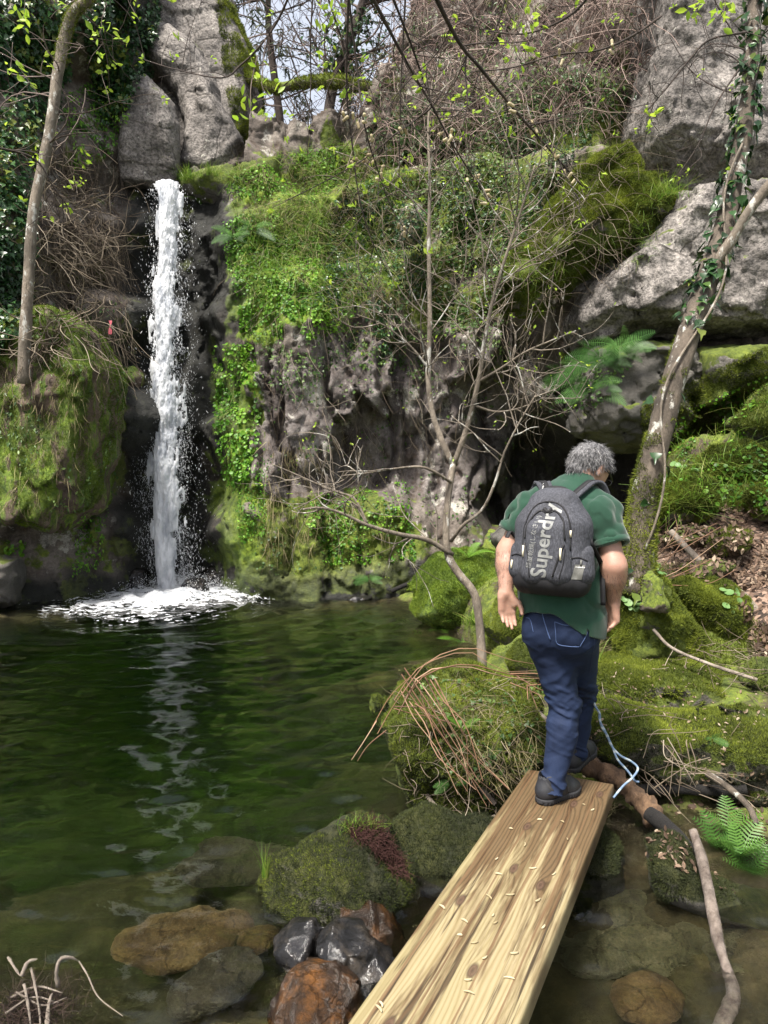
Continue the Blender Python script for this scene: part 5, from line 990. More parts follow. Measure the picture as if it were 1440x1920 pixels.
# woodland beyond the gap
def far_tree(px, Y, H, kind, label, seed, R0=.16):
    r = np.random.default_rng(seed); x = at(px, 300, Y)[0]; z0 = 7.0 + .03 * (Y - 13); t = thing('woodland_tree', label, 'tree', (x, Y, z0 - .4), 'trees in the gap above the falls')
    pa = spline(V3([x, Y, z0 - .4], [x + r.normal(0, .15), Y, z0 + H * .3], [x + r.normal(0, .4), Y, z0 + H * .65], [x + r.normal(0, .6), Y, z0 + H]).reshape(-1, 3), 24); V, F = tube(pa, np.linspace(R0, .03, 24), 9, True, (4, .2), seed); mk('trunk', V, F, M['bark_dark' if kind != 'bare' else 'bark'], parent=t)
    nb = dict(ever=90, bare=40, ivy=36)[kind]; S1 = grow(pa, nb, H * .30, r, -.12 if kind == 'ever' else .3, .05, .25, .10); S2 = np.concatenate([grow(x_, 7 if kind != 'ivy' else 5, H * .12, r, 0 if kind == 'ever' else .25, .1) for x_ in S1]); S3 = np.concatenate([grow(x_, 2, H * .05, r, .1, .1, M_=5) for x_ in S2]) if kind == 'bare' else None
    V, F, R = join([strands(S1, .03), strands(S2, .012)] + ([strands(S3, .007)] if S3 is not None else [])); mk('limbs', V, F, M['twig'], parent=t)
    if kind != 'bare':
        src = S2.reshape(-1, 3) if kind == 'ever' else np.repeat(pa, 90, 0) + r.normal(0, .28, (24 * 90, 3)); P = src + r.normal(0, .10, src.shape); P = np.repeat(P, 2, 0) + r.normal(0, .12, (len(P) * 2, 3)); P = P[fbm(P * 1.3, 3, seed) > .54]
        if kind == 'ever': V, F, R = inst(TUFT_V * [1.2, 1.2, 1.6], TUFT_F, P, frames(nrm(r.normal(0, 1, P.shape) + V3(0, 0, -.8)), r.normal(0, 1, P.shape)), .16 * (.5 + r.random(len(P))))
        else: V, F, R = inst(IVY_V, IVY_F, P, frames(nrm(r.normal(0, 1, P.shape) + V3(0, -.5, .5)), V3(0, 0, -1) + r.normal(0, .5, P.shape)), .12)
        mk('foliage', V, F, M['needle' if kind == 'ever' else 'ivy'], parent=t, rnd=R)
for k, a in enumerate([(470, 17, 9, 'ever', 'grey green evergreen just right of the mossy flank of the big boulder'), (535, 21, 12, 'ever', 'taller grey green evergreen in the left half of the gap'), (500, 26, 15, 'ever', 'far evergreen behind the two nearer ones in the gap'), (610, 16.5, 9, 'ivy', 'leaning trunk clad in dark ivy in the gap'), (655, 20, 11, 'bare', 'bare pale tree against the sky in the gap'), (700, 17, 10, 'bare', 'bare tree at the right side of the gap'), (575, 30, 16, 'ever', 'most distant evergreen seen low in the gap'), (760, 22, 13, 'bare', 'bare tree behind the dead growth at the top'), (420, 24, 14, 'ever', 'evergreen mostly hidden behind the big boulder'), (640, 34, 12, 'bare', 'distant bare tree low in the sky gap'), (590, 25, 12, 'bare', 'bare twiggy tree between the evergreens and the ivy trunk')]):
    if a[0] in (500, 420, 575, 700, 760, 470, 590): continue
    far_tree(*a, seed=k + 60)
P = np.stack([RNG.uniform(-5, 2, 900), RNG.uniform(13.2, 18, 900), np.zeros(900)], 1); P[:, 2] = 7.15 + .03 * (P[:, 1] - 13)
V, F, R = strands(hair_strands(P, V3(0, 0, 1) + RNG.normal(0, .5, P.shape), 900, .9, .16, .05, RNG), .008); mk('underwood', V, F, M['twig'], rnd=R, label='bare underwood along the cliff top in the gap', cat='underwood', kind='stuff')

# pink ribbon tied to a stem on the left wall
c = on(197, 612, .12); a = np.linspace(0, 1, 9)
V = np.concatenate([np.stack([c[0] + s_ * .014 + .012 * np.sin(a * 7 + s_ + q_), c[1] - .02 * a + q_ * .012, c[2] + .10 - a * .20], 1) for q_ in (0, 1) for s_ in (-1, 1)])
F = np.concatenate([[[i, i + 1, 10 + i, 9 + i] for i in range(8)], [[18 + i, 19 + i, 28 + i, 27 + i] for i in range(8)]])
mk('ribbon', V, F, m_plain('pink_ribbon', (.75, .16, .20), .5), label='small pink ribbon hanging among the dry stems on the left wall', cat='ribbon')

leaves('ground_cover', [(790,1270),(1010,1280),(1010,1440),(930,1500),(800,1420)], 260, .035, 'ivy', M['cover_dark'], 70, 0, 0, .015, label='small ivy and leaves over the mossy stump', cat='plants', kind='stuff')
grass('dry_grass', [(840,1265),(1010,1280),(1010,1420),(930,1480),(850,1400)], 420, .12, M['dry'], 71, (0, -.5, -.2), .9, .014, .5, 0, 0, label='dry grass hanging over the stump', cat='grass', kind='stuff')
P, N, r = spread([(730,1290),(1010,1270),(1010,1480),(880,1540),(760,1480)], 240, 72, 0)
V, F, R = strands(hair_strands(P + N * .01, r.normal(0, 1, P.shape) * [1, 1, .5] + N * .4, len(P), .16, .12, .06, r, 6), .0022); mk('fallen_twigs', V, F, M['dry_stem'], rnd=R, label='dead twigs and rootlets caught on the stump', cat='twigs', kind='stuff')
P, N, r = spread([(1060,1480),(1480,1440),(1480,1720),(1380,1680),(1200,1600)], 800, 73, 0)
V, F, R = inst(LEAF_V, LEAF_F, P + N * .006, frames(nrm(N + r.normal(0, .4, P.shape)), r.normal(0, 1, P.shape)), .014 + .03 * r.random(len(P)), r.random(len(P)))
mk('leaf_crumbs', V, F, M['litter'], rnd=R, label='dead leaf bits on the mud behind the driftwood stick', cat='leaf litter', kind='stuff')

leaves('ground_cover', [(700,60),(1190,-40),(1200,150),(1100,240),(760,330),(690,300)], 3800, .07, 'leaf', M['cover_dark'], 80, 1.5, .52, .25, label='patches of leafy growth among the dead stems of the top slope', cat='plants', kind='stuff')
leaves('creeper', [(470,620),(760,590),(1000,600),(980,690),(800,720),(640,680),(560,760),(480,700)], 2600, .05, 'ivy', M['cover_dark'], 81, 1.8, .48, .05, label='ivy curtain hanging over the upper edge of the purple rock', cat='creeper')

# ------------------------------------------------------------------ the plank
PZ = .30
cR = gz(1153, 1470, PZ); fR = gz(975, 1920, PZ); pd = nrm(cR - fR); pq = V3(pd[1], -pd[0], 0)      # along, and to the right
lft = gz(822, 1676, PZ); PW = abs((lft - cR) @ pq); PL = 4.3; TH = .085
g = NG('pine_plank'); o_ = g.pos((1, 1, 1), True)
kn = g.n('ShaderNodeTexVoronoi', {'Vector': g.n('ShaderNodeMapping', {'Vector': g.n('ShaderNodeTexCoord').outputs['Object'], 'Scale': (5.3, 2.1, 1)}).outputs[0], 'Scale': 1.0, 'Randomness': 1.0}, voronoi_dimensions='2D').outputs['Distance']
bx_ = g.n('ShaderNodeSeparateXYZ', {0: o_}); X_, Yc = bx_.outputs[0], bx_.outputs[1]
lam = g.math('FLOOR', g.math('DIVIDE', g.math('ADD', X_, 5.0), PW / 4.0)); lamr = g.n('ShaderNodeTexWhiteNoise', {'W': lam}, noise_dimensions='1D').outputs['Value']
wob = g.math('MULTIPLY', g.noise(1.3, 4, .55, g.pos((5, .8, 2), True)), .045)
pull = g.math('MULTIPLY', g.math('POWER', 2.718, g.math('MULTIPLY', kn, -7.0)), .05)
gx_ = g.math('ADD', g.math('ADD', X_, wob), g.math('ADD', pull, lamr))
ring = g.math('ABSOLUTE', g.math('SINE', g.math('MULTIPLY', gx_, 190.0)))
ring2 = g.math('ABSOLUTE', g.math('SINE', g.math('MULTIPLY', gx_, 47.0)))
fib = g.noise(60, 4, .6, g.pos((4, .12, 1), True))
c0 = g.ramp(g.math('ADD', g.math('MULTIPLY', ring, .45), g.math('MULTIPLY', fib, .5)), [(.2, (.19, .147, .074)), (.5, (.245, .198, .108)), (.8, (.29, .242, .145))])
c0 = g.mix(g.ramp(g.noise(1.4, 4, .6, g.pos((4, .5, 1), True)), [(.42, .0), (.64, .5)]), c0, g.ramp(ring2, [(.0, (.42, .30, .17)), (.55, (1, 1, 1))]), 'MULTIPLY')
c0 = g.mix(g.math('MULTIPLY', lamr, .4), c0, (.19, .17, .075))
stk = g.noise(2.0, 5, .6, g.pos((14, .42, 1), True)); c0 = g.mix(g.ramp(stk, [(.545, 0), (.60, .9)]), c0, g.mix(ring, (.012, .008, .005), (.05, .030, .015)))
st1 = g.noise(2.2, 6, .62, g.pos((9, .55, 1), True)); fr_ = g.math('MULTIPLY', g.math('SUBTRACT', Yc, PL * .5 - 1.5), .18)
c0 = g.mix(g.ramp(g.math('ADD', st1, g.math('MAXIMUM', fr_, -.02)), [(.50, 0), (.62, .85)]), c0, g.mix(.5, (.060, .032, .013), g.ramp(ring, [(.2, (.020, .010, .005)), (.8, (.10, .055, .024))])))
lj = g.math('ABSOLUTE', g.math('SUBTRACT', g.math('FRACT', g.math('DIVIDE', g.math('ADD', X_, 5.0), PW / 4.0)), .5))
c0 = g.mix(g.ramp(g.math('ADD', g.math('MULTIPLY', lj, 1.0), g.math('MULTIPLY', g.noise(1.7, 5, .6, g.pos((2, .7, 1), True)), .16)), [(.535, 0), (.56, .8)]), c0, (.12, .07, .035))
c0 = g.mix(g.ramp(kn, [(.06, .9), (.10, 0)]), c0, g.ramp(kn, [(.0, (.035, .018, .012)), (.045, (.085, .05, .032)), (.08, (.025, .013, .008))]))
M['plank'] = g.set(Base_Color=c0, Roughness=g.math('ADD', .42, g.math('MULTIPLY', fib, .25)), Normal=g.bump(g.math('ADD', ring, fib), .25, .004))
fd = Field((-PW / 2 - .03, -PL / 2 - .03, -TH - .03), (PW / 2 + .03, PL / 2 + .03, .03), .0125)
fd.rbox((0, 0, -TH / 2), (PW / 2, PL / 2, TH / 2), np.eye(3), .006, 0)
V, F = fd.mesh(); V[:, 2] = np.where(V[:, 2] > -.01, np.minimum(V[:, 2], 0) + (fbm(V * [9, 2, 1], 3, 5) - .5) * .003, V[:, 2]); V[:, 0] += (fbm(V * [0, 1.5, 3], 3, 7) - .5) * .010 * np.sign(V[:, 0])
plank = mk('plank', V, F, M['plank'], label='thick wide weathered pine plank laid as a bridge, the man stepping off its end', cat='plank')
pc = cR - pq * PW / 2 - pd * PL / 2; mb = plank.data; org_ = ORG[plank]; co = (V - V * 0); 
mb.vertices.foreach_set('co', V.astype(np.float32).ravel()); mb.update(); plank.location = pc; plank.rotation_euler = (0, 0, math.atan2(pd[1], pd[0]) - math.pi / 2)
r = np.random.default_rng(31)
def plank_pt(u, v): return pc + pq * u + pd * v + V3(0, 0, .002)
ct = None
CKT = [(958, 1555), (1095, 1510), (1012, 1538), (1055, 1542), (932, 1612), (935, 1640), (918, 1683), (830, 1702), (925, 1718), (872, 1728), (930, 1732), (862, 1755), (910, 1798), (878, 1840), (716, 1885), (712, 1893), (1075, 1480), (1095, 1458), (985, 1585), (1010, 1690), (1020, 1740), (965, 1790), (880, 1862), (1112, 1520), (1000, 1630), (1064, 1575), (957, 1680), (890, 1770), (1040, 1640), (955, 1835)]
for k, (px, py) in enumerate(CKT):
    a = r.random() * 3.14; L = .008 + .010 * r.random(); c = gz(px, py, PZ) + V3(0, 0, .005)
    s = np.linspace(-1, 1, 7); P = np.stack([s * L, .25 * L * s * s, 0 * s], 1); Rm = V3([math.cos(a), -math.sin(a), 0], [math.sin(a), math.cos(a), 0], [0, 0, 1]).reshape(3, 3)
    V, F = tube(P @ Rm.T + c, (.002 + .0018 * r.random()) * np.sqrt(np.clip(1 - s * s * .93, 0, 1)) + .0006, 6, True, (260, .3), k)
    mk('fallen_catkin', V, F, M['catkin'], rnd=np.full(len(V), r.random()), label='pale dry fallen catkin lying on top of the plank', cat='catkin', group='catkins on the plank')

# ------------------------------------------------------------------ the man
f_ = V3(math.sin(math.radians(30)), math.cos(math.radians(30)), 0); r_ = V3(f_[1], -f_[0], 0); u_ = V3(0, 0, 1)
man = thing('person', 'grey haired man in a green polo shirt and jeans stepping off the plank, head bowed', 'person', tuple(gz(1040, 1505, PZ)))
def J(px, py, Y): return at(px, py, Y)
neck = J(1092, 905, 3.50); shL = J(989, 950, 3.50); shR = J(1130, 958, 3.38); chest = J(1055, 985, 3.47); belly = J(1050, 1085, 3.43); pelv = J(1052, 1160, 3.42)
elL = J(952, 1034, 3.50); wrL = J(948, 1112, 3.42); elR = J(1151, 1062, 3.30); wrR = J(1150, 1126, 3.36)
hipL = J(1028, 1185, 3.44); knL = J(1059, 1325, 3.46); anL = J(1034, 1488, 3.36); hipR = J(1082, 1185, 3.40); knR = J(1088, 1300, 3.70); anR = J(1078, 1420, 3.74)
HC = J(1107, 875, 3.52)
hf = nrm(V3(.72, .50, -.66)); hr = nrm(np.cross(hf, V3(.10, -.0, 1))); hu = np.cross(hr, hf); HB = np.array([hr, hf, hu])
M['skin'] = None
g = NG('skin'); sk = g.mix(.5, (.35, .205, .15), g.ramp(g.noise(14, 7, .7), [(.3, (.27, .125, .09)), (.7, (.42, .27, .205))]))
g.set(Base_Color=sk, Roughness=.5, Normal=g.bump(g.noise(180, 4, .6), .25, .003)); g.b.inputs['Subsurface Weight'].default_value = .12; g.b.inputs['Subsurface Radius'].default_value = (.6, .25, .15); g.b.inputs['Subsurface Scale'].default_value = .012; M['skin'] = g.m
B = Field((.42, 2.95, .25), (1.26, 4.2, 2.02), .0042)
# hidden core
B.cap(pelv, belly, .115, .12, .05, (f_, .75)); B.cap(belly, chest, .125, .14, .05, (f_, .72)); B.cap(shL + V3(.05, 0, -.01), shR - V3(.05, 0, .01),   .05, .05, .04)
B.cap(hipL, knL, .085, .058, .03); B.cap(knL, anL * .8 + knL * .2, .05, .035, .03); B.cap(hipR, knR, .085, .058, .03); B.cap(knR, anR * .8 + knR * .2, .05, .035, .03)
# arms
for sh, el, wr in ((shL, elL, wrL), (shR, elR, wrR)):
    B.cap(sh, el, .052, .047 if sh is shL else .052, .03); mid = el * .68 + wr * .32; fr2 = 1.0 if sh is shL else 1.06; B.cap(el, mid, .046 * fr2, .048 * fr2, .04); B.cap(mid, wr, .048 * fr2, .031, .03)
# neck, skull, face
B.cap(neck + V3(-.02, -.02, -.05), HC + hu * -.035 - hf * .035, .066, .058, .04)
B.ell(HC + hu * .015, (.076, .098, .092), HB, .02); B.ell(HC + hf * .045 - hu * .045, (.058, .055, .075), HB, .04); B.ell(HC + hf * .07 - hu * .095, (.034, .03, .026), HB, .04)
B.cap(HC + hf * .095 - hu * .005, HC + hf * .118 - hu * .045, .010, .014, .02); B.ell(HC + hf * .092 - hu * .072, (.024, .012, .008), HB, .012)
for s in (-1, 1):
    B.ell(HC + hf * .082 + hr * s * .031 - hu * .012, (.014, .010, .009), HB, .01, True); B.ell(HC + hf * .078 + hr * s * .031 - hu * .012, (.011, .011, .010), HB, .004)
    B.ell(HC + hr * s * .078 - hu * .02 - hf * .004, (.009, .019, .033), HB, .012); B.ell(HC + hr * s * .086 - hu * .016 + hf * .002, (.005, .010, .018), HB, .004, True)
def hand(F, wr, d, pn, th, curl, sp=1.0, S=1.0):
    """d: fingers' direction, pn: palm side, th: thumb side"""
    d = nrm(d); pn = nrm(pn - d * (pn @ d)); th = nrm(th - d * (th @ d) - pn * (th @ pn))
    for w in (-.030, -.010, .010, .028):
        F.cap(wr + th * w * .62 + d * .005, wr + d * .088 * S + th * w, .0165, .0135, .02, (pn, .85))
    F.cap(wr + th * .018 + pn * .006 + d * .015, wr + th * .034 + pn * .014 + d * .055, .017, .014, .015); F.cap(wr - th * .022 + pn * .008 + d * .02, wr - th * .026 + pn * .006 + d * .07, .014, .011, .015)
    for k, (w, L) in enumerate(((.0270, .072), (.0092, .080), (-.0092, .074), (-.0265, .058))):
        p = wr + d * (.088 - .006 * abs(k - 1)) * S + th * w; a = curl * (.35 + .12 * k); dd = d.copy()
        for q, (ln, ra, rb) in enumerate(((.46, .0098, .0092), (.30, .0092, .0084), (.24, .0084, .0068))):
            ca, sa = math.cos(a), math.sin(a); dn = nrm(d * ca + pn * sa + th * w * 2.2 * sp); p2 = p + dn * L * ln * S * 1.02; F.cap(p, p2, ra * .98, rb * .98, .004 if q else .008); p = p2; a += curl * (.75 if q == 0 else .55)
    t0 = wr + th * .026 + d * .022 + pn * .010; t1 = t0 + nrm(th * .75 + d * .75 + pn * .35) * .040; t2 = t1 + nrm(th * .25 + d * .95 + pn * .40) * .030; t3 = t2 + nrm(d + pn * .45 - th * .05) * .024
    F.cap(t0, t1, .0155, .0125, .012); F.cap(t1, t2, .0118, .0105, .004); F.cap(t2, t3, .0105, .008, .003)
hand(B, wrL, V3(.10, -.02, -1), V3(.05, -1, -.1), V3(1, .15, 0), .34, .3)
hand(B, wrR, V3(.02, .05, -1), V3(-1, -.35, -.1), V3(-.35, 1, 0), .62, .5)
V, F = B.mesh(); body = mk('body', V, F, M['skin'], parent=man)
P, N, A_ = sample(V, F, 60000, np.random.default_rng(3)); S = []
for el, wr in ((elL, wrL), (elR, wrR)):
    ax = wr - el; t_ = (P - el) @ ax / (ax @ ax); d_ = np.linalg.norm(P - el - np.clip(t_, 0, 1)[:, None] * ax, axis=1); k = (t_ > .05) & (t_ < .95) & (d_ < .08); c_ = el + np.clip(t_[k], 0, 1)[:, None] * ax; n_o = nrm(P[k] - c_)
    S.append(hair_strands(P[k], nrm(ax) * .8 + n_o * .35 + np.random.default_rng(4).normal(0, .25, (k.sum(), 3)), k.sum(), .016, .08, .05, np.random.default_rng(5), 4)[:900])
V, F, R = strands(np.concatenate(S), .00035); mk('arm_hair', V, F, m_plain('arm_hair', (.05, .035, .028), .6), parent=body, rnd=R, kind='stuff')
# hair
Hf = Field(HC - .16, HC + .16, .004); Hf.ell(HC + hu * .018 - hf * .004, (.083, .105, .098), HB, .02); Hf.cap(HC - hf * .075 - hu * .01, HC - hf * .065 - hu * .065, .05, .042, .03)
p = (Hf.pts() - HC) @ HB.T; x, y, z = np.abs(p[..., 0]), p[..., 1], p[..., 2]
keep = np.minimum(z - np.where(y > -.01, .012 + np.clip(y + .01, 0, 1) * .55, -.085 + np.clip(y + .055, 0, .2) * 1.5), .108 - y)
Hf.f = np.maximum(Hf.f, (-keep * .8).astype(np.float32)); Hf.near(lambda q: (fbm(((q - HC) @ HB.T) * [90, 40, 60], 3, 3) - .5) * .011, .02)
g = NG('grey_hair'); hc = g.ramp(g.noise(190, 4, .7, g.pos((1, 1, .35))), [(.3, (.018, .018, .02)), (.5, (.08, .078, .082)), (.7, (.26, .255, .26))]); M['hair'] = g.set(Base_Color=hc, Roughness=.55, Normal=g.bump(g.noise(190, 3), .6, .006))
V, F = Hf.mesh(); hair = mk('hair', V, F, M['hair'], parent=man)
r = np.random.default_rng(8); P, N, A_ = sample(V, F, 5200, r); N = nrm(P - HC); ql = (P - HC) @ HB.T; ok = ql[:, 1] < .10; P, N = P[ok], N[ok]
crown = HC + hu * .10 - hf * .035; fl = P - crown; fl = fl - N * (fl * N).sum(1, keepdims=True); D = nrm(nrm(fl) + V3(0, 0, -.35) + N * .35 + r.normal(0, .22, P.shape))
S = hair_strands(P - N * .003, D, len(P), .034, .10, .10, r, 5); V, F, R = strands(S, .0011)
g = NG('hair_strand'); M['hair_strand'] = g.set(Base_Color=g.ramp(g.attr('rnd'), [(0, (.014, .014, .016)), (.5, (.07, .068, .072)), (1, (.36, .355, .36))]), Roughness=.45); mk('strands', V, F, M['hair_strand'], parent=hair, rnd=R, kind='stuff')
# glasses
pg = [HC + hr * .080 + hu * .0 - hf * .01, HC + hr * .080 + hu * .001 + hf * .06, HC + hr * .066 - hu * .006 + hf * .108]; V, F = tube(spline(np.array(pg), 10), .0028, 6)
parts = [(V, F)]
for s in (-1, 1):
    a = np.linspace(0, 2 * math.pi, 20); ring_ = HC + hf * .112 + hr * (s * .034 + .026 * np.cos(a))[:, None] + hu * (-.014 + .019 * np.sin(a))[:, None]; parts.append(tube(ring_, .0026, 6, False))
parts.append(tube(np.array([HC + hf * .115 - hr * .008 - hu * .008, HC + hf * .117 - hu * .006, HC + hf * .115 + hr * .008 - hu * .008]), .002, 6)); V, F, _ = join(parts); mk('glasses', V, F, m_plain('dark_frame', (.01, .01, .011), .25), parent=man)
# polo shirt
g = NG('green_polo'); wv = g.noise(420, 2, .5); pc_ = g.mix(.35, (.008, .039, .022), g.ramp(g.noise(5, 4), [(.3, (.005, .027, .016)), (.7, (.011, .052, .030))])); g.b.inputs['Sheen Weight'].default_value = .25
M['polo'] = g.set(Base_Color=pc_, Roughness=.85, Normal=g.bump(wv, .25, .002)); g.b.inputs['Specular IOR Level'].default_value = .25
Sf = Field((.38, 3.0, .95), (1.30, 3.95, 1.92), .0046)
Sf.cap(pelv + V3(0, 0, -.10), pelv + V3(0, .0, .02), .192, .186, .03, (f_, .78)); Sf.cap(pelv, belly, .188, .188, .05, (f_, .80)); Sf.cap(belly, chest, .186, .185, .05, (f_, .74))
Sf.cap(shL + V3(.03, 0, -.01), shR + V3(-.02, 0, -.01), .078, .076, .06); Sf.cap(chest + V3(0, 0, .03), neck + V3(-.03, -.01, -.02), .13, .08, .08, (f_, .8)); Sf.ell(belly + f_ * .07 + V3(0, 0, -.02), (.15, .13, .15), None, .06)
def folds(q):
    a = fbm(np.stack([q @ r_ * 9, q @ f_ * 6, q[:, 2] * 3.2], 1), 4, 12) - .5; c = np.abs(fbm(np.stack([q @ r_ * 5 + q[:, 2] * 3, q @ f_ * 4, q[:, 2] * 5 - q @ r_ * 2], 1), 3, 19) - .5)
    return a * .024 + (.06 - np.minimum(c, .14)) * .13
SLV = []
for sh, el, e0, fw in ((shL, elL, J(962, 998, 3.51), 1), (shR, elR, J(1147, 1022, 3.32), -1)):
    G = Field(np.minimum(sh, e0) - .14, np.maximum(sh, e0) + .14, .0046); ax = nrm(e0 - sh); G.cap(sh, e0 + ax * .08, .078, .075 if fw > 0 else .080, 0); G.cut(ax, e0, .004)
    hol = G.twin(); hol.cap(e0 - ax * .05, e0 + ax * .2, .060, .060, 0); G.f = np.maximum(G.f, -hol.f)
    i0 = np.round((G.lo - Sf.lo) / Sf.h).astype(int); pts = G.pts(); 
    # merge by nearest grid shift
    G.lo = Sf.lo + i0 * Sf.h; sl = tuple(slice(max(i0[k], 0), min(i0[k] + G.n[k], Sf.n[k])) for k in range(3)); sg = tuple(slice(sl[k].start - i0[k], sl[k].stop - i0[k]) for k in range(3))
    SLV.append((sl, G.f[sg].copy(), e0, ax))
for sl, gf, e0, ax in SLV:
    pp_ = Sf.pts()[sl]; dd = (pp_ - e0) @ ax; Sf.f[sl] = smin(Sf.f[sl], gf, .045 * 1.0) * (dd < -.03) + np.minimum(Sf.f[sl], gf) * (dd >= -.03)
Sf.near(folds, .05)
pp_ = Sf.pts(); uu = (pp_ - pelv) @ r_; hem = pelv[2] + .052 - .62 * np.maximum(np.abs(uu + .03) - .02, 0) ** 1.25 * (1 + .5 * (uu > 0)) + .006 * np.sin(uu * 40)
hem = np.where((uu > .150) & (uu < .156), hem + .03, hem)
inner = Sf.twin(); inner.cap(pelv + V3(0, 0, -.2), pelv + V3(0, 0, .0), .176, .17, 0, (f_, .78))
low_ = pp_[..., 2] < pelv[2] + .05
Sf.f = np.maximum(Sf.f, np.where(pp_[..., 2] < 1.4, hem - pp_[..., 2], -1).astype(np.float32)); Sf.f = np.where(low_, np.maximum(Sf.f, -inner.f), Sf.f)
V, F = Sf.mesh(); shirt = mk('polo_shirt', V, F, M['polo'], parent=man); SH = (V, F); SHB = BVHTree.FromPolygons(V.tolist(), F.tolist())
Cf = Field(neck - .15, neck + .15, .0042); nax = nrm(HC - hf * .03 - neck); cb = neck + nax * -.015; Cf.cap(cb - nax * .035, cb + nax * .028, .096, .076, 0)
Ci = Cf.twin(); Ci.cap(cb - nax * .08, cb + nax * .10, .078, .070, 0); Cf.f = np.maximum(Cf.f, -Ci.f); Cf.cut(nax, cb + nax * .034); Cf.cut(-nax, cb - nax * .05)
V, F = Cf.mesh(); mk('collar', V, F, M['polo'], parent=shirt)
for sh, e0 in ((shL, J(962, 998, 3.51)), (shR, J(1147, 1022, 3.32))):
    cr_ = .0745 if e0[0] < .8 else .0795; ax = nrm(e0 - sh); X, Yv, Z = frames(ax[None], V3(0, 1, 0)[None]); a = np.linspace(0, 2 * math.pi, 33)[:-1]
    rg = [e0 + ax * (w) + (X[0] * np.cos(a)[:, None] + Yv[0] * np.sin(a)[:, None]) * rr_ for w, rr_ in ((-.024, cr_ + .002), (.004, cr_), (.004, cr_ - .008), (-.024, cr_ - .008))]
    V = np.concatenate(rg); j = np.arange(32); j2 = (j + 1) % 32; F = np.concatenate([np.stack([k * 32 + j, k * 32 + j2, ((k + 1) % 4) * 32 + j2, ((k + 1) % 4) * 32 + j], 1) for k in range(4)]); mk('cuff', V, F, M['polo'], parent=shirt)
# jeans
g = NG('denim'); dn = g.mix(.5, (.009, .018, .052), g.ramp(g.noise(9, 5, .6, g.pos((1, 1, .5))), [(.3, (.005, .0085, .020)), (.7, (.016, .029, .068))])); tw = g.noise(500, 2, .5, g.pos((1, 1, .3)))
M['denim'] = g.set(Base_Color=g.mix(.3, dn, g.ramp(tw, [(.3, .5), (.7, 1.6)]), 'MULTIPLY'), Roughness=.8, Normal=g.bump(tw, .3, .002)); g.b.inputs['Specular IOR Level'].default_value = .25
Jf = Field((.5, 3.0, .32), (1.22, 4.05, 1.28), .0046)
Jf.cap(pelv + V3(0, 0, .06), pelv + V3(0, 0, -.02), .164, .172, .03, (f_, .74)); bl = -f_ * .055 + V3(0, 0, -.045)
Jf.ell(pelv + bl - r_ * .07, (.098, .09, .105), None, .04); Jf.ell(pelv + bl + r_ * .072, (.098, .09, .105), None, .04)
Jf.cap(hipL + V3(0, 0, -.02), knL, .107, .075, .035); Jf.cap(knL, anL + V3(0, 0, -.01), .074, .058, .03); Jf.cap(hipR + V3(0, 0, -.02), knR, .107, .076, .035); Jf.cap(knR, anR, .075, .058, .03); Jf.ell(knL * .72 + anL * .28 + V3(0, -.03, 0), (.06, .06, .1), None, .04)
def jf(q):
    zl = np.minimum(np.abs(q[:, 2] - knL[2] - .02), np.abs(q[:, 2] - anL[2] - .05)); k = np.exp(-(zl / .10) ** 2); tl = (q[:, 0] - .9) * .55
    w = np.abs(fbm(np.stack([q[:, 0] * 4, q[:, 1] * 4, (q[:, 2] + tl * .7) * 15], 1), 3, 7) - .5); w2 = np.abs(fbm(np.stack([q[:, 0] * 5, q[:, 1] * 5, (q[:, 2] - tl * .9) * 9], 1), 3, 27) - .5)
    return (np.minimum(w, .13) - .07) * .085 * (.10 + k) + (np.minimum(w2, .12) - .06) * .05 + (fbm(q * 7, 3, 3) - .5) * .010
Jf.near(jf, .05)
for an, ax in ((anL, nrm(anL - knL)), (anR, nrm(anR - knR))):
    pp_ = Jf.pts(); dd = (pp_ - an) @ ax; m = np.linalg.norm(pp_ - an, axis=-1) < .16; Jf.f = np.where(m, np.maximum(Jf.f, dd), Jf.f).astype(np.float32)
Jf.f = np.maximum(Jf.f, (Jf.pts()[..., 2] - (pelv[2] + .11)).astype(np.float32))
V, F = Jf.mesh(); jeans = mk('jeans', V, F, M['denim'], parent=man); JB = BVHTree.FromPolygons(V.tolist(), F.tolist())
def drape(B_, pts, n, lift):
    a = spline(np.array(pts, float), n); P = []
    for px, py in a:
        h = B_.ray_cast(CV, Vector(ray(px, py)).normalized(), 20)
        if h[0] is not None and (not P or abs(h[0].y - P[-1][1]) < .12): v = np.array(h[0]); P.append(v - nrm(v - CAM) * lift)
    return np.array(P)
M['thread'] = m_plain('denim_thread', (.06, .10, .22), .8); M['seam'] = m_plain('denim_seam', (.012, .022, .06), .85)
for nm, pts, w, m_ in (('pocket_stitch', [(1040, 1166), (1042, 1190), (1045, 1207), (1065, 1212), (1086, 1213)], .0017, 'thread'), ('pocket_stitch', [(1040, 1166), (1060, 1172), (1085, 1172), (1105, 1166)], .0022, 'thread'), ('pocket_stitch', [(1107, 1166), (1100, 1190), (1087, 1213)], .0017, 'thread'),
        ('yoke_seam', [(983, 1148), (1005, 1152), (1017, 1154), (1050, 1155), (1085, 1152), (1110, 1145)], .0022, 'seam'), ('centre_seam', [(1015, 1132), (1018, 1155), (1025, 1180), (1032, 1200)], .0026, 'thread'), ('side_seam', [(1118, 1180), (1112, 1220), (1106, 1260)], .002, 'seam'), ('pocket_stitch', [(986, 1158), (994, 1162), (1000, 1185)], .0017, 'thread')):
    P = drape(JB, pts, 24, .001)
    if len(P) > 3: V, F = tube(P, w, 5); mk(nm, V, F, M[m_], parent=jeans)
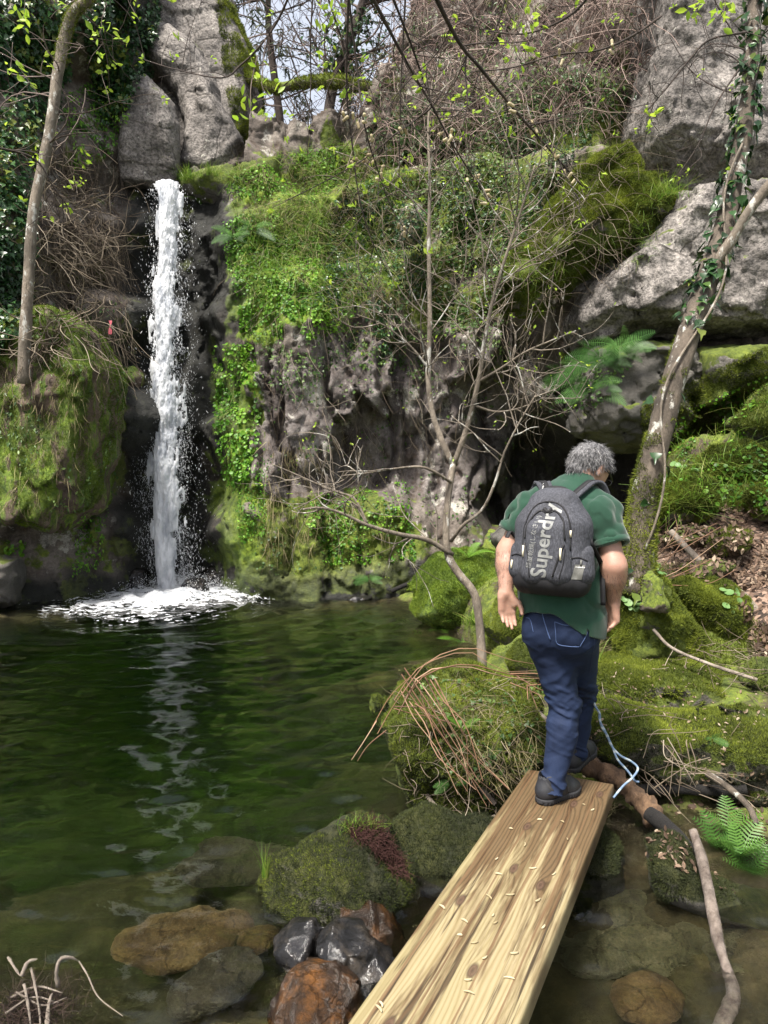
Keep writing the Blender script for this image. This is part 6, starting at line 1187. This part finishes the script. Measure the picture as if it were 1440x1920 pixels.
# shoes
M['shoe'] = m_plain('black_leather', (.019, .020, .024), .55, .4, 60, .4, (220, .3, .002)); M['sole'] = m_plain('rubber_sole', (.022, .022, .024), .7, .3, 90, .3); M['lace'] = m_plain('shoe_lace', (.03, .03, .032), .8, .2); M['white_print'] = m_plain('white_print', (.62, .62, .62), .6)
def shoe(heel, ang, zt, an, name_logo=False):
    d = nrm(V3(math.sin(ang), math.cos(ang), zt)); s = nrm(np.cross(d, u_)); n = np.cross(s, d); L = .285 * 1.0
    G = Field(heel - .14, heel + .38, .004)
    def q(a, b, c): return heel + d * a + s * b + n * c
    G.cap(q(.04, 0, .052), q(.12, 0, .05), .043, .045, .02); G.cap(q(.12, 0, .045), q(.20, .004, .036), .046, .044, .03); G.cap(q(.20, .004, .034), q(.245, .008, .030), .043, .030, .03); G.cap(q(.05, 0, .06), q(.06, 0, .115), .043, .046, .03); G.cap(q(.09, 0, .095), q(.19, .004, .052), .036, .028, .03)
    H = G.twin(); H.cap(q(.055, 0, .09), q(.055, 0, .18), .036, .040, 0); G.f = np.maximum(G.f, -H.f); G.cut(-n, q(0, 0, .016), .003)
    V, F = G.mesh(); o = mk('shoe', V, F, M['shoe'], parent=man)
    G = Field(heel - .14, heel + .38, .004); G.cap(q(.045, 0, .02), q(.12, 0, .02), .049, .046, .0); G.cap(q(.12, 0, .02), q(.20, .004, .02), .046, .051, .02); G.cap(q(.20, .004, .02), q(.245, .008, .022), .051, .035, .03); G.cut(-n, q(0, 0, .001), .002); G.cut(n, q(0, 0, .027), .003)
    G.near(lambda P: .0022 * np.sign(np.sin((P - heel) @ d * 420)) * ((P - heel) @ n < .012), .006); V, F = G.mesh(); mk('sole', V, F, M['sole'], parent=o)
    parts = []
    for k in range(4):
        a = .115 + k * .022; z = .094 - k * .0085; parts.append(tube(spline(np.array([q(a, -.028, z - .006), q(a + .006, 0, z + .022), q(a, .028, z - .006)]), 8), .0024, 5))
    for w in (-1, 1): parts.append(tube(spline(np.array([q(.115, 0, .118), q(.125, w * .03, .112), q(.13, w * .052, .08), q(.14, w * .058, .035)]), 10), .0022, 5))
    V, F, _ = join(parts); mk('laces', V, F, M['lace'], parent=o)
    return o, q, d, s, n
hl = gz(1011, 1509, PZ); hl[2] = PZ + .001; sL = shoe(hl, math.radians(52), 0.0, anL)
hr2 = gz(1066, 1450, PZ); hr2[2] = PZ + .001; sR = shoe(hr2, math.radians(40), .18, anR)
def sock(a, b): V, F = tube(np.array([a, b]), [.046, .043], 12); mk('sock', V, F, M['lace'], parent=man)
sock(anL + V3(0, 0, .05), hl + sL[2] * .05 + V3(0, 0, .07)); sock(anR + V3(0, 0, .05), hr2 + sR[2] * .05 + V3(0, 0, .08))

# ------------------------------------------------------------------ writing
def text_mesh(txt, size, sub=1, bold=0.0, italic=0):
    c = bpy.data.curves.new('t', 'FONT'); c.body = txt; c.size = size; c.align_x = 'LEFT'; c.offset = bold; c.shear = italic; c.resolution_u = 3
    o = bpy.data.objects.new('t', c); scene.collection.objects.link(o); dg = bpy.context.evaluated_depsgraph_get(); me = bpy.data.meshes.new_from_object(o.evaluated_get(dg))
    import bmesh
    bm = bmesh.new(); bm.from_mesh(me); bmesh.ops.triangulate(bm, faces=bm.faces[:])
    for _ in range(sub): bmesh.ops.subdivide_edges(bm, edges=[e for e in bm.edges if e.calc_length() > size * .12], cuts=1); bmesh.ops.triangulate(bm, faces=bm.faces[:])
    V = np.array([v.co[:] for v in bm.verts]); F = np.array([[v.index for v in f.verts] for f in bm.faces]); bm.free()
    bpy.data.objects.remove(o); bpy.data.curves.remove(c); bpy.data.meshes.remove(me); return V, F
# logo on the left shoe: three short lines of small white capitals
o, q, d, s, n = sL; parts = []; side = V3(*(-s)) if (-s) @ (CAM - hl) > s @ (CAM - hl) else s; rd = d if np.cross(d, n) @ side > 0 else -d
SB = BVHTree.FromPolygons([tuple(v.co + Vector(ORG[o])) for v in o.data.vertices], [tuple(p.vertices) for p in o.data.polygons])
for k, w in enumerate(('THE', 'NORTH', 'FACE')):
    V, F = text_mesh(w, .0135, 0, .0004); P = q(.078, 0, .088 - k * .011) + side * .12 + rd * V[:, 0:1] + n * V[:, 1:2]
    for i in range(len(P)):
        h = SB.ray_cast(Vector(P[i]), Vector(-side), .2)
        if h[0] is not None: P[i] = np.array(h[0]) + side * .0012
    parts.append((P, F))
V, F, _ = join(parts); mk('shoe_print', V, F, M['white_print'], parent=o, smooth=False)

# ------------------------------------------------------------------ the backpack
bk = nrm(np.cross(r_, nrm(chest + V3(0, 0, .06) - belly))); bw = nrm(chest + V3(0, 0, .06) - belly); bw = nrm(bw * .6 + u_ * .4); bu = r_; bv = -np.cross(bu, bw) ; bv = bv if bv @ (CAM - chest) > 0 else -bv
b0 = J(1035, 1088, 3.28); BB = np.array([bu, bv, bw])
def K(u, v, w): return b0 + bu * u + bv * v + bw * w * .82
g = NG('heather_fabric'); hn = g.noise(160, 3, .8, g.pos((1, 1, .4))); bc = g.ramp(hn, [(.3, (.014, .015, .019)), (.5, (.036, .038, .048)), (.72, (.085, .088, .105))]); bc = g.mix(.5, bc, g.ramp(g.noise(9, 4), [(.3, .6), (.7, 1.25)]), 'MULTIPLY')
M['pack'] = g.set(Base_Color=bc, Roughness=.85, Normal=g.bump(hn, .3, .003)); M['pack_dark'] = m_plain('black_webbing', (.012, .012, .014), .7, .3, 200, .4, (300, .3, .002)); M['pull'] = m_plain('cream_pull', (.62, .56, .42), .55); M['print'] = m_plain('silver_print', (.20, .205, .20), .5, .5, 45, .6); M['grey_mesh'] = m_plain('grey_mesh', (.12, .12, .11), .6, .4, 260, .5)
pack = thing('backpack', 'grey heather backpack with large silver lettering on the back of the man', 'backpack', tuple(K(0, 0, 0)))
PBm = []
def part(fd, name, mat, parent, keep=True):
    V, F = fd.mesh(); o = mk(name, V, F, mat, parent=parent)
    if keep: PBm.append((V, F))
    return o
def wr_(amp, fr, sd): return lambda q: (fbm(((q - b0) @ BB.T) * fr, 3, sd) - .5) * amp
G = Field(b0 - .34, b0 + [.34, .34, .62], .005)
G.cap(K(-.085, 0, .075), K(-.085, 0, .29), .092, .088, .04, (bv, 1)); G.cap(K(.085, 0, .075), K(.085, 0, .29), .092, .088, .04); G.cap(K(0, 0, .06), K(0, .0, .30), .105, .10, .04); G.cap(K(-.05, 0, .30), K(-.040, -.01, .405), .092, .078, .05); G.cap(K(.05, 0, .30), K(.040, -.01, .405), .092, .078, .05)
G.near(wr_(.016, [14, 14, 9], 4), .04); main = part(G, 'main_compartment', M['pack'], pack)
G = Field(b0 - .34, b0 + [.34, .34, .62], .005)
G.cap(K(-.055, .07, .05), K(-.045, .075, .26), .066, .060, .04); G.cap(K(.055, .07, .05), K(.045, .075, .26), .066, .060, .04); G.cap(K(-.035, .06, .27), K(-.028, .045, .355), .058, .045, .03); G.cap(K(.035, .06, .27), K(.028, .045, .355), .058, .045, .03)
G.near(wr_(.012, [16, 16, 8], 9), .04); part(G, 'front_pocket', M['pack'], pack)
for s in (-1, 1):
    G = Field(b0 - .34, b0 + [.34, .34, .62], .005); G.cap(K(s * .135, .02, .055), K(s * .135, .02, .15), .06, .052, .02); G.near(wr_(.012, [18, 18, 9], 15 + s), .04); sp_ = part(G, 'side_pocket', M['pack'], pack)
    G = Field(b0 - .34, b0 + [.34, .34, .62], .005); G.cap(K(s * .128, .04, .235), K(s * .09, .075, .235), .012, .012, 0, (bw, 1.5)); part(G, 'compression_strap', M['pack_dark'], pack)
G = Field(b0 - .34, b0 + [.34, .34, .62], .005); G.cap(K(-.11, .01, .0), K(.11, .01, .0), .068, .068, 0); G.cap(K(-.07, .055, .005), K(.07, .055, .005), .058, .058, .03); G.near(wr_(.008, [20, 20, 9], 5), .03); part(G, 'base_panel', M['pack_dark'], pack)
PV, PF, _ = join(PBm); PB = BVHTree.FromPolygons(PV.tolist(), PF[0].tolist())
def face(u, w, lift=.002):
    h = PB.ray_cast(Vector(K(u, .5, w)), Vector(-bv), 1.0); return (np.array(h[0]) + bv * lift) if h[0] is not None else K(u, .1, w)
def line_on(pts, wd, name, mat, parent=pack, n=22, lift=.0005):
    a = spline(np.array(pts, float), n); V, F = tube(np.array([face(x, y, lift) for x, y in a]), wd, 6); return mk(name, V, F, mat, parent=parent)
# zips, piping and pulls
line_on([(-.105, .16), (-.098, .30), (-.06, .40), (0, .425), (.06, .40), (.10, .31), (.105, .17)], .004, 'zip', M['pack_dark']); line_on([(-.09, .22), (-.08, .31), (-.035, .375), (0, .36), (.035, .375), (.075, .32), (.088, .22)], .0045, 'zip', M['pack_dark'])
line_on([(-.06, .02), (-.07, .12), (-.085, .2)], .0028, 'piping', M['pack_dark']); line_on([(.042, .03), (.065, .12), (.085, .2)], .0045, 'piping', M['pack_dark']); line_on([(.07, .02), (.085, .10), (.09, .18)], .0025, 'piping', M['pack_dark']); line_on([(-.11, .13), (-.14, .135), (-.17, .125)], .0035, 'zip', M['pack_dark']); line_on([(.11, .13), (.14, .135), (.17, .12)], .0035, 'zip', M['pack_dark'])
line_on([(-.02, .385), (0, .37), (.02, .385)], .010, 'zip_hood', M['pack_dark'])
for u, w, L in ((-.098, .185, .06), (.075, .18, .062), (-.165, .10, .045), (.105, .275, .035), (.148, .122, .03)):
    V, F = tube(np.array([face(u, w, .004), face(u, w - L * .5, .006), face(u, w - L, .004)]), .0045, 6); mk('zip_pull', V, F, M['pull' if L > .034 else 'grey_mesh'], parent=pack)
# patch with a small word on the right side pocket
P = [face(.125, .098), face(.165, .098), face(.152, .02), (face(.112, .02))]; qn = np.array([[face(.125 + .04 * a - .013 * b, .098 - .078 * b, .003) for a in np.linspace(0, 1, 6)] for b in np.linspace(0, 1, 9)]).reshape(-1, 3); i = (np.arange(8)[:, None] * 6 + np.arange(5)).ravel(); mk('reflective_patch', qn, np.stack([i, i + 1, i + 7, i + 6], 1), M['grey_mesh'], parent=pack)
def write(txt, u0, w0, size, rot, mat, name, bold=0, sub=2, lift=.0022, sx=1.0):
    V, F = text_mesh(txt, size, sub, bold); c, s = math.cos(rot), math.sin(rot); P = np.array([face(u0 + c * x * sx - s * y, w0 + s * x * sx + c * y, lift) for x, y, _ in V]); return mk(name, P, F, mat, parent=pack, smooth=False)
V, F = text_mesh('Superdry', .1, 0); tw_ = np.ptp(V[:, 0]); fs = .1 * .335 / tw_
write('Superdry', .008, .018, fs, math.radians(85), M['print'], 'lettering', fs * .022, 3, sx=1.17)
V, F = text_mesh('極度乾燥(しなさい)', .1, 0); fs2 = .1 * .235 / max(np.ptp(V[:, 0]), .01)
write('極度乾燥(しなさい)', -.056, .065, fs2, math.radians(84), M['print'], 'lettering', 0, 1, sx=1.2)
write('superdry', .127, .083, .0105, 0, M['white_print'], 'lettering', .0003, 0, .005)
# top handle and straps over the shoulders
V, F = tube(spline(np.array([K(-.055, -.03, .455), K(-.045, -.02, .49), K(0, -.015, .50), K(.045, -.02, .488), K(.06, -.03, .452)]), 20), .015, 10, True, (60, .1)); mk('handle', V, F, M['pack_dark'], parent=pack)
def strap(pts, wd, th, name, mat, parent=pack, wax=None, n=24):
    a = spline(np.array(pts, float), n); T = nrm(np.gradient(a, axis=0)); W = np.tile(bu if wax is None else wax, (n, 1)); W = nrm(W - T * (W * T).sum(1, keepdims=True)); N = np.cross(T, W)
    V = np.concatenate([a + W * sx * wd / 2 + N * sy * th / 2 for sx, sy in ((-1, -1), (1, -1), (1, 1), (-1, 1))]); j = np.arange(n - 1); F = np.concatenate([np.stack([k * n + j, k * n + j + 1, ((k + 1) % 4) * n + j + 1, ((k + 1) % 4) * n + j], 1) for k in range(4)] + [np.array([[0, n, 2 * n, 3 * n], [n - 1, 4 * n - 1, 3 * n - 1, 2 * n - 1]])]); return mk(name, V, F, mat, parent=parent)
def shirt_top(u, v, lift):
    p = K(u, v, .9); h = SHB.ray_cast(Vector(p), Vector((0, 0, -1)), 1.5); return np.array(h[0]) + V3(0, 0, lift) if h[0] is not None else K(u, v, .46)
for s in (-1, 1):
    pts = [K(s * .05, -.03, .43)] + [shirt_top(s * (.062 + .028 * k), -.05 - .045 * k, .012) for k in range(5)]
    stp = strap(pts, .062, .014, 'shoulder_strap', M['pack'], wax=nrm(bu + bv * .2)); strap([p_ + V3(0, 0, .009) for p_ in pts], .026, .004, 'webbing', M['pack_dark'], parent=stp, wax=nrm(bu + bv * .2))
    if s < 0:
        V, F = text_mesh('dry', .034, 0, .0005); a0, a1 = pts[1] , pts[3]; ex = nrm(a1 - a0); ey = nrm(np.cross(bv, ex)); ey = ey if ey @ u_ * 0 + ey @ -bu > 0 else -ey; nn = np.cross(ex, ey); nn = nn if nn[2] > 0 else -nn
        mk('lettering', a0 + nn * .016 + ex * V[:, 0:1] * .9 + ey * (V[:, 1:2] - .008), F, M['white_print'], parent=stp, smooth=False)
strap([K(.155, .0, .26), K(.175, .01, .20), J(1128, 1060, 3.30), J(1130, 1100, 3.28), J(1131, 1135, 3.28)], .022, .004, 'dangling_strap', M['pack_dark'])
strap([K(-.13, .03, .235), K(-.165, .02, .225), J(957, 997, 3.36), J(950, 1008, 3.34)], .018, .004, 'dangling_strap', M['pack_dark'])

# ------------------------------------------------------------------ rope, sticks, logs
g = NG('blue_cord'); rs = g.math('SINE', g.math('MULTIPLY', g.n('ShaderNodeSeparateXYZ', {0: g.pos()}).outputs[2], 160)); M['cord'] = g.set(Base_Color=g.ramp(rs, [(.0, (.12, .18, .27)), (.5, (.22, .30, .37)), (.9, (.32, .37, .40))]), Roughness=.6)
cA = pxpath([(1086, 1215, 3.62), (1096, 1255, 3.66), (1103, 1280, 3.66), (1116, 1318, 3.64), (1130, 1362, 3.63), (1147, 1398, 3.63), (1162, 1416, 3.62), (1184, 1428, 3.62), (1196, 1441, 3.60), (1186, 1458, 3.57), (1168, 1474, 3.54), (1150, 1496, 3.50)], 90)
cB = pxpath([(1086, 1215, 3.62), (1096, 1255, 3.66), (1103, 1280, 3.66), (1116, 1318, 3.64), (1130, 1362, 3.63), (1147, 1398, 3.63), (1158, 1424, 3.62), (1172, 1440, 3.62), (1182, 1452, 3.61), (1190, 1464, 3.60), (1198, 1466, 3.6)], 90)
k = np.arange(90); tw1 = np.stack([np.cos(k * .55), np.sin(k * .55) * .6, np.sin(k * .55)], 1) * (.0055 * sstep(60, 38, k))[:, None]
V, F, _ = join([tube(cA + tw1, .0058, 7), tube(cB - tw1, .0058, 7)]); mk('cord', V, F, M['cord'], label='pale blue twisted cord looping down behind the man to the plank edge', cat='cord')
def stick(name, pts, r0, r1, mat, label, cat='stick', n=40, noise=(14, .22), lumps=True, sides=12):
    p = pxpath(pts, n); V, F = tube(p, np.linspace(r0, r1, n), sides, True, noise, len(label)); V = V + ((fbm(V * 26, 3, 2) - .5) * r0 * .35)[:, None] * RNG.normal(0, 0, 3) ; return mk(name, V, F, M[mat], label=label, cat=cat)
M['drift_dark'] = m_bark('driftwood_wet', (.05, .034, .026), (.27, .225, .19))
stick('driftwood_stick', [(1298, 1556, 3.10), (1306, 1580, 3.06), (1318, 1620, 2.98), (1334, 1700, 2.84), (1350, 1775, 2.72), (1366, 1830, 2.62), (1373, 1875, 2.55), (1362, 1915, 2.48), (1340, 1960, 2.4)], .021, .027, 'drift_dark', 'bleached crooked driftwood stick standing in the stream at the bottom right', noise=(10, .55))
stick('fallen_branch', [(1258, 996, 6.35), (1290, 1030, 6.2), (1320, 1062, 6.05), (1352, 1092, 5.9), (1378, 1106, 5.8), (1398, 1122, 5.7), (1412, 1140, 5.62), (1450, 1166, 5.5), (1500, 1190, 5.4)], .026, .042, 'drift', 'bare fallen branch lying across the leaf litter', 'branch')
M['log_brown'] = m_bark('rotten_wood', (.05, .028, .016), (.20, .12, .065))
stick('rotten_log', [(1085, 1428, 3.95), (1120, 1440, 3.9), (1155, 1462, 3.82), (1190, 1492, 3.74), (1216, 1515, 3.66), (1232, 1540, 3.6)], .045, .05, 'log_brown', 'broken brown log behind the end of the plank', 'log', noise=(28, .8))
stick('wet_log', [(1190, 1482, 3.95), (1250, 1478, 3.95), (1330, 1482, 3.95), (1400, 1480, 3.9)], .03, .028, 'black_wood', 'thin black wet log below the mossy rock wall', 'log')
stick('wet_log', [(1216, 1524, 3.55), (1234, 1538, 3.5), (1262, 1560, 3.42), (1300, 1600, 3.3)], .036, .034, 'black_wood', 'thick black wet log slanting from the broken brown log', 'log')
stick('wet_log', [(1232, 1560, 3.4), (1245, 1590, 3.36), (1262, 1630, 3.3)], .035, .03, 'black_wood', 'short black wet log under the thick one', 'log')
stick('root', [(1325, 1450, 3.9), (1370, 1480, 3.8), (1405, 1515, 3.65), (1418, 1545, 3.55)], .020, .014, 'bark', 'dark root dipping from the rock wall to the mud', 'root')
stick('root', [(798, 1490, 3.93), (815, 1512, 3.90), (838, 1532, 3.86), (868, 1541, 3.82), (900, 1545, 3.78), (930, 1535, 3.75)], .016, .024, 'bark_pale', 'smooth pale root curving between the stump and the plank', 'root')
stick('grey_stick', [(868, 1440, 3.95), (895, 1470, 3.9), (930, 1508, 3.82)], .018, .014, 'drift', 'grey stick leaning from the stump to the plank', 'stick')
stick('dead_log', [(985, 1320, 4.35), (1010, 1342, 4.2), (1040, 1372, 4.05)], .03, .03, 'drift', 'pale dead log behind the shins of the man', 'log')
stick('black_stick', [(735, 1108, 9.9), (790, 1082, 9.7), (812, 1060, 9.6)], .03, .025, 'black_wood', 'dark bent stick leaning on the flat topped far boulder', 'stick')
stick('dry_branch', [(1225, 1180, 5.1), (1260, 1215, 5.0), (1330, 1245, 4.9), (1420, 1275, 4.75)], .010, .012, 'drift', 'long thin bleached branch lying over the upper long rock', 'branch')
# dead bracken: bundles of reddish stems
def bundle(lines, n, rad, mat, label, seed, jit=10, cat='bracken'):
    jit = jit * 1.5; rad = rad * .85
    r = np.random.default_rng(seed); parts = []
    for a in lines:
        a = np.array(a, float)
        for _ in range(n):
            b = a.copy(); b[:, :2] += r.normal(0, jit, b[:, :2].shape) * .6 + r.normal(0, jit, 2); b[:, 2] += r.normal(0, .04); parts.append(pxpath(b, 10))
    V, F, R = strands(np.array(parts), rad * (.7 + .6 * r.random(len(parts))), 5); mk('dead_bracken', V, F, M[mat], rnd=R, label=label, cat=cat)
bundle([[(745, 1330, 3.9), (790, 1265, 3.85), (870, 1243, 3.85), (950, 1262, 3.9), (1025, 1266, 4.0)]], 4, .0045, 'bracken', 'arch of reddish dead bracken stems over the stump top', 1, 6)
bundle([[(770, 1285, 3.85), (800, 1330, 3.78), (835, 1385, 3.72), (880, 1475, 3.65)], [(780, 1280, 3.85), (850, 1400, 3.72), (920, 1500, 3.6)]], 6, .0040, 'bracken', 'sheaf of straight dead bracken stems sloping across the stump', 2, 11)
bundle([[(712, 1365, 3.8), (695, 1395, 3.7), (676, 1428, 3.6)], [(735, 1325, 3.8), (790, 1330, 3.8), (845, 1338, 3.8)], [(715, 1365, 3.8), (740, 1320, 3.8), (775, 1270, 3.8)]], 2, .0042, 'bracken', 'reddish dead bracken stems poking out over the pool', 3, 5)
bundle([[(1000, 1285, 4.2), (1015, 1275, 4.1), (1030, 1268, 4.0)], [(990, 1300, 4.2), (1005, 1340, 4.1), (1000, 1420, 4.0)], [(960, 1275, 4.2), (1000, 1290, 4.1), (1040, 1310, 4.0)]], 4, .0042, 'bracken', 'dead bracken stems behind the shins of the man', 4, 8)
bundle([[(1215, 1080, 5.6), (1270, 1050, 5.6), (1350, 1000, 5.7)], [(1220, 1090, 5.6), (1290, 1075, 5.6), (1340, 1045, 5.7)], [(1200, 1075, 5.6), (1240, 1020, 5.7), (1260, 985, 5.8)]], 4, .005, 'bracken', 'dead reddish stems fanning from the foot of the leaning tree', 5, 12)
bundle([[(1240, 1440, 3.8), (1270, 1420, 3.75), (1300, 1400, 3.7)], [(1250, 1400, 3.8), (1275, 1440, 3.7), (1290, 1470, 3.7)], [(1275, 1392, 3.8), (1278, 1430, 3.75), (1276, 1470, 3.7)]], 4, .0035, 'dry_stem', 'heap of broken twigs against the mossy rock wall', 6, 14, 'twigs')
M['root_dark'] = m_leaf('dark_rootlet', [(0, (.012, .008, .006)), (1, (.07, .045, .035))], .1, .8)
t = thing('twig_pile', 'heap of bleached curled twigs in the bottom left corner of the pool', 'twigs', tuple(gz(70, 1900, .02)))
for pts, w in (([(15, 1795, 2.5), (28, 1815, 2.46), (38, 1830, 2.44)], .007), ([(40, 1830, 2.42), (52, 1805, 2.44), (70, 1798, 2.46)], .010), ([(108, 1850, 2.46), (106, 1820, 2.46), (114, 1798, 2.46), (130, 1795, 2.48), (148, 1802, 2.5)], .011), ([(45, 1845, 2.4), (52, 1880, 2.36), (58, 1925, 2.3)], .007), ([(58, 1815, 2.45), (66, 1850, 2.4), (74, 1900, 2.35), (76, 1930, 2.3)], .006), ([(148, 1802, 2.5), (165, 1830, 2.45), (185, 1870, 2.4), (230, 1905, 2.32)], .004), ([(20, 1870, 2.4), (70, 1850, 2.42), (118, 1862, 2.42)], .006), ([(88, 1925, 2.32), (92, 1880, 2.38), (98, 1862, 2.4)], .010), ([(10, 1900, 2.35), (60, 1870, 2.4), (110, 1880, 2.4)], .005), ([(30, 1860, 2.4), (80, 1885, 2.38), (125, 1870, 2.42)], .005)):
    V, F = tube(pxpath(pts, 14), w * .72 * np.array([1, .9, 1.1, .8, 1, .85, .95, .8, .75, .85, .7, .6, .5, .3]), 7, True, (60, .5)); mk('twig', V, F, M['drift'], parent=t)
P = gz(55, 1915, .0) + RNG.normal(0, 1, (500, 3)) * [.07, .05, .02] + V3(0, .03, .01); S1 = hair_strands(P, RNG.normal(0, 1, P.shape) + V3(0, 0, .4), 500, .10, .3, .1, RNG, 6); V, F, R = strands(S1, .0014); mk('rootlets', V, F, M['root_dark'], parent=t, rnd=R)
c = gz(215, 1668, .006)
